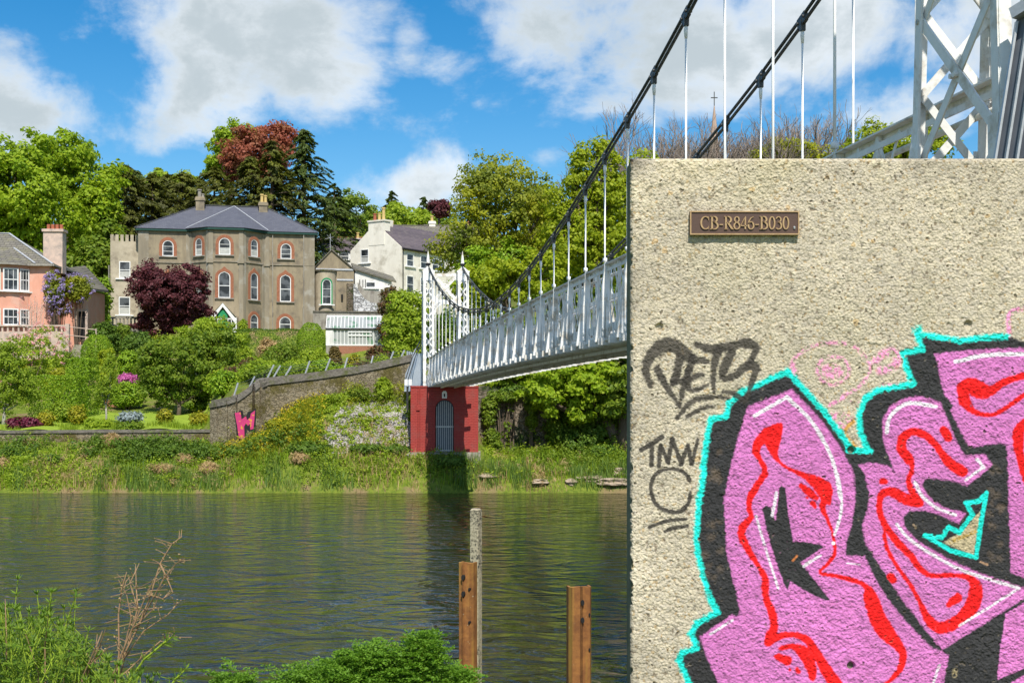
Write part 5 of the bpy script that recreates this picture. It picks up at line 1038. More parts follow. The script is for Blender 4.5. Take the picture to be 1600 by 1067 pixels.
def pink_house():
    Fm = Frame(78, 95, 3, 8.3); L_ = Fm.loc; t = Fm.thing('pink_house', 'salmon pink villa with grey slate roof, bow windows and a tall chimney', 'house')
    W = 11.0; zE = L_(78, 415)[1]; D = 6.5
    # local: x from -W to 0, bow at the left part
    bx0, bx1 = L_(-70)[0], L_(46, 0, 0)[0]; bow = [(bx1 + (bx0 - bx1) * k / 10, -1.3 * sin(pi * k / 10) ** .6) for k in range(11)]
    foot = [(0, 0)] + bow + [(-W, 0), (-W, D), (0, D)]
    foot = foot[::-1]; b = MB(); b.prism(foot, lambda u, v: (u, v, -1.5), lambda u, v: (u, v, zE)); b.build('wall', M['pink_wall'], t)
    # rear wing stepping back to the right, with the door
    xw = L_(140, 0, 5.5)[0]; zW = L_(140, 432, 5.5)[1]
    b = MB(); b.box(.002, xw, 3.2, 10, -1.5, zE - 1.35); b.build('wing', M['pink_wall'], t)
    r = MB(); z1 = zE + .02; r.add([(-.2, 2.6, z1), (xw + .3, 2.9, zE - 1.35), (xw + .3, 10, zE - 1.0), (-.2, 10, z1 + 1), (-.2, 2.6, z1 - .12), (xw + .3, 2.9, zE - 1.5), (xw + .3, 10, zE - 1.2), (-.2, 10, z1 + .8)], [(0, 1, 2, 3), (7, 6, 5, 4), (0, 4, 5, 1), (1, 5, 6, 2), (2, 6, 7, 3), (3, 7, 4, 0)]); r.build('wing_roof', M['slate_old'], t)
    # hip roof
    zz = zE + .05; zr = L_(15, 366, 3.5)[1]; xr = L_(14, 0, 3.2)[0]; r = MB()
    A, B_, C_, D_ = (-W, -.3, zz), (.3, -.3, zz), (.3, D + .3, zz), (-W, D + .3, zz); R1, R0 = (xr, 3.2, zr), (-W + 2, 3.2, zr)
    r.add([A, B_, C_, D_, R0, R1], [(0, 1, 5, 4), (1, 2, 5), (2, 3, 4, 5), (3, 0, 4), (0, 3, 2, 1)]); ro = r.build('roof', M['slate_old'], t)
    ap = (L_(18, 0, 1.1)[0], 1.6, L_(18, 387, 1.1)[1]); bo_ = [(x, y - .3, zz + .03) for x, y in bow]; r = MB(); n = len(bo_); r.add([(bx1 + .5, -.3, zz + .03)] + bo_ + [ap], [(i, i + 1, n + 1) for i in range(n)] + [tuple(range(n, -1, -1))]); bo2 = r.build('bow_roof', M['slate_old'], ro)
    f = MB(); f.bar((bx1 + .5, -.32, zz + .1), (ap[0], ap[1], ap[2] + .06), .12, .06); f.bar((.3, -.3, zz + .06), (xr, 3.2, zr + .05), .14, .06); f.bar((-W, 3.2, zr + .04), (xr, 3.2, zr + .04), .16, .06); f.build('ridge_capping', M['lead'], ro)
    g = MB(); pts = [(.3, -.35)] + [(bx1 + .5, -.35)] + [(x, y - .38) for x, y in bow]
    for a, c in zip(pts[:-1], pts[1:]): g.bar(a + (zz - .04,), c + (zz - .04,), .14, .14)
    g.bar((.33, -.3, zz - .04), (.33, D, zz - .04), .12, .12); g.build('gutter', M['render_grey'], t)
    # chimney breast on the right
    xa, xb = L_(67.5, 0, 1.6)[0], L_(97.5, 0, 1.6)[0]; zt = L_(80, 362, 1.6)[1]
    c = MB(); c.box(.003, xb, 1.6, 2.6, -1.5, zE - .5) if 0 else None; c.box(xa, xb, 1.6, 2.6, zE - .4, zt); c.box(xa - .08, xb + .1, 1.5, 2.7, zt, zt + .2); co = c.build('chimney', M['pink_pale'], t)
    for k in range(4): MB().lathe((xa + .25 + .32 * k, 2.1, zt + .2), [(.15, 0), (.13, .2), (.14, .38), (.12, .4)], 8).build('chimney_pot', M['pot_red'], co)
    # windows: each bow carries three lights
    for rowi, (pb, pt) in enumerate(((454, 419), (508, 482))):
        for k in range(2, 9, 2):
            a, c = np.array(bow[k - 1]), np.array(bow[k + 1]); d = a - c; L2 = np.linalg.norm(d); d /= L2; c = c + np.array((d[1], -d[0])) * .13; F = Face(tuple(c), tuple(d), (d[1], -d[0]))
            z0 = L_(20, pb, -1)[1]; h = L_(20, pt, -1)[1] - z0; window(t, F, L2 / 2, z0, L2 - .12, h, 'flat', bars=(2, 1), fw=.09, sill=True)
        a, c = np.array((bow[0])), np.array(bow[1]); a = np.array((bow[0][0] + .02, 0.0)); F = Face((bow[1][0], bow[1][1]), tuple((a - c) / np.linalg.norm(a - c)), (lambda d: (d[1], -d[0]))((a - c) / np.linalg.norm(a - c)))
        l3 = np.linalg.norm(a - c); window(t, F, l3 / 2, z0, l3 - .1, h, 'flat', bars=(2, 1), fw=.09)
    # door in the wing
    F = Face((0, 3.2), (1, 0), (0, -1)); u, z = L_(127, 530, 3.2); zt = L_(127, 487, 3.2)[1]
    d = MB(); d.prism([(-.32, 0), (.32, 0), (.32, zt - z), (-.32, zt - z)], F.f(u, z, .03), F.f(u, z, .0)); d.build('door', M['dark'], t)
    d = MB(); d.ring([(-.5, -.05), (.5, -.05), (.5, zt - z + .2), (-.5, zt - z + .2)], [(-.32, -.04), (.32, -.04), (.32, zt - z), (-.32, zt - z)], F.f(u, z, .12), F.f(u, z, .0)); d.build('door_surround', M['pink_pale'], t)
    # garden steps
    st = thing('garden_steps', 'pale stone garden steps below the dark door of the pink house', 'steps', (P(122, 0, 94)[0], 92.5, 6.2), R(6))
    s = MB()
    for k in range(10): s.box(-.55, .55, k * .36, k * .36 + .5, -1 + k * .19, k * .19 + .0 + .19)
    s.build('steps', M['plinth'], st)
    # terrace balustrade
    bt = thing('terrace_balustrade', 'pink terrace wall with thin railing in front of the pink house', 'balustrade', P(40, 530, 92))
    s = MB(); x0, x1 = -3.2, 3.0; s.box(x0, x1, -.1, .12, -1.4, .55); s.box(x0, x1 + .05, -.14, .16, .92, 1.02); n = 16
    for k in range(n + 1): x = x0 + (x1 - x0) * k / n; s.box(x - .06, x + .06, -.06, .08, .55, .92)
    s.box(x1 - .1, x1 + .16, -.15, .15, -1.4, 1.1); s.build('wall', M['pink_pale'], bt)
    r = MB(); r.tube([(x1, 0, .9), (x1 + 1.9, .5, .7)], .03, 5); r.tube([(x1, 0, .3), (x1 + 1.9, .5, .1)], .03, 5); r.tube([(x1 + 1.9, .5, -.8), (x1 + 1.9, .5, .8)], .045, 5); r.build('railing', M['pink_pale'], bt)
pink_house()
# church spire far away
x, y, z = P(1116, 247, 420); t = thing('church_spire', 'slender stone church spire topped by a cross beyond the bare trees', 'church spire', (x, y, 32))
H0 = z - 32; tip = P(1116, 160, 420)[2] - 32
MB().lathe((0, 0, 0), [(2.9, 0), (2.9, H0 - 8), (2.9, H0 - 7)], 8).build('steeple_tower', M['spire'], t); MB().lathe((0, 0, 0), [(2.7, H0 - 7), (1.35, H0 + (tip - H0) * .35), (.12, tip - 1)], 8).build('spire', M['spire'], t)
b = MB(); b.box(-.13, .13, -.13, .13, tip - 1.2, tip + 3.4); b.box(-1.1, 1.1, -.12, .12, tip + 1.3, tip + 1.6); b.build('cross', M['iron_dark'], t)

# ================================================================ walls, fence, lamp, posts
def wall_run(name, label, pts, th, mat, cope=None, cope_h=.3, parent=None):
    """pts: (x, y, z_bottom, z_top) along the wall"""
    t = thing(name, label, 'wall', (pts[0][0], pts[0][1], pts[0][2])); o = np.array((pts[0][0], pts[0][1], pts[0][2])); b = MB(); c = MB()
    for (x0, y0, b0, t0), (x1, y1, b1, t1) in zip(pts[:-1], pts[1:]):
        d = np.array((x1 - x0, y1 - y0)); L2 = np.linalg.norm(d); d /= L2; n = np.array((d[1], -d[0])) * th / 2
        def pr(m_, za0, zb0, za1, zb1, e):
            nn = n * (1 + e); vs = []
            for (xx, yy, zz) in ((x0, y0, za0), (x1, y1, za1)):
                vs += [(xx + nn[0], yy + nn[1], zz), (xx - nn[0], yy - nn[1], zz)]
            for (xx, yy, zz) in ((x0, y0, zb0), (x1, y1, zb1)):
                vs += [(xx + nn[0], yy + nn[1], zz), (xx - nn[0], yy - nn[1], zz)]
            m_.add([np.array(v) - o for v in vs], [(0, 2, 3, 1), (4, 5, 7, 6), (0, 4, 6, 2), (1, 3, 7, 5), (0, 1, 5, 4), (2, 6, 7, 3)])
        pr(b, b0, t0, b1, t1, 0)
        if cope:
            pr(c, t0 + .001, t0 + cope_h * .6, t1 + .001, t1 + cope_h * .6, .25); pr(c, t0 + cope_h * .6, t0 + cope_h, t1 + cope_h * .6, t1 + cope_h, -.35)
    b.build('stonework', mat, t)
    if cope: c.build('coping', cope, t)
    return t
def W3(px, pb, ptp, Y): x, _, zb = P(px, pb, Y); return (x, Y, zb, P(px, ptp, Y)[2])
wall_run('garden_wall', 'low mossy stone garden wall along the top of the left bank', [W3(-420, 700, 679, 62), W3(-60, 705, 678, 62), W3(0, 705, 677, 62), W3(120, 704, 676, 62), W3(240, 703, 675.5, 62), W3(334, 702, 675, 62)], .45, M['stone_wall'], M['stone_cope'], .14)
tw = wall_run('stone_wall', 'tall ivy streaked stone wall with rounded coping curving up towards the far tower', [W3(334, 712, 637, 61.3), W3(345, 712, 635, 61.1), W3(360, 712, 632, 60.9), W3(373, 712, 628, 60.8), W3(385, 712, 620, 60.8), W3(396, 712, 611, 60.8), W3(403, 712, 605, 60.9), W3(412, 712, 602, 61.2), W3(440, 706, 599, 61.5), W3(500, 690, 592, 61.8), W3(560, 680, 583, 62), W3(600, 670, 575, 62), W3(643, 660, 565, 62)], .55, M['stone_wall'], M['stone_cope'], .36)
pv = MB(); pv.box(-.25, .3, -.35, .35, 0, 0)
# small graffiti piece on the wall
def small_graffiti():
    t = tw; o = np.array(t.location); Yg = 60.8 - .275 - .012
    def q(px, py, off=0): x, y, z = P(px, py, Yg); return (x - o[0], Yg - .0 - off - o[1] - (px - 384) * -.0, z - o[2])
    # wall face between px 360 and 396 lies close to Y = 60.55
    def ypl(px): return np.interp(px, [345, 360, 373, 385, 396], [61.1, 60.9, 60.8, 60.8, 60.8]) - .29
    def pt(px, py, off): Yl = ypl(px); x, y, z = P(px, py, Yl); return (x - o[0], Yl - off - o[1], z - o[2])
    back = [(365, 643), (379, 641), (381, 650), (385, 649), (388, 643), (397, 640), (400, 637), (400, 650), (399, 672), (390, 674), (386, 669), (384, 687), (372, 688), (369, 668)]
    b = MB(); b.prism(back, lambda u, v: pt(u, v, .0), lambda u, v: pt(u, v, .012)); go = b.build('graffiti_backing', M['dark'], t)
    front = [(367, 645), (376, 643.5), (377.5, 655), (384.5, 650), (386, 656), (391, 652), (392, 646), (398.5, 641), (397.5, 656), (396, 670), (391, 671), (391, 662), (387.5, 665), (384.5, 661), (381.5, 666), (382.5, 685), (373.5, 686), (371, 667)]
    m, T = newmat('small_mural'); tc = T.n('ShaderNodeTexCoord'); n = T.n('ShaderNodeTexNoise', {'Vector': tc.outputs['Object'], 'Scale': 5, 'Detail': 2})
    col = T.mix(T.sstep(n.outputs[0], .58, .61), (.52, .035, .15), (.62, .28, .04)); col = T.mix(T.sstep(n.outputs[0], .36, .33), col, (.35, .02, .12)); fin(T, T.n('ShaderNodeBsdfPrincipled', {'Base Color': col, 'Roughness': .8}).outputs[0])
    b = MB(); b.prism(front, lambda u, v: pt(u, v, .012), lambda u, v: pt(u, v, .018)); g2 = b.build('graffiti_piece', m, t); g2['label'] = 'small pink and orange graffiti lettering edged in black'
small_graffiti()
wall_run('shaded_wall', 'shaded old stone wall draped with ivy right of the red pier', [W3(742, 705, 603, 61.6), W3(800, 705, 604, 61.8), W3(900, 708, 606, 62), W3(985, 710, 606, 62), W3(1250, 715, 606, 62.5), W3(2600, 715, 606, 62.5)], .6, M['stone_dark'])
# leaning posts with wires above the tall wall
def wire_fence():
    px_ = [(365, 617, 372, 598), (387, 606, 398, 588), (418, 586, 428, 570), (427, 586, 438, 571), (446, 583, 455, 572), (477, 580, 484, 564), (508, 577, 516, 560), (538, 573, 543, 559), (579, 568, 583, 556), (608, 563, 615, 549), (624, 560, 632, 547), (643, 556, 650, 545)]
    x0, y0, z0 = P(365, 617, 61.6); t = thing('wire_fence', 'leaning steel fence posts strung with thin wires above the tall stone wall', 'fence', (x0, y0, z0)); tops = []; bots = []
    for a, b, c, d in px_:
        Y = np.interp(a, [365, 412, 500, 640], [61.0, 61.3, 61.9, 62.1]); p = np.array(P(a, b + 4, Y)) - (x0, y0, z0); q = np.array(P(c, d, Y + .25)) - (x0, y0, z0); MB().bar(p, q, .055, .055).build('post', M['galv'], t); tops.append(q); bots.append(p)
    w = MB()
    for f in (.45, .7, .95):
        for k in range(len(tops) - 1):
            a = bots[k] + (tops[k] - bots[k]) * f; b = bots[k + 1] + (tops[k + 1] - bots[k + 1]) * f; w.tube([a, (a + b) / 2 - (0, 0, .04), b], .007, 3)
    w.build('wire', M['iron_grey'], t)
wire_fence()
# street lamp behind the wall
x, y, z = P(608, 470, 112); t = thing('street_lamp', 'short grey lamp post with flat head beside the whitewashed wall', 'street lamp', (x, y, gz(x, y) - .05))
top = P(608, 449, 112)[2] - (gz(x, y) - .05); MB().tube([(0, 0, 0), (0, 0, top)], .07, 8).build('pole', M['galv'], t); MB().box(-.5, .45, -.15, .15, top, top + .16).build('lamp_head', M['white_far'], t)
# river piles in the foreground
def pile(px, py, Y, label, halfw, rot, lean=0):
    x, y, z = P(px, py, Y); zb = gz(x, y) - .3; t = thing('steel_pile', label, 'post', (x, y, zb), rot); H = z - zb
    m, T = newmat('rust'); tc = T.n('ShaderNodeTexCoord'); n = T.n('ShaderNodeTexNoise', {'Vector': tc.outputs['Object'], 'Scale': 14, 'Detail': 9, 'Roughness': .75}); n2 = T.n('ShaderNodeTexNoise', {'Vector': tc.outputs['Object'], 'Scale': 60, 'Detail': 4})
    mp = T.n('ShaderNodeMapping', {'Vector': tc.outputs['Object'], 'Scale': (18, 18, 1.2)}); n4 = T.n('ShaderNodeTexNoise', {'Vector': mp.outputs[0], 'Scale': 1, 'Detail': 5})
    col = T.mix(T.sstep(n.outputs[0], .35, .65), (.33, .15, .045), (.185, .08, .032)); col = T.mix(T.math('MULTIPLY', T.sstep(n4.outputs[0], .45, .65), .7), col, (.36, .22, .045)); col = T.mix(T.sstep(n2.outputs[0], .68, .74), col, (.50, .42, .28))
    b_ = T.n('ShaderNodeBsdfPrincipled', {'Base Color': col, 'Roughness': .85, 'Specular IOR Level': .2}); bp = T.n('ShaderNodeBump', {'Height': n.outputs[0], 'Distance': .004}); T.link(bp.outputs[0], b_.inputs['Normal']); fin(T, b_.outputs[0])
    w = halfw; s = [(-w, -.0), (-w + .014, -.03), (-w * .12, -.035), (0, -.052), (w * .12, -.035), (w - .014, -.03), (w, 0), (w, .05), (w - .012, .05), (w - .012, .006), (w * .1, -.02), (0, -.038), (-w * .1, -.02), (-w + .012, .006), (-w + .012, .05), (-w, .05)]
    b = MB(); b.prism(s, lambda u, v: (u, v, 0), lambda u, v: (u + lean, v, H + (.006 if abs(u) < w * .3 else 0))); b.build('profile', m, t)
    for hx, dz, r, e in ((w * .05, .075, .009, -.0535), (w * .05, .165, .009, -.0535), (w * .72, .14, .005, -.036), (w * .72, .32, .005, -.036)):
        h = MB(); h.prism([(r * cos(a), r * 1.7 * sin(a)) for a in np.linspace(0, 2 * pi, 11)[:-1]], lambda u, v: (hx + u, e, H - dz + v), lambda u, v: (hx + u, e + .03, H - dz + v)); h.build('bolt_hole_shade', M['dark'], t)  # solid dark discs, no openings: the shade inside each hole is their colour
    return t
pile(728.5, 878.5, 7.0, 'shorter rusty steel pile standing against the grey concrete post', .044, R(-22)); pile(906, 916, 6.6, 'rusty steel pile standing alone beside the concrete wall', .060, R(10))
x, y, z = P(743.5, 796, 7.25); zb = gz(x, y) - .3; t = thing('concrete_post', 'tall thin lichen speckled concrete post behind the rusty pile', 'post', (x, y, zb), R(-24)); H = z - zb
m, T = newmat('speckled_concrete'); tc = T.n('ShaderNodeTexCoord'); n = T.n('ShaderNodeTexNoise', {'Vector': tc.outputs['Object'], 'Scale': 95, 'Detail': 4, 'Roughness': .7}); n2 = T.n('ShaderNodeTexNoise', {'Vector': tc.outputs['Object'], 'Scale': 5, 'Detail': 4})
col = T.mix(T.sstep(n.outputs[0], .47, .56), (.42, .38, .26), T.mix(T.sstep(n2.outputs[0], .4, .6), (.30, .27, .18), (.05, .05, .04))); b_ = T.n('ShaderNodeBsdfPrincipled', {'Base Color': col, 'Roughness': .95}); bp = T.n('ShaderNodeBump', {'Height': n.outputs[0], 'Distance': .003}); T.link(bp.outputs[0], b_.inputs['Normal']); fin(T, b_.outputs[0])
b = MB(); b.prism([(-.022, -.026), (.022, -.026), (.026, -.022), (.026, .026), (-.026, .026), (-.026, -.022)], lambda u, v: (u, v, 0), lambda u, v: (u, v, H)); b.build('shaft', m, t)
b = MB(); b.prism([(-.021, -.021), (.021, -.021), (.021, .021), (-.021, .021)], lambda u, v: (u, v, H), lambda u, v: (u * .9, v * .9, H + .006)); b.build('top', M['render_pale'], t)
# ================================================================ vegetation
def unit(v): return v / (np.linalg.norm(v, axis=-1, keepdims=True) + 1e-9)
def leaf_quads(C, N, size, aspect=.6, T0=None, fold=0):
    """rhombic leaves at C facing N; size per leaf"""
    n = len(C); N = unit(N); r = rng.standard_normal((n, 3)) if T0 is None else T0 + .35 * rng.standard_normal((n, 3)); t = unit(r - N * np.sum(r * N, 1, keepdims=True)); b = np.cross(N, t)
    s = (size * rng.uniform(.7, 1.3, n))[:, None] if np.isscalar(size) else size[:, None]
    V = np.stack([C - t * s, C + b * s * aspect, C + t * s, C - b * s * aspect], 1).reshape(-1, 3); return V
def quadmesh(name, V, m, parent):
    return npmesh(name, V, np.arange(len(V)).reshape(-1, 4), m, parent)
def clump_leaves(CC, rad, per, size, flat=.6, droop=0, out=None, aspect=.6, nb=.8):
    n = len(CC); k = per; d = rng.standard_normal((n, k, 3)); d = unit(d) * (rng.uniform(0, 1, (n, k, 1)) ** .45); d[..., 2] *= flat
    r = (rad * rng.uniform(.7, 1.35, (n, 1, 1))) if np.isscalar(rad) else rad[:, None, None]
    C = CC[:, None, :] + d * r
    if droop: C[..., 2] -= droop * (d[..., 0] ** 2 + d[..., 1] ** 2) * r[..., 0]
    N = unit(d * np.array((1, 1, 1.2)) + np.array((0, 0, .45)) + (out[:, None, :] * .5 if out is not None else 0)) + nb * rng.standard_normal((n, k, 3)) * .55
    return leaf_quads(C.reshape(-1, 3), N.reshape(-1, 3), size, aspect)
def sphere_pts(n): return unit(rng.standard_normal((n, 3)))
def tree(name, label, blobs, Y, mat, nclump=140, crad=None, per=90, leaf=.16, trunk_px=None, bark='bark', group=None, cat='tree', limbs=9, flat=.6, shell=.55, trunk_r=.35, low=True, droop=0, aspect=.6, base_z=None, extra=None, dist=None, thin=1.0):
    """blobs: (px, py, rx, ry[, dY]) ellipses of the crown in photo pixels at distance Y; real depth equals width"""
    bl = []
    for b in blobs:
        px, py, rx, ry = b[:4]; dy = b[4] if len(b) > 4 else rng.uniform(-.4, .4) * rx * Y / 2000; yy = Y + dy; c = np.array(P(px, py, yy)); bl.append((c, rx * yy / 2000, min(rx, ry * 1.2) * yy / 2000, ry * yy / 2000))
    tx = (trunk_px if trunk_px is not None else blobs[0][0]); x0 = (tx - 800) / 2000 * Y; z0 = gz(x0, Y) if base_z is None else base_z
    t = thing(name, label, cat, (x0, Y, z0), 0, group); O = np.array((x0, Y, z0))
    vol = np.array([b[1] * b[3] for b in bl]); vol = vol / vol.sum(); CC = []; OUT = []
    for (c, rx, ry, rz), f in zip(bl, vol):
        n = max(4, int(nclump * f)); d = sphere_pts(n); rr = rng.uniform(shell, 1, (n, 1)); wob = 1 + .16 * np.sin(d[:, :1] * 5 + d[:, 2:] * 7 + rng.uniform(0, 6)); CC.append(c + d * rr * wob * np.array((rx, ry, rz))); OUT.append(d)
    CC = np.concatenate(CC); OUT = np.concatenate(OUT); cr = crad or np.mean([b[1] for b in bl]) * .26
    keep = CC[:, 2] > np.maximum(z0 + .3 if not droop else -9, ground(CC[:, 0], CC[:, 1]) + .3); CC = CC[keep]; OUT = OUT[keep]
    V = clump_leaves(CC - O, cr, per, leaf, flat, droop, OUT, aspect)
    quadmesh('crown', V, L[mat] if isinstance(mat, str) else mat, t)
    # trunk with limbs reaching into the crown
    m = MB(); cc = np.mean([b[0] for b in bl], 0) - O; low_z = min(b[0][2] - b[3] for b in bl) - O[2]; fork = np.array((cc[0] * .25, 0, max(.5, low_z * .8 + cc[2] * .2)))
    m.tube([(0, 0, -.4), fork * .5 + (trunk_r * .2, 0, 0), fork], [trunk_r * 1.25, trunk_r * .95, trunk_r * .8], 8)
    idx = rng.choice(len(CC), min(limbs * 3, len(CC)), replace=False); main = []
    for k in range(min(limbs, len(bl) * 3)):
        b = bl[k % len(bl)]; e = (b[0] - O) + unit(rng.standard_normal(3)) * np.array(b[1:]) * .45; mid = fork * .55 + e * .45 + rng.standard_normal(3) * .05 * np.linalg.norm(e - fork) + (0, 0, -.05 * np.linalg.norm(e - fork))
        m.tube([fork, mid, e], [trunk_r * .55, trunk_r * .32, trunk_r * .12], 6, False); main.append((mid, e))
    for i in idx:
        e = CC[i] - O; a, b = main[int(np.argmin([np.linalg.norm(x[1] - e) for x in main]))]; f = rng.uniform(.3, .9); s = a * (1 - f) + b * f
        m.tube([s, (s + e) / 2 + rng.standard_normal(3) * .08 * np.linalg.norm(e - s), e], [trunk_r * .16, trunk_r * .1, trunk_r * .04], 4, False)
    m.build('trunk', M[bark], t, smooth=True, fixn=False); return t
def conifer(name, label, px, ptop, pbot, rpx, Y, mat, n=260, per=60, leaf=.15, group=None, irr=.35, lean=0, spread=1.0):
    x0 = (px - 800) / 2000 * Y; z0 = gz(x0, Y); zt = ZC + (620 - ptop) / 2000 * Y; zb = ZC + (620 - pbot) / 2000 * Y; R0 = rpx * Y / 2000; t = thing(name, label, 'tree', (x0, Y, z0), 0, group); O = np.array((x0, Y, z0))
    h = rng.uniform(0, 1, n) ** 1.25; ang = rng.uniform(0, 2 * pi, n); arm = np.repeat(rng.uniform(1 - irr, 1 + irr, n // 6 + 1), 6)[:n]
    prof = np.minimum(1, (1 - h) * 1.25 * spread + .06) * np.clip(.45 + h * 3, .45, 1)
    rad = R0 * prof * arm * rng.uniform(.35, 1, n) ** .5; z = zb + (zt - zb) * h + .12 * rad
    C = np.stack([x0 + rad * np.cos(ang), Y + rad * np.sin(ang), z], -1) - O; out = np.stack([np.cos(ang), np.sin(ang), -.12 * np.ones(n)], -1)
    # fronds: elongated flat sprays pointing outwards and drooping at the tip
    k = per; L0 = (.34 * R0 * (1 - .55 * h) * rng.uniform(.7, 1.3, n))[:, None]; s = rng.uniform(-1, 1, (n, k)); w = rng.standard_normal((n, k)) * .26 * (1.1 - np.abs(s)); side = np.stack([-np.sin(ang), np.cos(ang), 0 * ang], -1)
    pos = C[:, None, :] + out[:, None, :] * (s * L0)[..., None] + side[:, None, :] * (w * L0)[..., None]; pos[..., 2] += -.28 * L0 * (s + .4) ** 2 + rng.standard_normal((n, k)) * .06 * L0
    N = np.array((0, 0, 1.0)) + out[:, None, :] * .5 + .45 * rng.standard_normal((n, k, 3)); T0 = np.repeat(out[:, None, :], k, 1).reshape(-1, 3) + (0, 0, -.25)
    quadmesh('crown', leaf_quads(pos.reshape(-1, 3), N.reshape(-1, 3), leaf, .38, T0), L[mat], t)
    m = MB(); m.tube([(0, 0, -.4), (lean * .3, 0, (zt - z0) * .5), (lean, 0, zt - z0 - .6)], [.45, .28, .05], 7)
    for i in rng.choice(n, 50, replace=False): m.tube([(0, 0, C[i][2] - .1), C[i]], [.07, .03], 4, False)
    m.build('trunk', M['bark'], t, smooth=True, fixn=False); return t
def bush(name, label, px, py, rx, ry, Y, mat, cat='shrub', n=None, leaf=.07, per=40, crad=.28, group=None, flat=.8, shape='ball', base=True, flowers=None, fl_n=0, aspect=.6, depth=None, zbase=None):
    c = np.array(P(px, py, Y)); rxm, rzm = rx * Y / 2000, ry * Y / 2000; rym = depth or min(rxm, rzm * 1.6); z0 = gz(c[0], Y) if zbase is None else zbase
    tp_ = c[2] + rzm
    if tp_ < z0 + .25: print('BURIED', label, round(tp_ - z0, 2)); c[2] += z0 + .3 - tp_; tp_ = z0 + .3
    if c[2] - rzm > z0 + .05 and cat not in ('climber', 'flowers', 'ivy'): rzm = (tp_ - z0) / 2; c[2] = z0 + rzm
    zb = c[2] - rzm
    O = np.array((c[0], Y, min(z0, zb))); t = thing(name, label, cat, tuple(O), 0, group)
    n = n or int(26 + 55 * rxm * rzm / (crad * crad * 9)); n = min(n, 260); d = sphere_pts(n)
    if shape == 'box':
        n = 900; crad = .13; leaf = .042; per = 30; d = sphere_pts(n)
        d = d / np.abs(d).max(1, keepdims=True) * .93; d += rng.standard_normal(d.shape) * .03
    elif shape == 'cone': d[:, 2] = np.clip(d[:, 2], -1, 1); s = (1 - (d[:, 2:] + 1) / 2 * .85); hz = unit(d[:, :2]); d[:, :2] = hz * s * rng.uniform(.6, 1, (n, 1)); 
    elif shape == 'column': hz = unit(d[:, :2]); d[:, 2] = rng.uniform(-1, .95, n); d[:, :2] = hz * (1 - .35 * np.abs(d[:, 2:]) ** 3) * rng.uniform(.7, 1, (n, 1))
    rr = rng.uniform(.72, 1.0, (n, 1)) if shape == 'ball' else rng.uniform(.85, 1, (n, 1)); CC = c - O + d * rr * (np.array((rxm, rym, rzm)) - crad * .5); CC[:, 2] = np.maximum(CC[:, 2], z0 - O[2] + .1)
    if shape == 'box' or cat == 'topiary':
        nn = 9000; d = unit(rng.standard_normal((nn, 3)))
        if shape == 'box':
            ax_ = rng.choice(3, nn, p=[.15, .45, .40]); sg = np.where(rng.random(nn) < .5, -1, 1); d = rng.uniform(-1, 1, (nn, 3)); d[np.arange(nn), ax_] = sg; Nf = np.zeros((nn, 3)); Nf[np.arange(nn), ax_] = sg
        else: Nf = d.copy()
        ext = np.array((rxm, rym, rzm)) * (1 + .03 * np.sin(d[:, :1] * 7 + 1) * np.sin(d[:, 2:] * 5)); pos = c - O + d * ext + rng.standard_normal((nn, 3)) * .03
        quadmesh('foliage', leaf_quads(pos, Nf + .45 * rng.standard_normal((nn, 3)), .05, .6), L[mat], t)
    else: quadmesh('foliage', clump_leaves(CC, crad, per, leaf, flat, 0, unit(d), aspect), L[mat], t)
    m = MB(); top = c - O
    for k in range(5):
        a = 2 * pi * k / 5 + rng.uniform(0, 1); e = top + (rxm * .5 * cos(a), rym * .5 * sin(a), rzm * .3); m.tube([(.08 * cos(a), .08 * sin(a), -.1), e * .5 + (0, 0, .1), e], [.05, .035, .012], 5, False)
    m.build('stem', M['bark'], t, fixn=False)
    if flowers:
        nf = fl_n; d = sphere_pts(nf); d[:, 1] = -np.abs(d[:, 1]) * (rng.random(nf) < .8) + d[:, 1] * 0.2; d = unit(d); Cf = c - O + d * (np.array((rxm, rym, rzm)) * 1.02); V = clump_leaves(Cf, crad * .55, 16, leaf * .8, .8, 0, d); quadmesh('blossom', V, L[flowers], t)
    return t

# ---- woodland behind the houses
tree('sycamore_tree', 'huge bright green sycamore at the left edge behind the pink house', [(20, 290, 72, 78), (-50, 280, 70, 80), (60, 350, 66, 62), (0, 370, 70, 50), (40, 245, 40, 42)], 122, 'bright', 330, 1.15, 90, .21, trunk_px=10, trunk_r=.6)
tree('sycamore_tree', 'broad bright green sycamore between the pink chimney and the dark firs', [(125, 290, 58, 80), (105, 240, 42, 38), (150, 340, 42, 60), (115, 390, 62, 45), (75, 280, 40, 60)], 128, 'bright', 300, 1.1, 90, .21, trunk_px=115, trunk_r=.6)
tree('sycamore_tree', 'deep green lower sycamore filling the gap left of the battlements', [(150, 425, 45, 48), (110, 440, 40, 40), (165, 385, 30, 40)], 121, 'mid', 150, .95, 90, .20, trunk_px=150, trunk_r=.4)
gf = 'dark firs behind the stone house'
conifer('fir_tree', 'dark drooping fir with rough top just right of the bright sycamore', 195, 258, 440, 62, 133, 'conifer', 300, 70, .19, gf, .5, spread=1.5)
conifer('fir_tree', 'dark olive fir above the battlemented annex', 238, 272, 440, 62, 136, 'conifer', 300, 70, .19, gf, .5, spread=1.5)
conifer('fir_tree', 'low wide fir behind the left end of the villa roof', 285, 268, 430, 62, 140, 'conifer', 300, 70, .19, gf, .5, spread=1.6)
conifer('fir_tree', 'ragged olive fir filling the gap above the annex roofline', 262, 274, 440, 60, 142, 'conifer', 300, 70, .19, gf, .5, spread=1.7)
conifer('fir_tree', 'ragged dark fir between the bright sycamore and the annex fir', 212, 268, 440, 55, 145, 'conifer_dark', 300, 70, .19, gf, .5, spread=1.7)
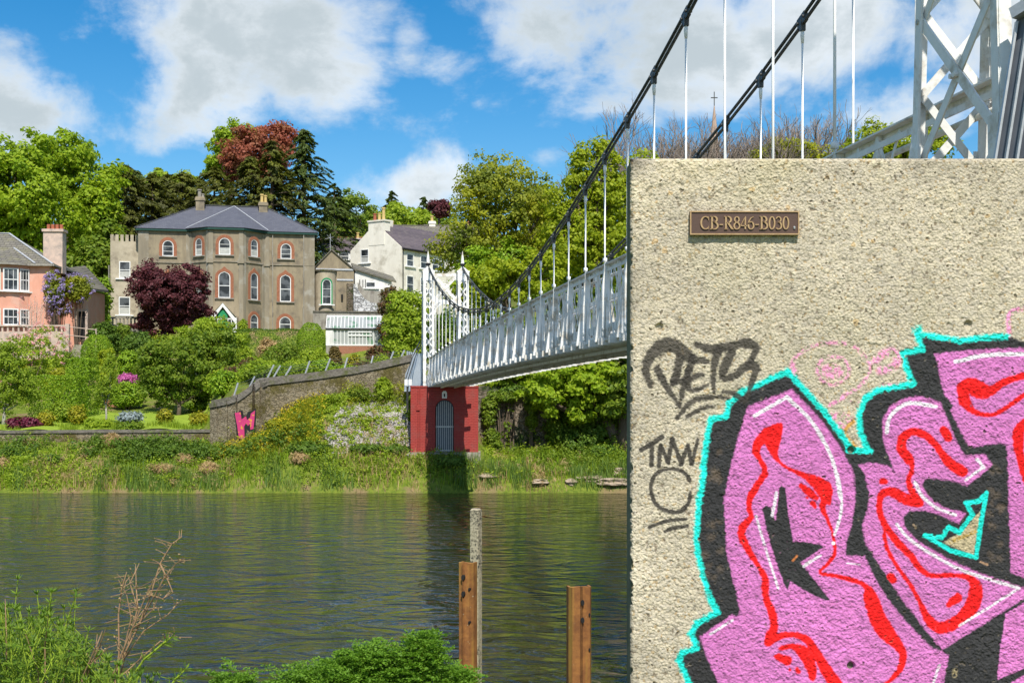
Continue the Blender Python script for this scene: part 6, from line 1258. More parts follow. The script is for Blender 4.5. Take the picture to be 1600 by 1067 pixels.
conifer('fir_tree', 'flat topped fir behind the middle of the villa ridge', 312, 280, 430, 62, 146, 'conifer', 300, 70, .19, gf, .5, spread=1.8)
conifer('fir_tree', 'olive fir behind the left chimney of the villa', 335, 262, 430, 62, 138, 'conifer', 280, 70, .19, gf, .5, spread=1.5)
conifer('fir_tree', 'broad olive fir below the copper beech', 392, 248, 430, 66, 134, 'conifer', 320, 70, .19, gf, .45, spread=1.5)
conifer('fir_tree', 'dark green cypress tapering right of the copper beech', 425, 222, 430, 58, 133, 'conifer', 300, 70, .19, gf, .45, spread=1.3)
conifer('cedar_tree', 'tallest dark blue green conifer with layered branches right of the beech', 475, 205, 440, 62, 137, 'conifer_dark', 360, 75, .19, None, .5, spread=1.15)
conifer('fir_tree', 'small green fir standing lower right of the layered conifer', 522, 288, 430, 40, 146, 'conifer_dark', 200, 70, .2, gf, .4, spread=1.3)
tree('copper_beech', 'rust red copper beech crowning the trees above the villa', [(405, 240, 52, 44), (430, 222, 34, 28), (380, 262, 34, 32)], 145, 'beech', 220, .85, 90, .19, trunk_r=.45)
tree('lime_tree', 'fresh green tree top rising left of the copper beech', [(362, 222, 26, 28), (345, 250, 22, 30), (385, 212, 20, 16), (338, 272, 18, 22)], 152, 'bright', 130, .8, 70, .2, trunk_px=360, trunk_r=.35)
tree('young_ash', 'pale yellow green tree showing over the firs above the villa roof', [(255, 292, 34, 26), (285, 285, 25, 18)], 150, 'willow', 80, .8, 70, .2, trunk_px=262, trunk_r=.3)
tree('woodland_tree', 'rounded green tree right of the small fir on the skyline', [(552, 335, 32, 34), (530, 352, 25, 30), (545, 372, 40, 20)], 175, 'mid', 110, 1.0, 70, .24, trunk_r=.4)
tree('woodland_tree', 'bright green tree above the chimney of the cream house', [(620, 345, 34, 28), (595, 352, 28, 22), (655, 350, 25, 25)], 200, 'willow', 130, 1.1, 70, .27, trunk_r=.4)
conifer('spruce_tree', 'dark spruce tip on the skyline above the cream house', 612, 300, 380, 26, 215, 'conifer_dark', 120, 60, .3, None, .35)
conifer('spruce_tree', 'second dark spruce tip between the bright tree and the purple one', 662, 308, 380, 20, 218, 'conifer_dark', 100, 60, .3, None, .35)
tree('purple_plum', 'small dark purple tree on the skyline left of the olive tree', [(686, 326, 15, 14)], 190, 'prunus', 50, .7, 60, .22, trunk_r=.2)
for k, (px, lab) in enumerate(((-140, 'green tree beyond the left edge'), (560, 'bright shrubby tree behind the low terrace house'), (700, 'green tree behind the pale house'))):
    tree('woodland_tree', lab, [(px, 365, 50, 30), (px + 30, 375, 40, 22)], 185 + 6 * k, 'mid', 110, 1.1, 60, .27, trunk_r=.35)

# ---- trees right of the far tower
tree('olive_green_tree', 'large airy yellow green tree standing right of the far tower', [(790, 320, 78, 70), (745, 360, 60, 55), (830, 330, 50, 70), (775, 275, 52, 38), (800, 400, 80, 55), (715, 395, 50, 32), (740, 300, 40, 40)], 90, 'olive', 560, .66, 46, .12, trunk_px=792, trunk_r=.28, limbs=20, shell=.35)
tree('ash_tree', 'tall ash with tufted shoots against the sky beside the cable', [(925, 330, 50, 70), (955, 290, 42, 60), (905, 270, 26, 44), (900, 380, 60, 50), (960, 380, 50, 60), (875, 330, 24, 48), (940, 235, 22, 26)], 84, 'ash', 540, .58, 48, .125, trunk_px=930, trunk_r=.3, limbs=20, shell=.3)
tree('ash_tree', 'full yellow green ash filling the gap between the olive tree and the tufted ash', [(868, 350, 46, 50), (850, 400, 50, 50), (890, 410, 50, 50), (845, 320, 26, 34)], 95, 'ash', 300, .62, 52, .13, trunk_px=862, trunk_r=.28, limbs=14, shell=.3)
tree('lime_tree', 'dense bright yellow green tree low behind the cable', [(790, 420, 60, 40), (850, 440, 50, 40), (900, 450, 60, 50), (950, 430, 50, 50), (740, 430, 36, 36)], 88, 'hedge', 360, .6, 60, .13, trunk_px=850, trunk_r=.3)
tree('ash_tree', 'ash half hidden behind the concrete wall', [(1010, 300, 50, 80), (1050, 380, 60, 70), (1000, 400, 50, 60)], 86, 'ash', 200, .6, 40, .13, trunk_px=1010, trunk_r=.3, limbs=12, shell=.4)
tree('hawthorn_tree', 'yellow green tree behind the parapet left of the ash', [(800, 440, 50, 35), (760, 440, 45, 30), (850, 430, 40, 40), (735, 470, 28, 35)], 80, 'ash', 200, .55, 60, .12, trunk_px=800, trunk_r=.2)
tree('sycamore_tree', 'leafy sycamore overhanging the shaded stone wall', [(890, 585, 60, 40, -.6), (850, 612, 34, 30, -1.0), (930, 595, 50, 46, -.6), (800, 585, 44, 20, .6), (905, 640, 22, 22, -.9), (845, 570, 50, 26, 1.2)], 61.2, 'bright', 340, .36, 70, .105, trunk_px=968, trunk_r=.32, droop=.25)
tree('sycamore_tree', 'dark green sycamore behind the bridge parapet', [(880, 500, 60, 50), (820, 520, 55, 40), (950, 500, 50, 60), (770, 520, 40, 34)], 67, 'mid', 260, .5, 70, .12, trunk_px=880, trunk_r=.3)
tree('sycamore_tree', 'sycamore leaning over the wall next to the concrete slab', [(985, 600, 45, 55, -.6), (960, 560, 40, 40), (1000, 520, 60, 60), (955, 630, 16, 26, -1)], 61.0, 'mid', 230, .40, 70, .11, trunk_px=975, trunk_r=.38, droop=.25)
tree('willow_tree', 'feathery light green willow left of the far tower', [(640, 500, 36, 48), (622, 520, 26, 36), (655, 540, 28, 28), (630, 470, 20, 22)], 72, 'willow', 260, .38, 60, .085, trunk_px=640, trunk_r=.14, droop=.5)
bush('rusty_shrub', 'rusty green climbing shrub above the whitewashed wall', 612, 460, 24, 22, 112, 'redshrub', leaf=.11, crad=.4)
bush('climbing_shrub', 'dark green shrub seen through the far tower gateway', 698, 517, 40, 42, 68, 'hedge_dark', leaf=.09, crad=.4)
bush('climbing_shrub', 'mixed green shrub right behind the far tower', 755, 560, 30, 40, 65, 'hedge_dark', leaf=.09, crad=.38)

# ---- bare trees behind the concrete wall
def bare_tree(label, px, ptop, pbot, spread, Y, group, leaves=None):
    x0 = (px - 800) / 2000 * Y; z0 = gz(x0, Y); H = ZC + (620 - ptop) / 2000 * Y - z0; t = thing('bare_tree', label, 'tree', (x0, Y, z0), 0, group); m = MB(); tips = []
    def grow(p, d, l, r, dep):
        if r < .0165 or dep > 8: return
        q = p + d * l; bend = rng.standard_normal(3) * .10; mid = (p + q) / 2 + bend * l * .5; m.tube([p, mid, q], [r, r * .88, r * .76], 5 if r > .06 else 3, False)
        if dep >= 5: tips.append(q)
        for _ in range(2 if dep < 1 else (3 if rng.random() < .62 else 2)):
            nd = unit(d + rng.standard_normal(3) * spread + np.array((0, 0, .12))); grow(q, nd, l * rng.uniform(.68, .86), r * rng.uniform(.58, .76), dep + 1)
    for k in range(3): grow(np.array((rng.normal() * .3, 0, -.3)), unit(np.array((rng.normal() * .22, rng.normal() * .2, 1))), H * .235, .26, 0)
    m.build('branches', M['twig'], t, fixn=False)
    if leaves and tips:
        tp = np.array(tips); tp = tp[rng.choice(len(tp), min(len(tp), 260), replace=False)]; quadmesh('leaves', clump_leaves(tp, .4, 26, .13, .8), L[leaves], t)
gb = 'bare winter trees on the skyline above the concrete wall'
for px, top, lab, lv in ((1000, 165, 'bare tree at the left end of the wall top', None), (1075, 172, 'bare tree beside the third hanger', None), (1175, 160, 'bare tree behind the rear cable clamp', None), (1275, 180, 'last bare tree before the blue gap of sky', None), (1050, 158, 'bare tree between the first hangers above the wall', None), (1095, 160, 'bare tree just left of the church spire', None), (1150, 165, 'bare tree just right of the church spire', None),
                     (1200, 145, 'tallest bare twiggy tree crossed by the rear cable', None), (1245, 150, 'bare tree with upswept twigs right of the rear cable', None)):
    bare_tree(lab, px, top, 250, .34, 112 + rng.uniform(-6, 6), gb, lv)
tree('budding_tree', 'tree with thin yellow green buds above the concrete wall', [(1215, 235, 34, 26), (1250, 240, 34, 24), (1185, 250, 26, 16), (1285, 250, 30, 18)], 104, 'olive', 130, .6, 34, .13, trunk_r=.2, limbs=14, shell=.2)
tree('budding_tree', 'leafier yellow green tree beside the lattice tower', [(1375, 215, 34, 34), (1340, 235, 30, 26), (1410, 230, 40, 30), (1450, 220, 40, 40)], 100, 'ash', 200, .6, 44, .14, trunk_r=.25, limbs=12, shell=.2)

# ---- gardens
tree('purple_plum', 'round dark crimson plum tree in front of the villa', [(262, 460, 52, 44), (235, 445, 34, 36), (290, 450, 36, 38), (255, 500, 50, 28), (300, 485, 28, 34), (235, 425, 18, 22)], 106, 'prunus', 360, .55, 80, .125, trunk_px=258, trunk_r=.22)
tree('garden_maple', 'dark green spreading maple in the middle of the garden', [(290, 560, 64, 46), (250, 590, 40, 38), (330, 580, 42, 44), (345, 540, 32, 30), (290, 620, 60, 26), (240, 560, 26, 30)], 74, 'mid', 340, .42, 80, .085, trunk_px=278, trunk_r=.13)
tree('garden_maple', 'lighter green shrub tree climbing towards the white porch', [(330, 520, 40, 26), (300, 530, 36, 26), (362, 530, 22, 26)], 88, 'willow', 150, .42, 70, .09, trunk_px=325, trunk_r=.13)
tree('birch_tree', 'slender birch with pale forked trunk at the left edge', [(22, 590, 34, 45), (10, 555, 26, 28), (45, 610, 22, 32), (0, 620, 22, 35)], 67, 'birch', 190, .34, 55, .06, trunk_px=4, trunk_r=.10, bark='bark_pale', shell=.25)
tree('birch_tree', 'thin young birch in front of the clipped hedge', [(165, 600, 22, 34), (158, 625, 20, 18), (170, 570, 14, 22)], 66, 'birch', 90, .26, 36, .055, trunk_px=166, trunk_r=.055, bark='bark_pale', shell=.2)
bush('pink_blossom_bush', 'loose green bush dotted with pink blossom below the pink house', 45, 560, 52, 40, 82, 'willow', n=150, leaf=.08, flowers='pinkbloom', fl_n=60, crad=.35)
bush('pink_blossom_bush', 'pale pink flowering shrub on the terrace of the pink house', 75, 515, 34, 14, 90, 'willow', n=50, leaf=.07, flowers='pinkbloom', fl_n=70, crad=.3)
bush('wisteria', 'lilac wisteria hanging from the corner of the pink house', 84, 452, 15, 30, 94.3, 'olive', cat='climber', n=70, leaf=.09, flowers='lilac', fl_n=60, crad=.35)
bush('wisteria', 'lilac and olive wisteria draped above the dark door', 120, 450, 26, 22, 97.6, 'olive', cat='climber', n=80, leaf=.09, flowers='lilac', fl_n=26, crad=.38, depth=.7)
bush('wisteria', 'purple wisteria stems low against the pink wall', 95, 482, 18, 16, 94.6, 'redshrub', cat='climber', n=26, leaf=.07, flowers='lilac', fl_n=22, crad=.35)
def small_bare(label, px, py, Y, h):
    x, y, z = P(px, py, Y); t = thing('bare_shrub', label, 'shrub', (x, Y, gz(x, Y))); m = MB(); zz = z - gz(x, Y)
    for k in range(14):
        a = rng.uniform(-.9, .9); p = np.array((0, 0, 0.)); q = np.array((a * h * .5, rng.normal() * .2, zz + h * rng.uniform(.5, 1))); m.tube([p, (p + q) / 2 + (a * .2, 0, 0), q], [.035, .025, .01], 4, False)
        for j in range(5): s = p + (q - p) * rng.uniform(.4, 1); m.tube([s, s + (rng.normal() * .35, rng.normal() * .2, rng.uniform(.2, .6))], [.014, .006], 3, False)
    m.build('stems', M['pink_pale'], t, fixn=False); quadmesh('blossom', clump_leaves(np.array([(rng.uniform(-.6, .6) * h, rng.normal() * .2, zz + rng.uniform(.2, 1) * h) for _ in range(30)]), .12, 8, .04), L['pinkbloom'], t)
small_bare('leafless pinkish shrub trained up the pink wall', 52, 505, 93.2, 2.2)
bush('ivy_column', 'bright green climber covering the wall left of the annex', 163, 460, 13, 32, 106, 'hedge', n=90, leaf=.10, crad=.38, shape='column')
hg = 'clipped hedges and bushes of the terraced garden'
HED = [('clipped_hedge', 'long clipped green hedge sweeping behind the birch', 92, 612, 36, 24, 70, 'hedge', 'box'), ('clipped_hedge', 'right half of the long clipped hedge with a bright flat top', 130, 598, 17, 36, 72, 'hedge', 'box'),
       ('clipped_ball', 'clipped bright ball bush below the garden steps', 152, 541, 24, 18, 88, 'hedge', 'ball'), ('dark_bush', 'dark evergreen bush behind the clipped ball bush', 162, 518, 27, 17, 95, 'hedge_dark', 'ball'),
       ('columnar_bush', 'narrow column shaped yellow green bush beside the young birch', 166, 570, 15, 28, 80, 'ash', 'column'), ('dark_bush', 'dark bush at the foot of the crimson plum', 218, 540, 30, 24, 94, 'hedge_dark', 'ball'),
       ('green_bush', 'fresh green bush left of the maple', 200, 556, 17, 12, 88, 'hedge', 'ball'), ('villa_hedge', 'dark level hedge in front of the villa', 420, 528, 50, 13, 104, 'hedge_dark', 'box'),
       ('clipped_ball', 'big round clipped bush left of the glasshouse', 486, 524, 22, 20, 100, 'hedge', 'ball'), ('conical_bush', 'brown green cone shaped bush in front of the glasshouse', 523, 558, 17, 18, 80, 'brown', 'cone'),
       ('yellow_bush', 'small bright yellow bush right of the brown cone', 553, 562, 12, 9, 78, 'yellow', 'ball'), ('green_bush', 'green bush between the cone and the round clipped bush', 488, 560, 28, 18, 86, 'willow', 'ball'),
       ('green_bush', 'broad leaved bush above the tall wall near the red shrub', 440, 555, 34, 20, 82, 'mid', 'ball'), ('green_bush', 'bush against the brick base of the glasshouse', 590, 552, 18, 14, 84, 'redshrub', 'ball'),
       ('red_shrub', 'tall copper red shrub at the end of the tall wall', 388, 575, 15, 22, 70, 'redshrub', 'ball'), ('green_bush', 'mossy green mound beside the copper red shrub', 408, 588, 16, 8, 66, 'brown', 'ball'),
       ('orange_flowers', 'small patch of orange flowers behind the coping', 424, 583, 9, 6, 65, 'orange', 'ball'), ('green_bush', 'leafy bush behind the wall corner', 350, 600, 26, 24, 68, 'hedge', 'ball'),
       ('azalea', 'round magenta azalea in the middle garden', 198, 592, 16, 8, 78, 'magenta', 'ball'), ('green_bush', 'low bush under the magenta azalea', 200, 604, 32, 12, 77, 'hedge', 'ball'),
       ('dwarf_maple', 'low dark red dwarf maple by the birch trunk', 37, 662, 28, 11, 65, 'maple', 'ball'), ('yellow_bush', 'golden yellow shrub on the lawn', 72, 655, 13, 14, 66, 'yellow', 'ball'),
       ('green_bush', 'light green shrub beside the golden shrub', 95, 640, 16, 14, 68, 'birch', 'ball'), ('yellow_bush', 'yellow green shrub at the centre of the lawn', 122, 646, 14, 14, 67, 'yellow', 'ball'),
       ('green_bush', 'green perennials along the garden wall', 150, 662, 22, 9, 64.5, 'willow', 'ball'), ('blue_flowers', 'clump of blue flowers on the garden wall', 202, 652, 20, 10, 64.5, 'blueflower', 'ball'),
       ('green_bush', 'leafy perennials under the blue flowers', 205, 666, 22, 8, 64, 'mid', 'ball'), ('yellow_bush', 'yellow flowering shrub right of the maple trunk', 312, 655, 18, 12, 65.5, 'yellow', 'ball'), ('yellow_bush', 'small yellow shrub left of the maple trunk', 258, 648, 10, 10, 66, 'yellow', 'ball'),
       ('yellow_bush', 'yellow green shrub behind the maple', 340, 640, 14, 16, 66, 'birch', 'ball'), ('green_bush', 'dark laurel behind the long hedge', 105, 560, 26, 18, 84, 'mid', 'ball'), ('green_bush', 'shrub beside the garden steps', 92, 585, 22, 14, 79, 'olive', 'ball'),
       ('grass_clump', 'pale ornamental grass clump in front of the dark hedge', 418, 540, 16, 14, 98, 'drygrass', 'ball'), ('green_bush', 'shrub with white blossom left of the grass clump', 380, 550, 18, 12, 92, 'willow', 'ball'), ('green_bush', 'bush by the white porch', 380, 505, 10, 12, 106, 'willow', 'ball'),
       ('green_bush', 'low bush in front of the annex', 190, 515, 20, 12, 100, 'mid', 'ball'), ('green_bush', 'bush on the slope behind the maple', 245, 575, 40, 18, 85, 'mid', 'ball'), ('green_bush', 'leafy bank above the tall wall', 465, 572, 30, 12, 72, 'willow', 'ball'), ('green_bush', 'leafy bank left of the far tower', 600, 562, 24, 10, 70, 'willow', 'ball'),
       ('green_bush', 'trailing shrub beside the blue grey ramp panel', 628, 550, 16, 16, 66, 'willow', 'ball'), ('green_bush', 'low evergreen right of the crimson plum', 322, 505, 16, 12, 104, 'hedge', 'ball')]
for nm, lab, px, py, rx, ry, Y, mt, shp in HED:
    bush(nm, lab, px, py, rx, ry, Y, mt, cat='hedge' if 'hedge' in nm else 'topiary' if nm == 'clipped_ball' else ('flowers' if 'flowers' in nm or nm == 'azalea' else 'bush'), leaf=.05 + .0003 * Y if shp != 'ball' else .045 + .0004 * Y, crad=.22 if shp != 'ball' else .3, per=46, n=None if shp == 'ball' else 240, shape=shp, group=hg if 'green_bush' == nm else None, depth=1.0 if shp == 'box' else None)
ORD = ['leftmost', 'second from left', 'third from left', 'fourth from left', 'fifth from left', 'sixth from left', 'seventh from left', 'eighth from left', 'ninth from left', 'tenth from left', 'eleventh from left', 'twelfth from left', 'thirteenth from left']
def filler(n, pxr, Yr, mats, grp):
    made = []
    for k in range(n):
        px, Y = rng.uniform(*pxr), rng.uniform(*Yr); x = (px - 800) / 2000 * Y; z = gz(x, Y); h = rng.uniform(.6, 1.35); r = rng.uniform(.7, 1.5); py = 620 - (z + h * .5 - ZC) * 2000 / Y
        mt, lab, fl = mats[k % len(mats)]
        made.append((lab, px, bush('garden_shrub', lab, px, py, r * 2000 / Y, h * 1000 / Y, Y, mt, cat='shrub', leaf=.045 + .0004 * Y, crad=.3, per=44, group=grp, flowers=fl, fl_n=30 if fl else 0)))
    for m_ in {a[0] for a in made}:
        row = sorted([a for a in made if a[0] == m_], key=lambda a: a[1])
        for i, a in enumerate(row): a[2]['label'] = ORD[i] + ' ' + a[0]
filler(30, (175, 500), (84, 110), [('hedge', 'bright green rounded shrub of the terraced garden', None), ('mid', 'mid green loose shrub of the terraced garden', None), ('hedge_dark', 'dark evergreen shrub of the terraced garden', None), ('willow', 'pale green feathery shrub of the terraced garden', None), ('ash', 'yellow green shrub of the terraced garden', None)], 'shrubs filling the terraced garden')
filler(26, (345, 640), (63.6, 78), [('willow', 'light green shrub crowding behind the tall wall', None), ('mid', 'mid green shrub crowding behind the tall wall', None), ('redshrub', 'reddish shrub crowding behind the tall wall', None), ('hedge', 'fresh green shrub crowding behind the tall wall', None)], 'shrubs behind the tall stone wall')
filler(12, (-60, 130), (84, 92), [('mid', 'mid green shrub on the slope behind the birch', None), ('olive', 'olive green shrub on the slope behind the birch', None)], 'shrubs behind the birch')
# lawn and terrace edgings
def sheet(name, label, xs, ys, m, dz):
    X, Y = np.meshgrid(xs, ys); Z = ground(X, Y) + dz; V = np.stack([X, Y, Z], -1).reshape(-1, 3); nx = len(xs); i, j = np.meshgrid(np.arange(len(ys) - 1), np.arange(nx - 1), indexing='ij'); a = (i * nx + j).ravel()
    return tag(npmesh(name, V, np.stack([a, a + 1, a + nx + 1, a + nx], -1), m, smooth=True), label, 'lawn', kind='structure')
sheet('lawn', 'bright mown lawn behind the garden wall', np.arange(-27, -15.4, .3), np.arange(63.2, 76, .3), M['lawn'], .05)
for px, py, w, Y, lab in ((182, 606, 18, 84, 'low brick edging of the upper garden terrace'), (175, 622, 26, 78, 'low brick edging above the lawn'), (232, 552, 22, 92, 'brick edging below the crimson plum')):
    x, y, z = P(px, py, Y); t = thing('terrace_edging', lab, 'wall', (x, Y, z - .7)); MB().box(-w * Y / 4000, w * Y / 4000 + .4, 0, .25, 0, .7).build('brickwork', M['brick_orange'], t)
x, y, z = P(142, 495, 104); t = thing('garden_balustrade', 'grey stone balustrade below the battlemented annex', 'balustrade', (P(205, 497, 108)[0], 108, P(205, 508, 108)[2]))
b = MB(); b.box(-2.6, 1.6, -.1, .1, .55, .7); b.box(-2.6, 1.6, -.1, .1, -1, .06)
for k in range(14): b.box(-2.55 + .31 * k, -2.43 + .31 * k, -.06, .06, .06, .55)
b.build('stonework', M['render_grey'], t)

# ---- far river bank
def blades(name, label, n, xr, yr, h, w, mat, cat, lean=.25, mask=None, dz=0):
    X = rng.uniform(*xr, n); Y = rng.uniform(*yr, n)
    if mask is not None: k = mask(X, Y); X, Y = X[k], Y[k]
    n = len(X); Z = ground(X, Y) + dz; hh = h * rng.uniform(.45, 1.25, n) * (.45 + .5 * (1 + np.sin(X * 1.7 + 2 * np.sin(Y * 1.1)) * np.sin(Y * 2.3 + X * .6))); a = rng.uniform(0, 2 * pi, n); ln = lean * hh * rng.uniform(.2, 1.4, n)
    b0 = np.stack([X, Y, Z - .04], -1); tip = b0 + np.stack([ln * np.cos(a), ln * np.sin(a), hh], -1); mid = b0 * .5 + tip * .5 + np.stack([0 * a, 0 * a, .08 * hh], -1); s = np.stack([np.cos(a + 1.57), np.sin(a + 1.57), 0 * a], -1) * w * .5
    V = np.stack([b0 - s, b0 + s, mid + s * .8, mid - s * .8, mid - s * .8, mid + s * .8, tip + s * .12, tip - s * .12], 1).reshape(-1, 3)
    i = np.arange(n)[:, None] * 8; F = np.concatenate([i + np.array([[0, 1, 2, 3]]), i + np.array([[3, 2, 6, 7]])], 0)
    return tag(npmesh(name, V, F, L[mat], None), label, cat, kind='stuff')
def patch(seed, thr):
    ph = np.random.default_rng(seed).uniform(0, 6, 6)
    return lambda X, Y: (np.sin(X * .9 + ph[0]) + np.sin(X * .37 + Y * .8 + ph[1]) + .8 * np.sin(X * 2.3 + Y * 1.1 + ph[2]) + .5 * np.sin(X * 5.1 + ph[3]) + rng.normal(0, .35, X.shape)) > thr
off_pier = lambda X, Y: ~((X > -4.8) & (X < -1.3) & (Y > 57.6))
no_rub = lambda X, Y: ~((X > -7.4 - (61.5 - Y) * .62) & (X < -4.8) & (Y > 58.0)) | (rng.random(X.shape) < .34)
def both(*f): return lambda X, Y: np.logical_and.reduce([g(X, Y) for g in f])
blades('reeds', 'blue green reeds fringing the far bank at the waterline', 15000, (-27, 13), (56.05, 57.6), .55, .03, 'reed', 'reeds', lean=.4, mask=both(patch(1, .2), off_pier))
blades('bank_grass', 'mixed green grass covering the far bank', 22000, (-27, 13), (56.3, 61.5), .30, .035, 'hedge', 'grass', mask=both(off_pier, no_rub))
blades('yellow_grass', 'yellow green grass and buttercups on the upper bank', 18000, (-14.2, -9.0), (58.4, 61.6), .3, .04, 'buttercup', 'grass', mask=patch(5, -.9))
blades('bright_grass', 'short lime green grass on the bank', 22000, (-27, 13), (56.2, 61.5), .26, .035, 'birch', 'grass', mask=both(patch(9, .2), off_pier, no_rub))
blades('dry_grass', 'dry straw coloured grass tufts along the waterline', 15000, (-27, 13), (56.02, 59.5), .42, .03, 'drygrass', 'grass', .5, mask=both(patch(3, .75), off_pier))
blades('lawn_grass', 'rough grass and flowers behind the garden wall', 9000, (-27, -15), (62.8, 66), .3, .035, 'birch', 'grass', mask=patch(12, .1))
def undergrowth(name, label, n, mat, xr, yr, mask, hr=(.1, .5), crad=.26, per=16, leaf=.06, aspect=.5):
    X = rng.uniform(*xr, n); Y = rng.uniform(*yr, n); k = mask(X, Y) & ~((X > -13.4) & (X < -8) & (Y > 59.2) & (rng.random(n) < .85)); X, Y = X[k], Y[k]; Z = ground(X, Y) + rng.uniform(*hr, len(X)) ; C = np.stack([X, Y, Z], -1)
    tag(quadmesh(name, clump_leaves(C, crad, per, leaf, .8, 0, None, aspect), L[mat], None), label, 'undergrowth', kind='stuff')
undergrowth('dark_undergrowth', 'dark leafy undergrowth spreading over the far bank', 2600, 'mid', (-27, 13), (56.6, 61.4), both(patch(21, .3), off_pier, no_rub), (.1, .5))
undergrowth('bright_undergrowth', 'bright green nettles and weeds over the far bank', 2400, 'willow', (-27, 13), (56.5, 61.4), both(patch(22, .1), off_pier, no_rub), (.05, .4))
undergrowth('deep_undergrowth', 'deep green broad leaved weeds along the middle of the bank', 1700, 'hedge_dark', (-27, -4.8), (58.6, 60.6), both(patch(23, .2), no_rub), (.15, .6), .28, 18, .08, .4)
undergrowth('lime_undergrowth', 'lime green mossy growth near the waterline', 1500, 'birch', (-27, 13), (56.2, 59), both(patch(24, .5), off_pier, no_rub), (.0, .2))
undergrowth('brown_undergrowth', 'withered brown growth on the far bank', 900, 'drygrass', (-27, 13), (56.2, 61.2), both(patch(25, 1.0), off_pier, no_rub), (.05, .4), .25, 26, .10, .1)
X_ = rng.uniform(-13.6, -8.8, 900); Y_ = rng.uniform(58.6, 61.6, 900); Z_ = ground(X_, Y_) + rng.uniform(.12, .42, 900); tag(quadmesh('buttercups', clump_leaves(np.stack([X_, Y_, Z_], -1), .12, 5, .035), L['goldflower'], None), 'tiny yellow flowers scattered over the grassy slope', 'flowers', kind='stuff')
X_ = rng.uniform(-9.3, -4.9, 420); Y_ = rng.uniform(58.0, 61.5, 420); Z_ = ground(X_, Y_) + rng.uniform(.02, .16, 420); tag(quadmesh('rubble_weeds', clump_leaves(np.stack([X_, Y_, Z_], -1), .17, 22, .05, .6), L['willow'], None), 'sparse green weeds growing through the pale rubble', 'weeds', kind='stuff')
undergrowth('wall_creeper', 'ivy and ferns hanging over the shaded wall', 1500, 'mid', (-1.3, 9), (60.9, 61.6), patch(31, -.2), (.2, 3.6), .3, 18, .075, .6)
undergrowth('wall_foot_weeds', 'weeds and brambles against the foot of the tall wall', 700, 'olive', (-14.4, -5), (60.6, 61.4), patch(32, .0), (.05, .9), .22, 14, .05, .5)
gw = 'dark leaved comfrey clumps on the far bank'
for k, (px, py, rx, ry, Y, mt, lab) in enumerate(((20, 712, 30, 14, 59.5, 'hedge_dark', 'leafy dark clump at the left edge of the bank'), (75, 722, 24, 12, 58.8, 'hedge_dark', 'dark clump below the birch'), (150, 697, 18, 9, 60.5, 'mid', 'clump hanging below the garden wall'),
        (210, 715, 34, 13, 59.8, 'hedge_dark', 'clump below the blue flowers'), (262, 712, 30, 14, 59.6, 'hedge_dark', 'dark clump under the maple'), (318, 705, 30, 12, 60, 'hedge_dark', 'wide dark clump left of the small graffiti'),
        (365, 712, 26, 15, 59.3, 'hedge_dark', 'dark clump below the small graffiti'), (484, 712, 36, 24, 58.3, 'hedge_dark', 'big round dark clump left of the pale rubble'), (575, 712, 30, 18, 58.2, 'hedge_dark', 'dark clump below the pale rubble'),
        (617, 708, 26, 16, 58.4, 'hedge_dark', 'dark clump just left of the red pier'), (705, 735, 26, 24, 57.2, 'hedge_dark', 'shrub growing in front of the pier plinth'), (862, 722, 18, 10, 59.2, 'mid', 'leafy clump right of the pier below the wall'),
        (940, 712, 36, 18, 60, 'hedge_dark', 'dark undergrowth at the foot of the wall beside the slab'), (900, 690, 34, 22, 61, 'hedge_dark', 'ivy mound against the shaded wall'), (770, 690, 14, 22, 60.6, 'mid', 'climber at the right corner of the pier'),
        (560, 612, 22, 9, 61, 'mid', 'bramble on top of the rubble slope'), (600, 600, 14, 12, 61.2, 'willow', 'weeds at the top of the rubble slope'), (530, 622, 26, 8, 61.0, 'willow', 'green weeds under the tall wall'), (830, 640, 10, 34, 61.4, 'mid', 'ivy strand hanging on the shaded wall'),
        (785, 620, 26, 10, 61.2, 'mid', 'ivy along the top of the shaded wall'), (645, 640, 6, 26, 59.6, 'mid', 'climber between the rubble slope and the pier'), (455, 688, 20, 9, 59.6, 'buttercup', 'yellow flowering mustard clump on the slope'), (430, 672, 16, 10, 60.4, 'buttercup', 'smaller yellow clump near the small graffiti'))):
    x = P(px, py, Y)[0]
    bush('comfrey_clump', lab, px, py, rx, ry, Y, mt, cat='ivy' if 'ivy' in lab or 'climber' in lab else 'plant', leaf=.085 if ry > 9 else .06, crad=.24, per=40, group=gw if mt == 'hedge_dark' else None, depth=.3 if 'ivy strand' in lab or 'climber' in lab else None, aspect=.42)
for px, py, rx, ry, Y, mt, lab in ((775, 592, 30, 12, 63.2, 'mid', 'bush spilling over the shaded wall just right of the pier'), (825, 590, 30, 14, 63, 'hedge', 'second bush spilling over the shaded wall'), (800, 612, 22, 12, 61.4, 'hedge_dark', 'dark ivy patch high on the shaded wall'), (875, 675, 24, 26, 61.3, 'hedge_dark', 'dark ivy curtain on the shaded wall under the sycamore'), (930, 660, 26, 36, 61.2, 'hedge_dark', 'dark ivy curtain beside the sycamore trunk'), (765, 640, 12, 26, 61.1, 'mid', 'ivy column on the shaded wall beside the pier')):
    bush('ivy', lab, px, py, rx, ry, Y, mt, cat='ivy', leaf=.08, crad=.3, per=40, depth=.4)
gd = 'dry brown grass heaps on the far bank'
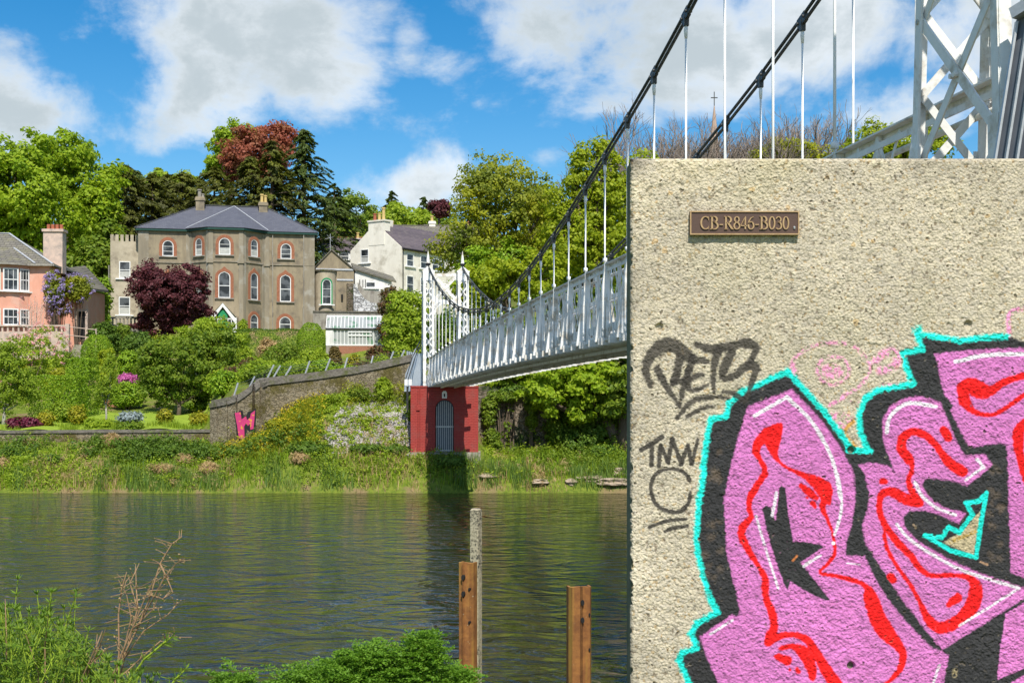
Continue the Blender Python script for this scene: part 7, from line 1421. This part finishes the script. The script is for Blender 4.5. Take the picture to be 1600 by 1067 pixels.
for px, py, rx, ry, Y, lab in ((255, 742, 22, 12, 57.6, 'brown grass heap in the middle of the bank'), (328, 735, 18, 14, 57.8, 'brown heap right of the middle heap'), (5, 728, 10, 14, 58.2, 'brown heap at the left edge'), (290, 722, 14, 12, 58.6, 'straw heap between dark clumps'), (175, 690, 16, 14, 60.8, 'dry growth over the garden wall'), (48, 700, 12, 12, 60.8, 'dry stems at the left end of the garden wall'), (470, 752, 14, 8, 57.3, 'brown heap below the big round clump')):
    bush('dry_heap', lab, px, py, rx, ry, Y, 'drygrass', cat='dry grass', leaf=.12, crad=.3, per=60, group=gd, aspect=.10, flat=.8)
# pale rubble slope
def rubble():
    n = 17000; px = rng.uniform(480, 648, n); s = rng.uniform(0, 1, n); Y = 58.0 + 3.6 * s; X = (px - 800) / 2000 * Y; k = (px > 655 - 190 * (1 - s * .25) + 90 * s) ; k = (px + 70 * (1 - s) > 548 + 20 * np.sin(s * 9)) & (px > 488 + 60 * s) & (np.sin(X * 1.9 + Y * 1.3) + np.sin(X * .8 - Y * 2.2) + rng.normal(0, .5, n) < 1.15)
    X, Y = X[k], Y[k]; Z = ground(X, Y); n = len(X); r = rng.uniform(.03, .10, n) ; base = np.array([(1, 0, 0), (-1, 0, 0), (0, 1, 0), (0, -1, 0), (0, 0, 1), (0, 0, -.6)], float); V = base[None] * r[:, None, None] * rng.uniform(.6, 1.3, (n, 6, 1)); a = rng.uniform(0, 6.28, n)
    V = np.stack([V[..., 0] * np.cos(a)[:, None] - V[..., 1] * np.sin(a)[:, None], V[..., 0] * np.sin(a)[:, None] + V[..., 1] * np.cos(a)[:, None], V[..., 2] * .5], -1) + np.stack([X, Y, Z + .03], -1)[:, None]
    F0 = np.array([(0, 2, 4), (2, 1, 4), (1, 3, 4), (3, 0, 4), (2, 0, 5), (1, 2, 5), (3, 1, 5), (0, 3, 5)]); F = (np.arange(n)[:, None, None] * 6 + F0).reshape(-1, 3)
    m, T = newmat('pale_rubble'); g = T.n('ShaderNodeNewGeometry'); col = T.mix(g.outputs['Random Per Island'], (.52, .49, .46), (.30, .27, .24)); fin(T, T.n('ShaderNodeBsdfPrincipled', {'Base Color': col, 'Roughness': .95}).outputs[0])
    tag(npmesh('rubble_slope', V.reshape(-1, 3), F, m), 'pale loose rubble covering the slope left of the red pier', 'rubble', kind='stuff')
    n = 500; X = rng.uniform(-1.4, 1.2, n); Y = rng.uniform(58.6, 60.6, n); 
rubble()
def rock(px, py, rx, ry, Y, lab, grp):
    x, y, z = P(px, py, Y); rx, rz = rx * Y / 2000, ry * Y / 2000; import bmesh
    b = bmesh.new(); bmesh.ops.create_icosphere(b, subdivisions=3, radius=1); 
    ph = rng.uniform(0, 6, 4)
    for v in b.verts:
        c = v.co; f = 1 + .10 * sin(c.x * 3 + ph[0]) + .12 * sin(c.y * 4 + ph[1]) + .10 * sin(c.z * 6 + ph[2]) + .05 * sin(c.x * 11 + c.z * 9); m_ = max(abs(c.x), abs(c.y), abs(c.z)); f *= .55 / m_ + .45
        v.co = (c.x * f * rx, c.y * f * .5, c.z * f * rz)
    me = bpy.data.meshes.new('boulder'); b.to_mesh(me); b.free(); o = link('boulder', me, M['boulder']); o.location = (x, y, z); tag(o, lab, 'rock', grp)
for px, py, rx, ry, Y, lab in ((765, 744, 17, 4.5, 56.9, 'flat stone ledge right of the pier'), (918, 748, 20, 6, 56.8, 'long brown boulder at the waterline by the slab'), (955, 752, 26, 6, 56.6, 'wide brown boulder next to the slab edge'), (968, 738, 12, 7, 57.3, 'upper boulder next to the slab edge'), (892, 752, 10, 5, 56.7, 'small boulder left of the long boulder'), (845, 752, 12, 4, 56.6, 'flat stone among the reeds')):
    rock(px, py, rx, ry, Y, lab, 'boulders along the far waterline')

# ---- foreground plants
def cleavers():
    x0, y0 = -1.32, 3.75; z0 = gz(x0, y0); t = thing('cleavers_clump', 'tangle of whorled green cleavers in the lower left corner', 'weeds', (x0, y0, z0)); O = np.array((x0, y0, z0)); st = MB(); Lc = []; Ln = []; Lt = []
    tops = [(28, 905, 3.7), (58, 928, 3.8), (80, 925, 3.9), (118, 925, 3.8), (0, 950, 3.6), (45, 955, 3.6), (100, 950, 3.7)]
    N = 330
    for k in range(N):
        if k < len(tops): px, py, Y = tops[k]
        else:
            px = rng.uniform(-70, 250); env = np.interp(px, [-70, 0, 60, 100, 130, 180, 250], [930, 945, 950, 960, 1000, 1030, 1055]); py = env + rng.uniform(0, 70); Y = rng.uniform(3.3, 4.3)
            if px > 250 - 1: continue
        top = np.array(P(px, py, Y)) - O; b = np.array((top[0] * .75 + rng.normal() * .1, top[1] * .6, 0)); n = 9; c = rng.standard_normal(3) * .09 * (k >= len(tops)); pts = [b + (top - b) * f + c * sin(pi * f) for f in np.linspace(0, 1, n)]
        st.tube(pts, [.0028 - .0016 * f for f in np.linspace(0, 1, n)], 4, False)
        Lh = np.linalg.norm(top - b); m = int(min(.62, Lh) / .042)
        for j in range(m):
            f = 1 - j * .042 / Lh; 
            if f < .05: break
            p = b + (top - b) * f + c * sin(pi * f); ax = unit(top - b); lf = .030 * min(1, .35 + .22 * j); q = 8 if k < 90 else 7; a0 = rng.uniform(0, 1)
            for i in range(q):
                a = a0 + 2 * pi * i / q; u = unit(np.cross(ax, (0, 1, 0))); v = np.cross(ax, u); d = u * cos(a) + v * sin(a) + ax * (1.1 if j == 0 else .35); d = unit(d); Lc.append(p + d * lf * .5); Lt.append(d); Ln.append(ax + .3 * rng.standard_normal(3)); 
                if j == 0: Lt[-1] = d
    st.build('stem', M['lawn'], t, fixn=False); Lc = np.array(Lc); Ln = np.array(Ln); Lt = np.array(Lt); n = len(Lc); Nn = unit(Ln - Lt * np.sum(Ln * Lt, 1, keepdims=True)); b_ = np.cross(Nn, Lt); s = (rng.uniform(.012, .018, n))[:, None]
    quadmesh('leaves', np.stack([Lc - Lt * s, Lc + b_ * s * .15 + Lt * s * .2, Lc + Lt * s, Lc - b_ * s * .15 + Lt * s * .2], 1).reshape(-1, 3), L['weed'], t)
cleavers()
def cleaver_sprig(label, pts, Y):
    P3 = [np.array(P(a, b, Y)) for a, b in pts]; O = P3[0] * 1.0; O[2] = gz(O[0], Y); t = thing('cleavers_sprig', label, 'weeds', tuple(O), 0, 'single cleavers sprigs at the lower left'); st = MB(); st.tube([(0, 0, 0)] + [p - O for p in P3], [.003] * len(P3) + [.0015], 4, False); st.build('stem', M['lawn'], t, fixn=False); Q = []
    for a, b in zip(P3[:-1], P3[1:]):
        m = max(2, int(np.linalg.norm(b - a) / .03))
        for j in range(m):
            p = a + (b - a) * (j + 1) / m - O; ax = unit(b - a)
            for i in range(8): an = i * pi / 4 + j; u = unit(np.cross(ax, (0, 1, 0))); v = np.cross(ax, u); d = unit(u * cos(an) + v * sin(an) + ax * .5); Q.append((p + d * .014, d, ax))
    C = np.array([q[0] for q in Q]); D = np.array([q[1] for q in Q]); A = np.array([q[2] for q in Q]) + .2 * rng.standard_normal((len(Q), 3)); Nn = unit(A - D * np.sum(A * D, 1, keepdims=True)); b_ = np.cross(Nn, D); s = rng.uniform(.010, .016, len(C))[:, None]
    quadmesh('leaves', np.stack([C - D * s, C + b_ * s * .24, C + D * s, C - b_ * s * .24], 1).reshape(-1, 3), L['weed'], t)
for lab, pts, Y in (('sprig reaching up beside the dry stalk', [(120, 1090), (130, 1020), (138, 985)], 3.6), ('long sprig arching right of the dry stalk', [(190, 1080), (225, 1030), (255, 1005), (268, 995)], 3.5), ('short sprig low at the right of the clump', [(255, 1085), (275, 1060), (290, 1045)], 3.5), ('tall sprig rising from the clump', [(85, 1060), (100, 985), (118, 932)], 3.6), ('sprig leaning out of the clump', [(60, 1050), (75, 975), (80, 925)], 3.7)):
    cleaver_sprig(lab, pts, Y)
def dry_stalk():
    Y = 3.6; x, y, z = P(160, 1120, Y); O = np.array((x, y, gz(x, y))); t = thing('dry_weed_stalk', 'dead brown branching weed stalk rising over the river', 'dead weed', tuple(O)); m = MB(); sd_ = []
    runs = [[(160, 1120), (185, 1040), (215, 980), (235, 930), (250, 880), (268, 850), (284, 838)], [(150, 1120), (178, 1050), (205, 985), (228, 930), (243, 900)], [(165, 1120), (190, 1045), (215, 950), (203, 910), (213, 890)], [(175, 1110), (186, 1020), (185, 960), (190, 920), (198, 893)], [(185, 1040), (225, 985), (262, 960), (282, 938)], [(215, 980), (255, 905), (275, 880), (290, 872)],
            [(150, 1100), (185, 1060), (240, 1010), (258, 995), (300, 995)], [(135, 1050), (155, 1010), (165, 982)], [(130, 1067), (145, 1035), (172, 1008)], [(190, 1030), (205, 965), (198, 930), (185, 905)], [(205, 985), (240, 950), (250, 925)], [(128, 1100), (145, 1050), (152, 990)], [(215, 950), (213, 920), (212, 885)], [(250, 880), (262, 905), (270, 925)], [(235, 930), (255, 935), (272, 925)]]
    for i, r in enumerate(runs):
        dy = rng.uniform(-.12, .12); pts = [np.array(P(a, b, Y + dy * k / len(r))) - O for k, (a, b) in enumerate(r)]
        if i < 4: pts = [np.array((rng.normal() * .02, 0, 0))] + pts
        n = len(pts); m.tube(pts, [(.0032 if i < 4 else .0019) * (1 - .75 * k / (n - 1)) + .0005 for k in range(n)], 5, False)
        for a, b in zip(pts[-4:-1], pts[-3:]):
            for q in range(4):
                s = a + (b - a) * rng.uniform(0, 1); e = s + np.array((rng.normal() * .022, rng.normal() * .02, rng.uniform(-.01, .03))); m.tube([s, e], [.0012, .0008], 3, False); sd_.append(e); sd_.append(s + rng.normal(0, .006, 3))
    m.build('stem', M['dry'], t, fixn=False); quadmesh('seed_husks', clump_leaves(np.array(sd_), .004, 2, .0030), L['drygrass'], t)['kind'] = 'stuff'
dry_stalk()
def dead_stems(label, pts, Y):
    a0 = P(pts[0][0][0], 1100, Y); O = np.array((a0[0], Y, gz(a0[0], Y))); t = thing('dead_stems', label, 'dead weed', tuple(O)); m = MB()
    for r in pts:
        q = [np.array((P(r[0][0], 0, Y)[0] - O[0] + .01, 0, 0))] + [np.array(P(a, b, Y + rng.uniform(-.1, .1))) - O for a, b in r]; m.tube(q, [.0022] * (len(q) - 1) + [.0008], 4, False)
    m.build('stem', M['dry'], t, fixn=False)
dead_stems('pale broken straws poking out of the cleavers clump', [[(10, 1000), (8, 935)], [(70, 1010), (76, 960)], [(100, 1060), (112, 1000)], [(128, 1060), (150, 1010), (160, 985)], [(60, 1050), (40, 990)]], 3.55)
def feather_bush(label, blobs, Y, mat='feather', nm='cow_parsley_bush'):
    c0 = P(blobs[0][0], blobs[0][1], Y); O = np.array((c0[0], Y, gz(c0[0], Y))); t = thing(nm, label, 'weeds', tuple(O)); Cs = []; m = MB()
    for px, py, rx, ry in blobs:
        px, py, rx, ry = px + 2, py + 3, max(rx - 8, 8), max(ry - 3, 8); c = np.array(P(px, py, Y)) - O; r = np.array((rx, (rx + ry) / 2, ry)) * Y / 2000; n = int(22 + rx * ry / 34); d = sphere_pts(n); d[:, 2] = np.abs(d[:, 2]) * 1.0; f = rng.uniform(.45, 1.12, (n, 1)) ; Cs.append(c + d * f * r)
        for k in range(7): e = c + sphere_pts(1)[0] * r * .8; m.tube([(rng.normal() * .06, rng.normal() * .06, 0), (e * .5) * (1, 1, 1) + (0, 0, .05), e], [.006, .004, .0015], 4, False)
    C = np.concatenate(Cs); C = np.concatenate([C, C + rng.normal(0, .02, C.shape)]); m.build('stem', M['lawn'], t, fixn=False)
    # each frond: a flat pinnate spray of tiny leaflets
    n = len(C); k = 70; ang = rng.uniform(0, 2 * pi, n); out = np.stack([np.cos(ang), np.sin(ang) - .25, rng.uniform(-.1, .7, n)], -1); out = unit(out); side = unit(np.cross(out, (0, 0, 1))); upv = np.cross(side, out)
    s = rng.uniform(0, 1, (n, k)); w = rng.uniform(-1, 1, (n, k)) * (1 - s) ** .7 * .65; Lf = rng.uniform(.045, .08, (n, 1)); pos = C[:, None] + out[:, None] * (s * Lf)[..., None] + side[:, None] * (w * Lf)[..., None]; pos += upv[:, None] * ((-.25 * s ** 2 - .15 * np.abs(w)) * Lf)[..., None] + rng.normal(0, .002, pos.shape)
    N = upv[:, None] + .5 * rng.standard_normal((n, k, 3)); T0 = (out[:, None] + side[:, None] * np.sign(w)[..., None] * .9).reshape(-1, 3)
    quadmesh('leaves', leaf_quads(pos.reshape(-1, 3), N.reshape(-1, 3), .0052, .5, T0), L[mat], t)
feather_bush('feathery bright green parsley like bush at the bottom beside the rusty pile', [(560, 1066, 70, 40), (480, 1078, 55, 36), (650, 1050, 50, 36), (655, 1022, 36, 20), (500, 1052, 34, 16), (705, 1070, 34, 34), (590, 1036, 30, 24), (540, 1040, 26, 16), (440, 1080, 28, 24), (610, 1110, 120, 60), (500, 1130, 80, 50), (660, 1005, 14, 10), (575, 1022, 14, 12)], 4.1)
feather_bush('small feathery sprig at the bottom left of the big bush', [(370, 1072, 16, 18), (362, 1062, 8, 8)], 4.0)
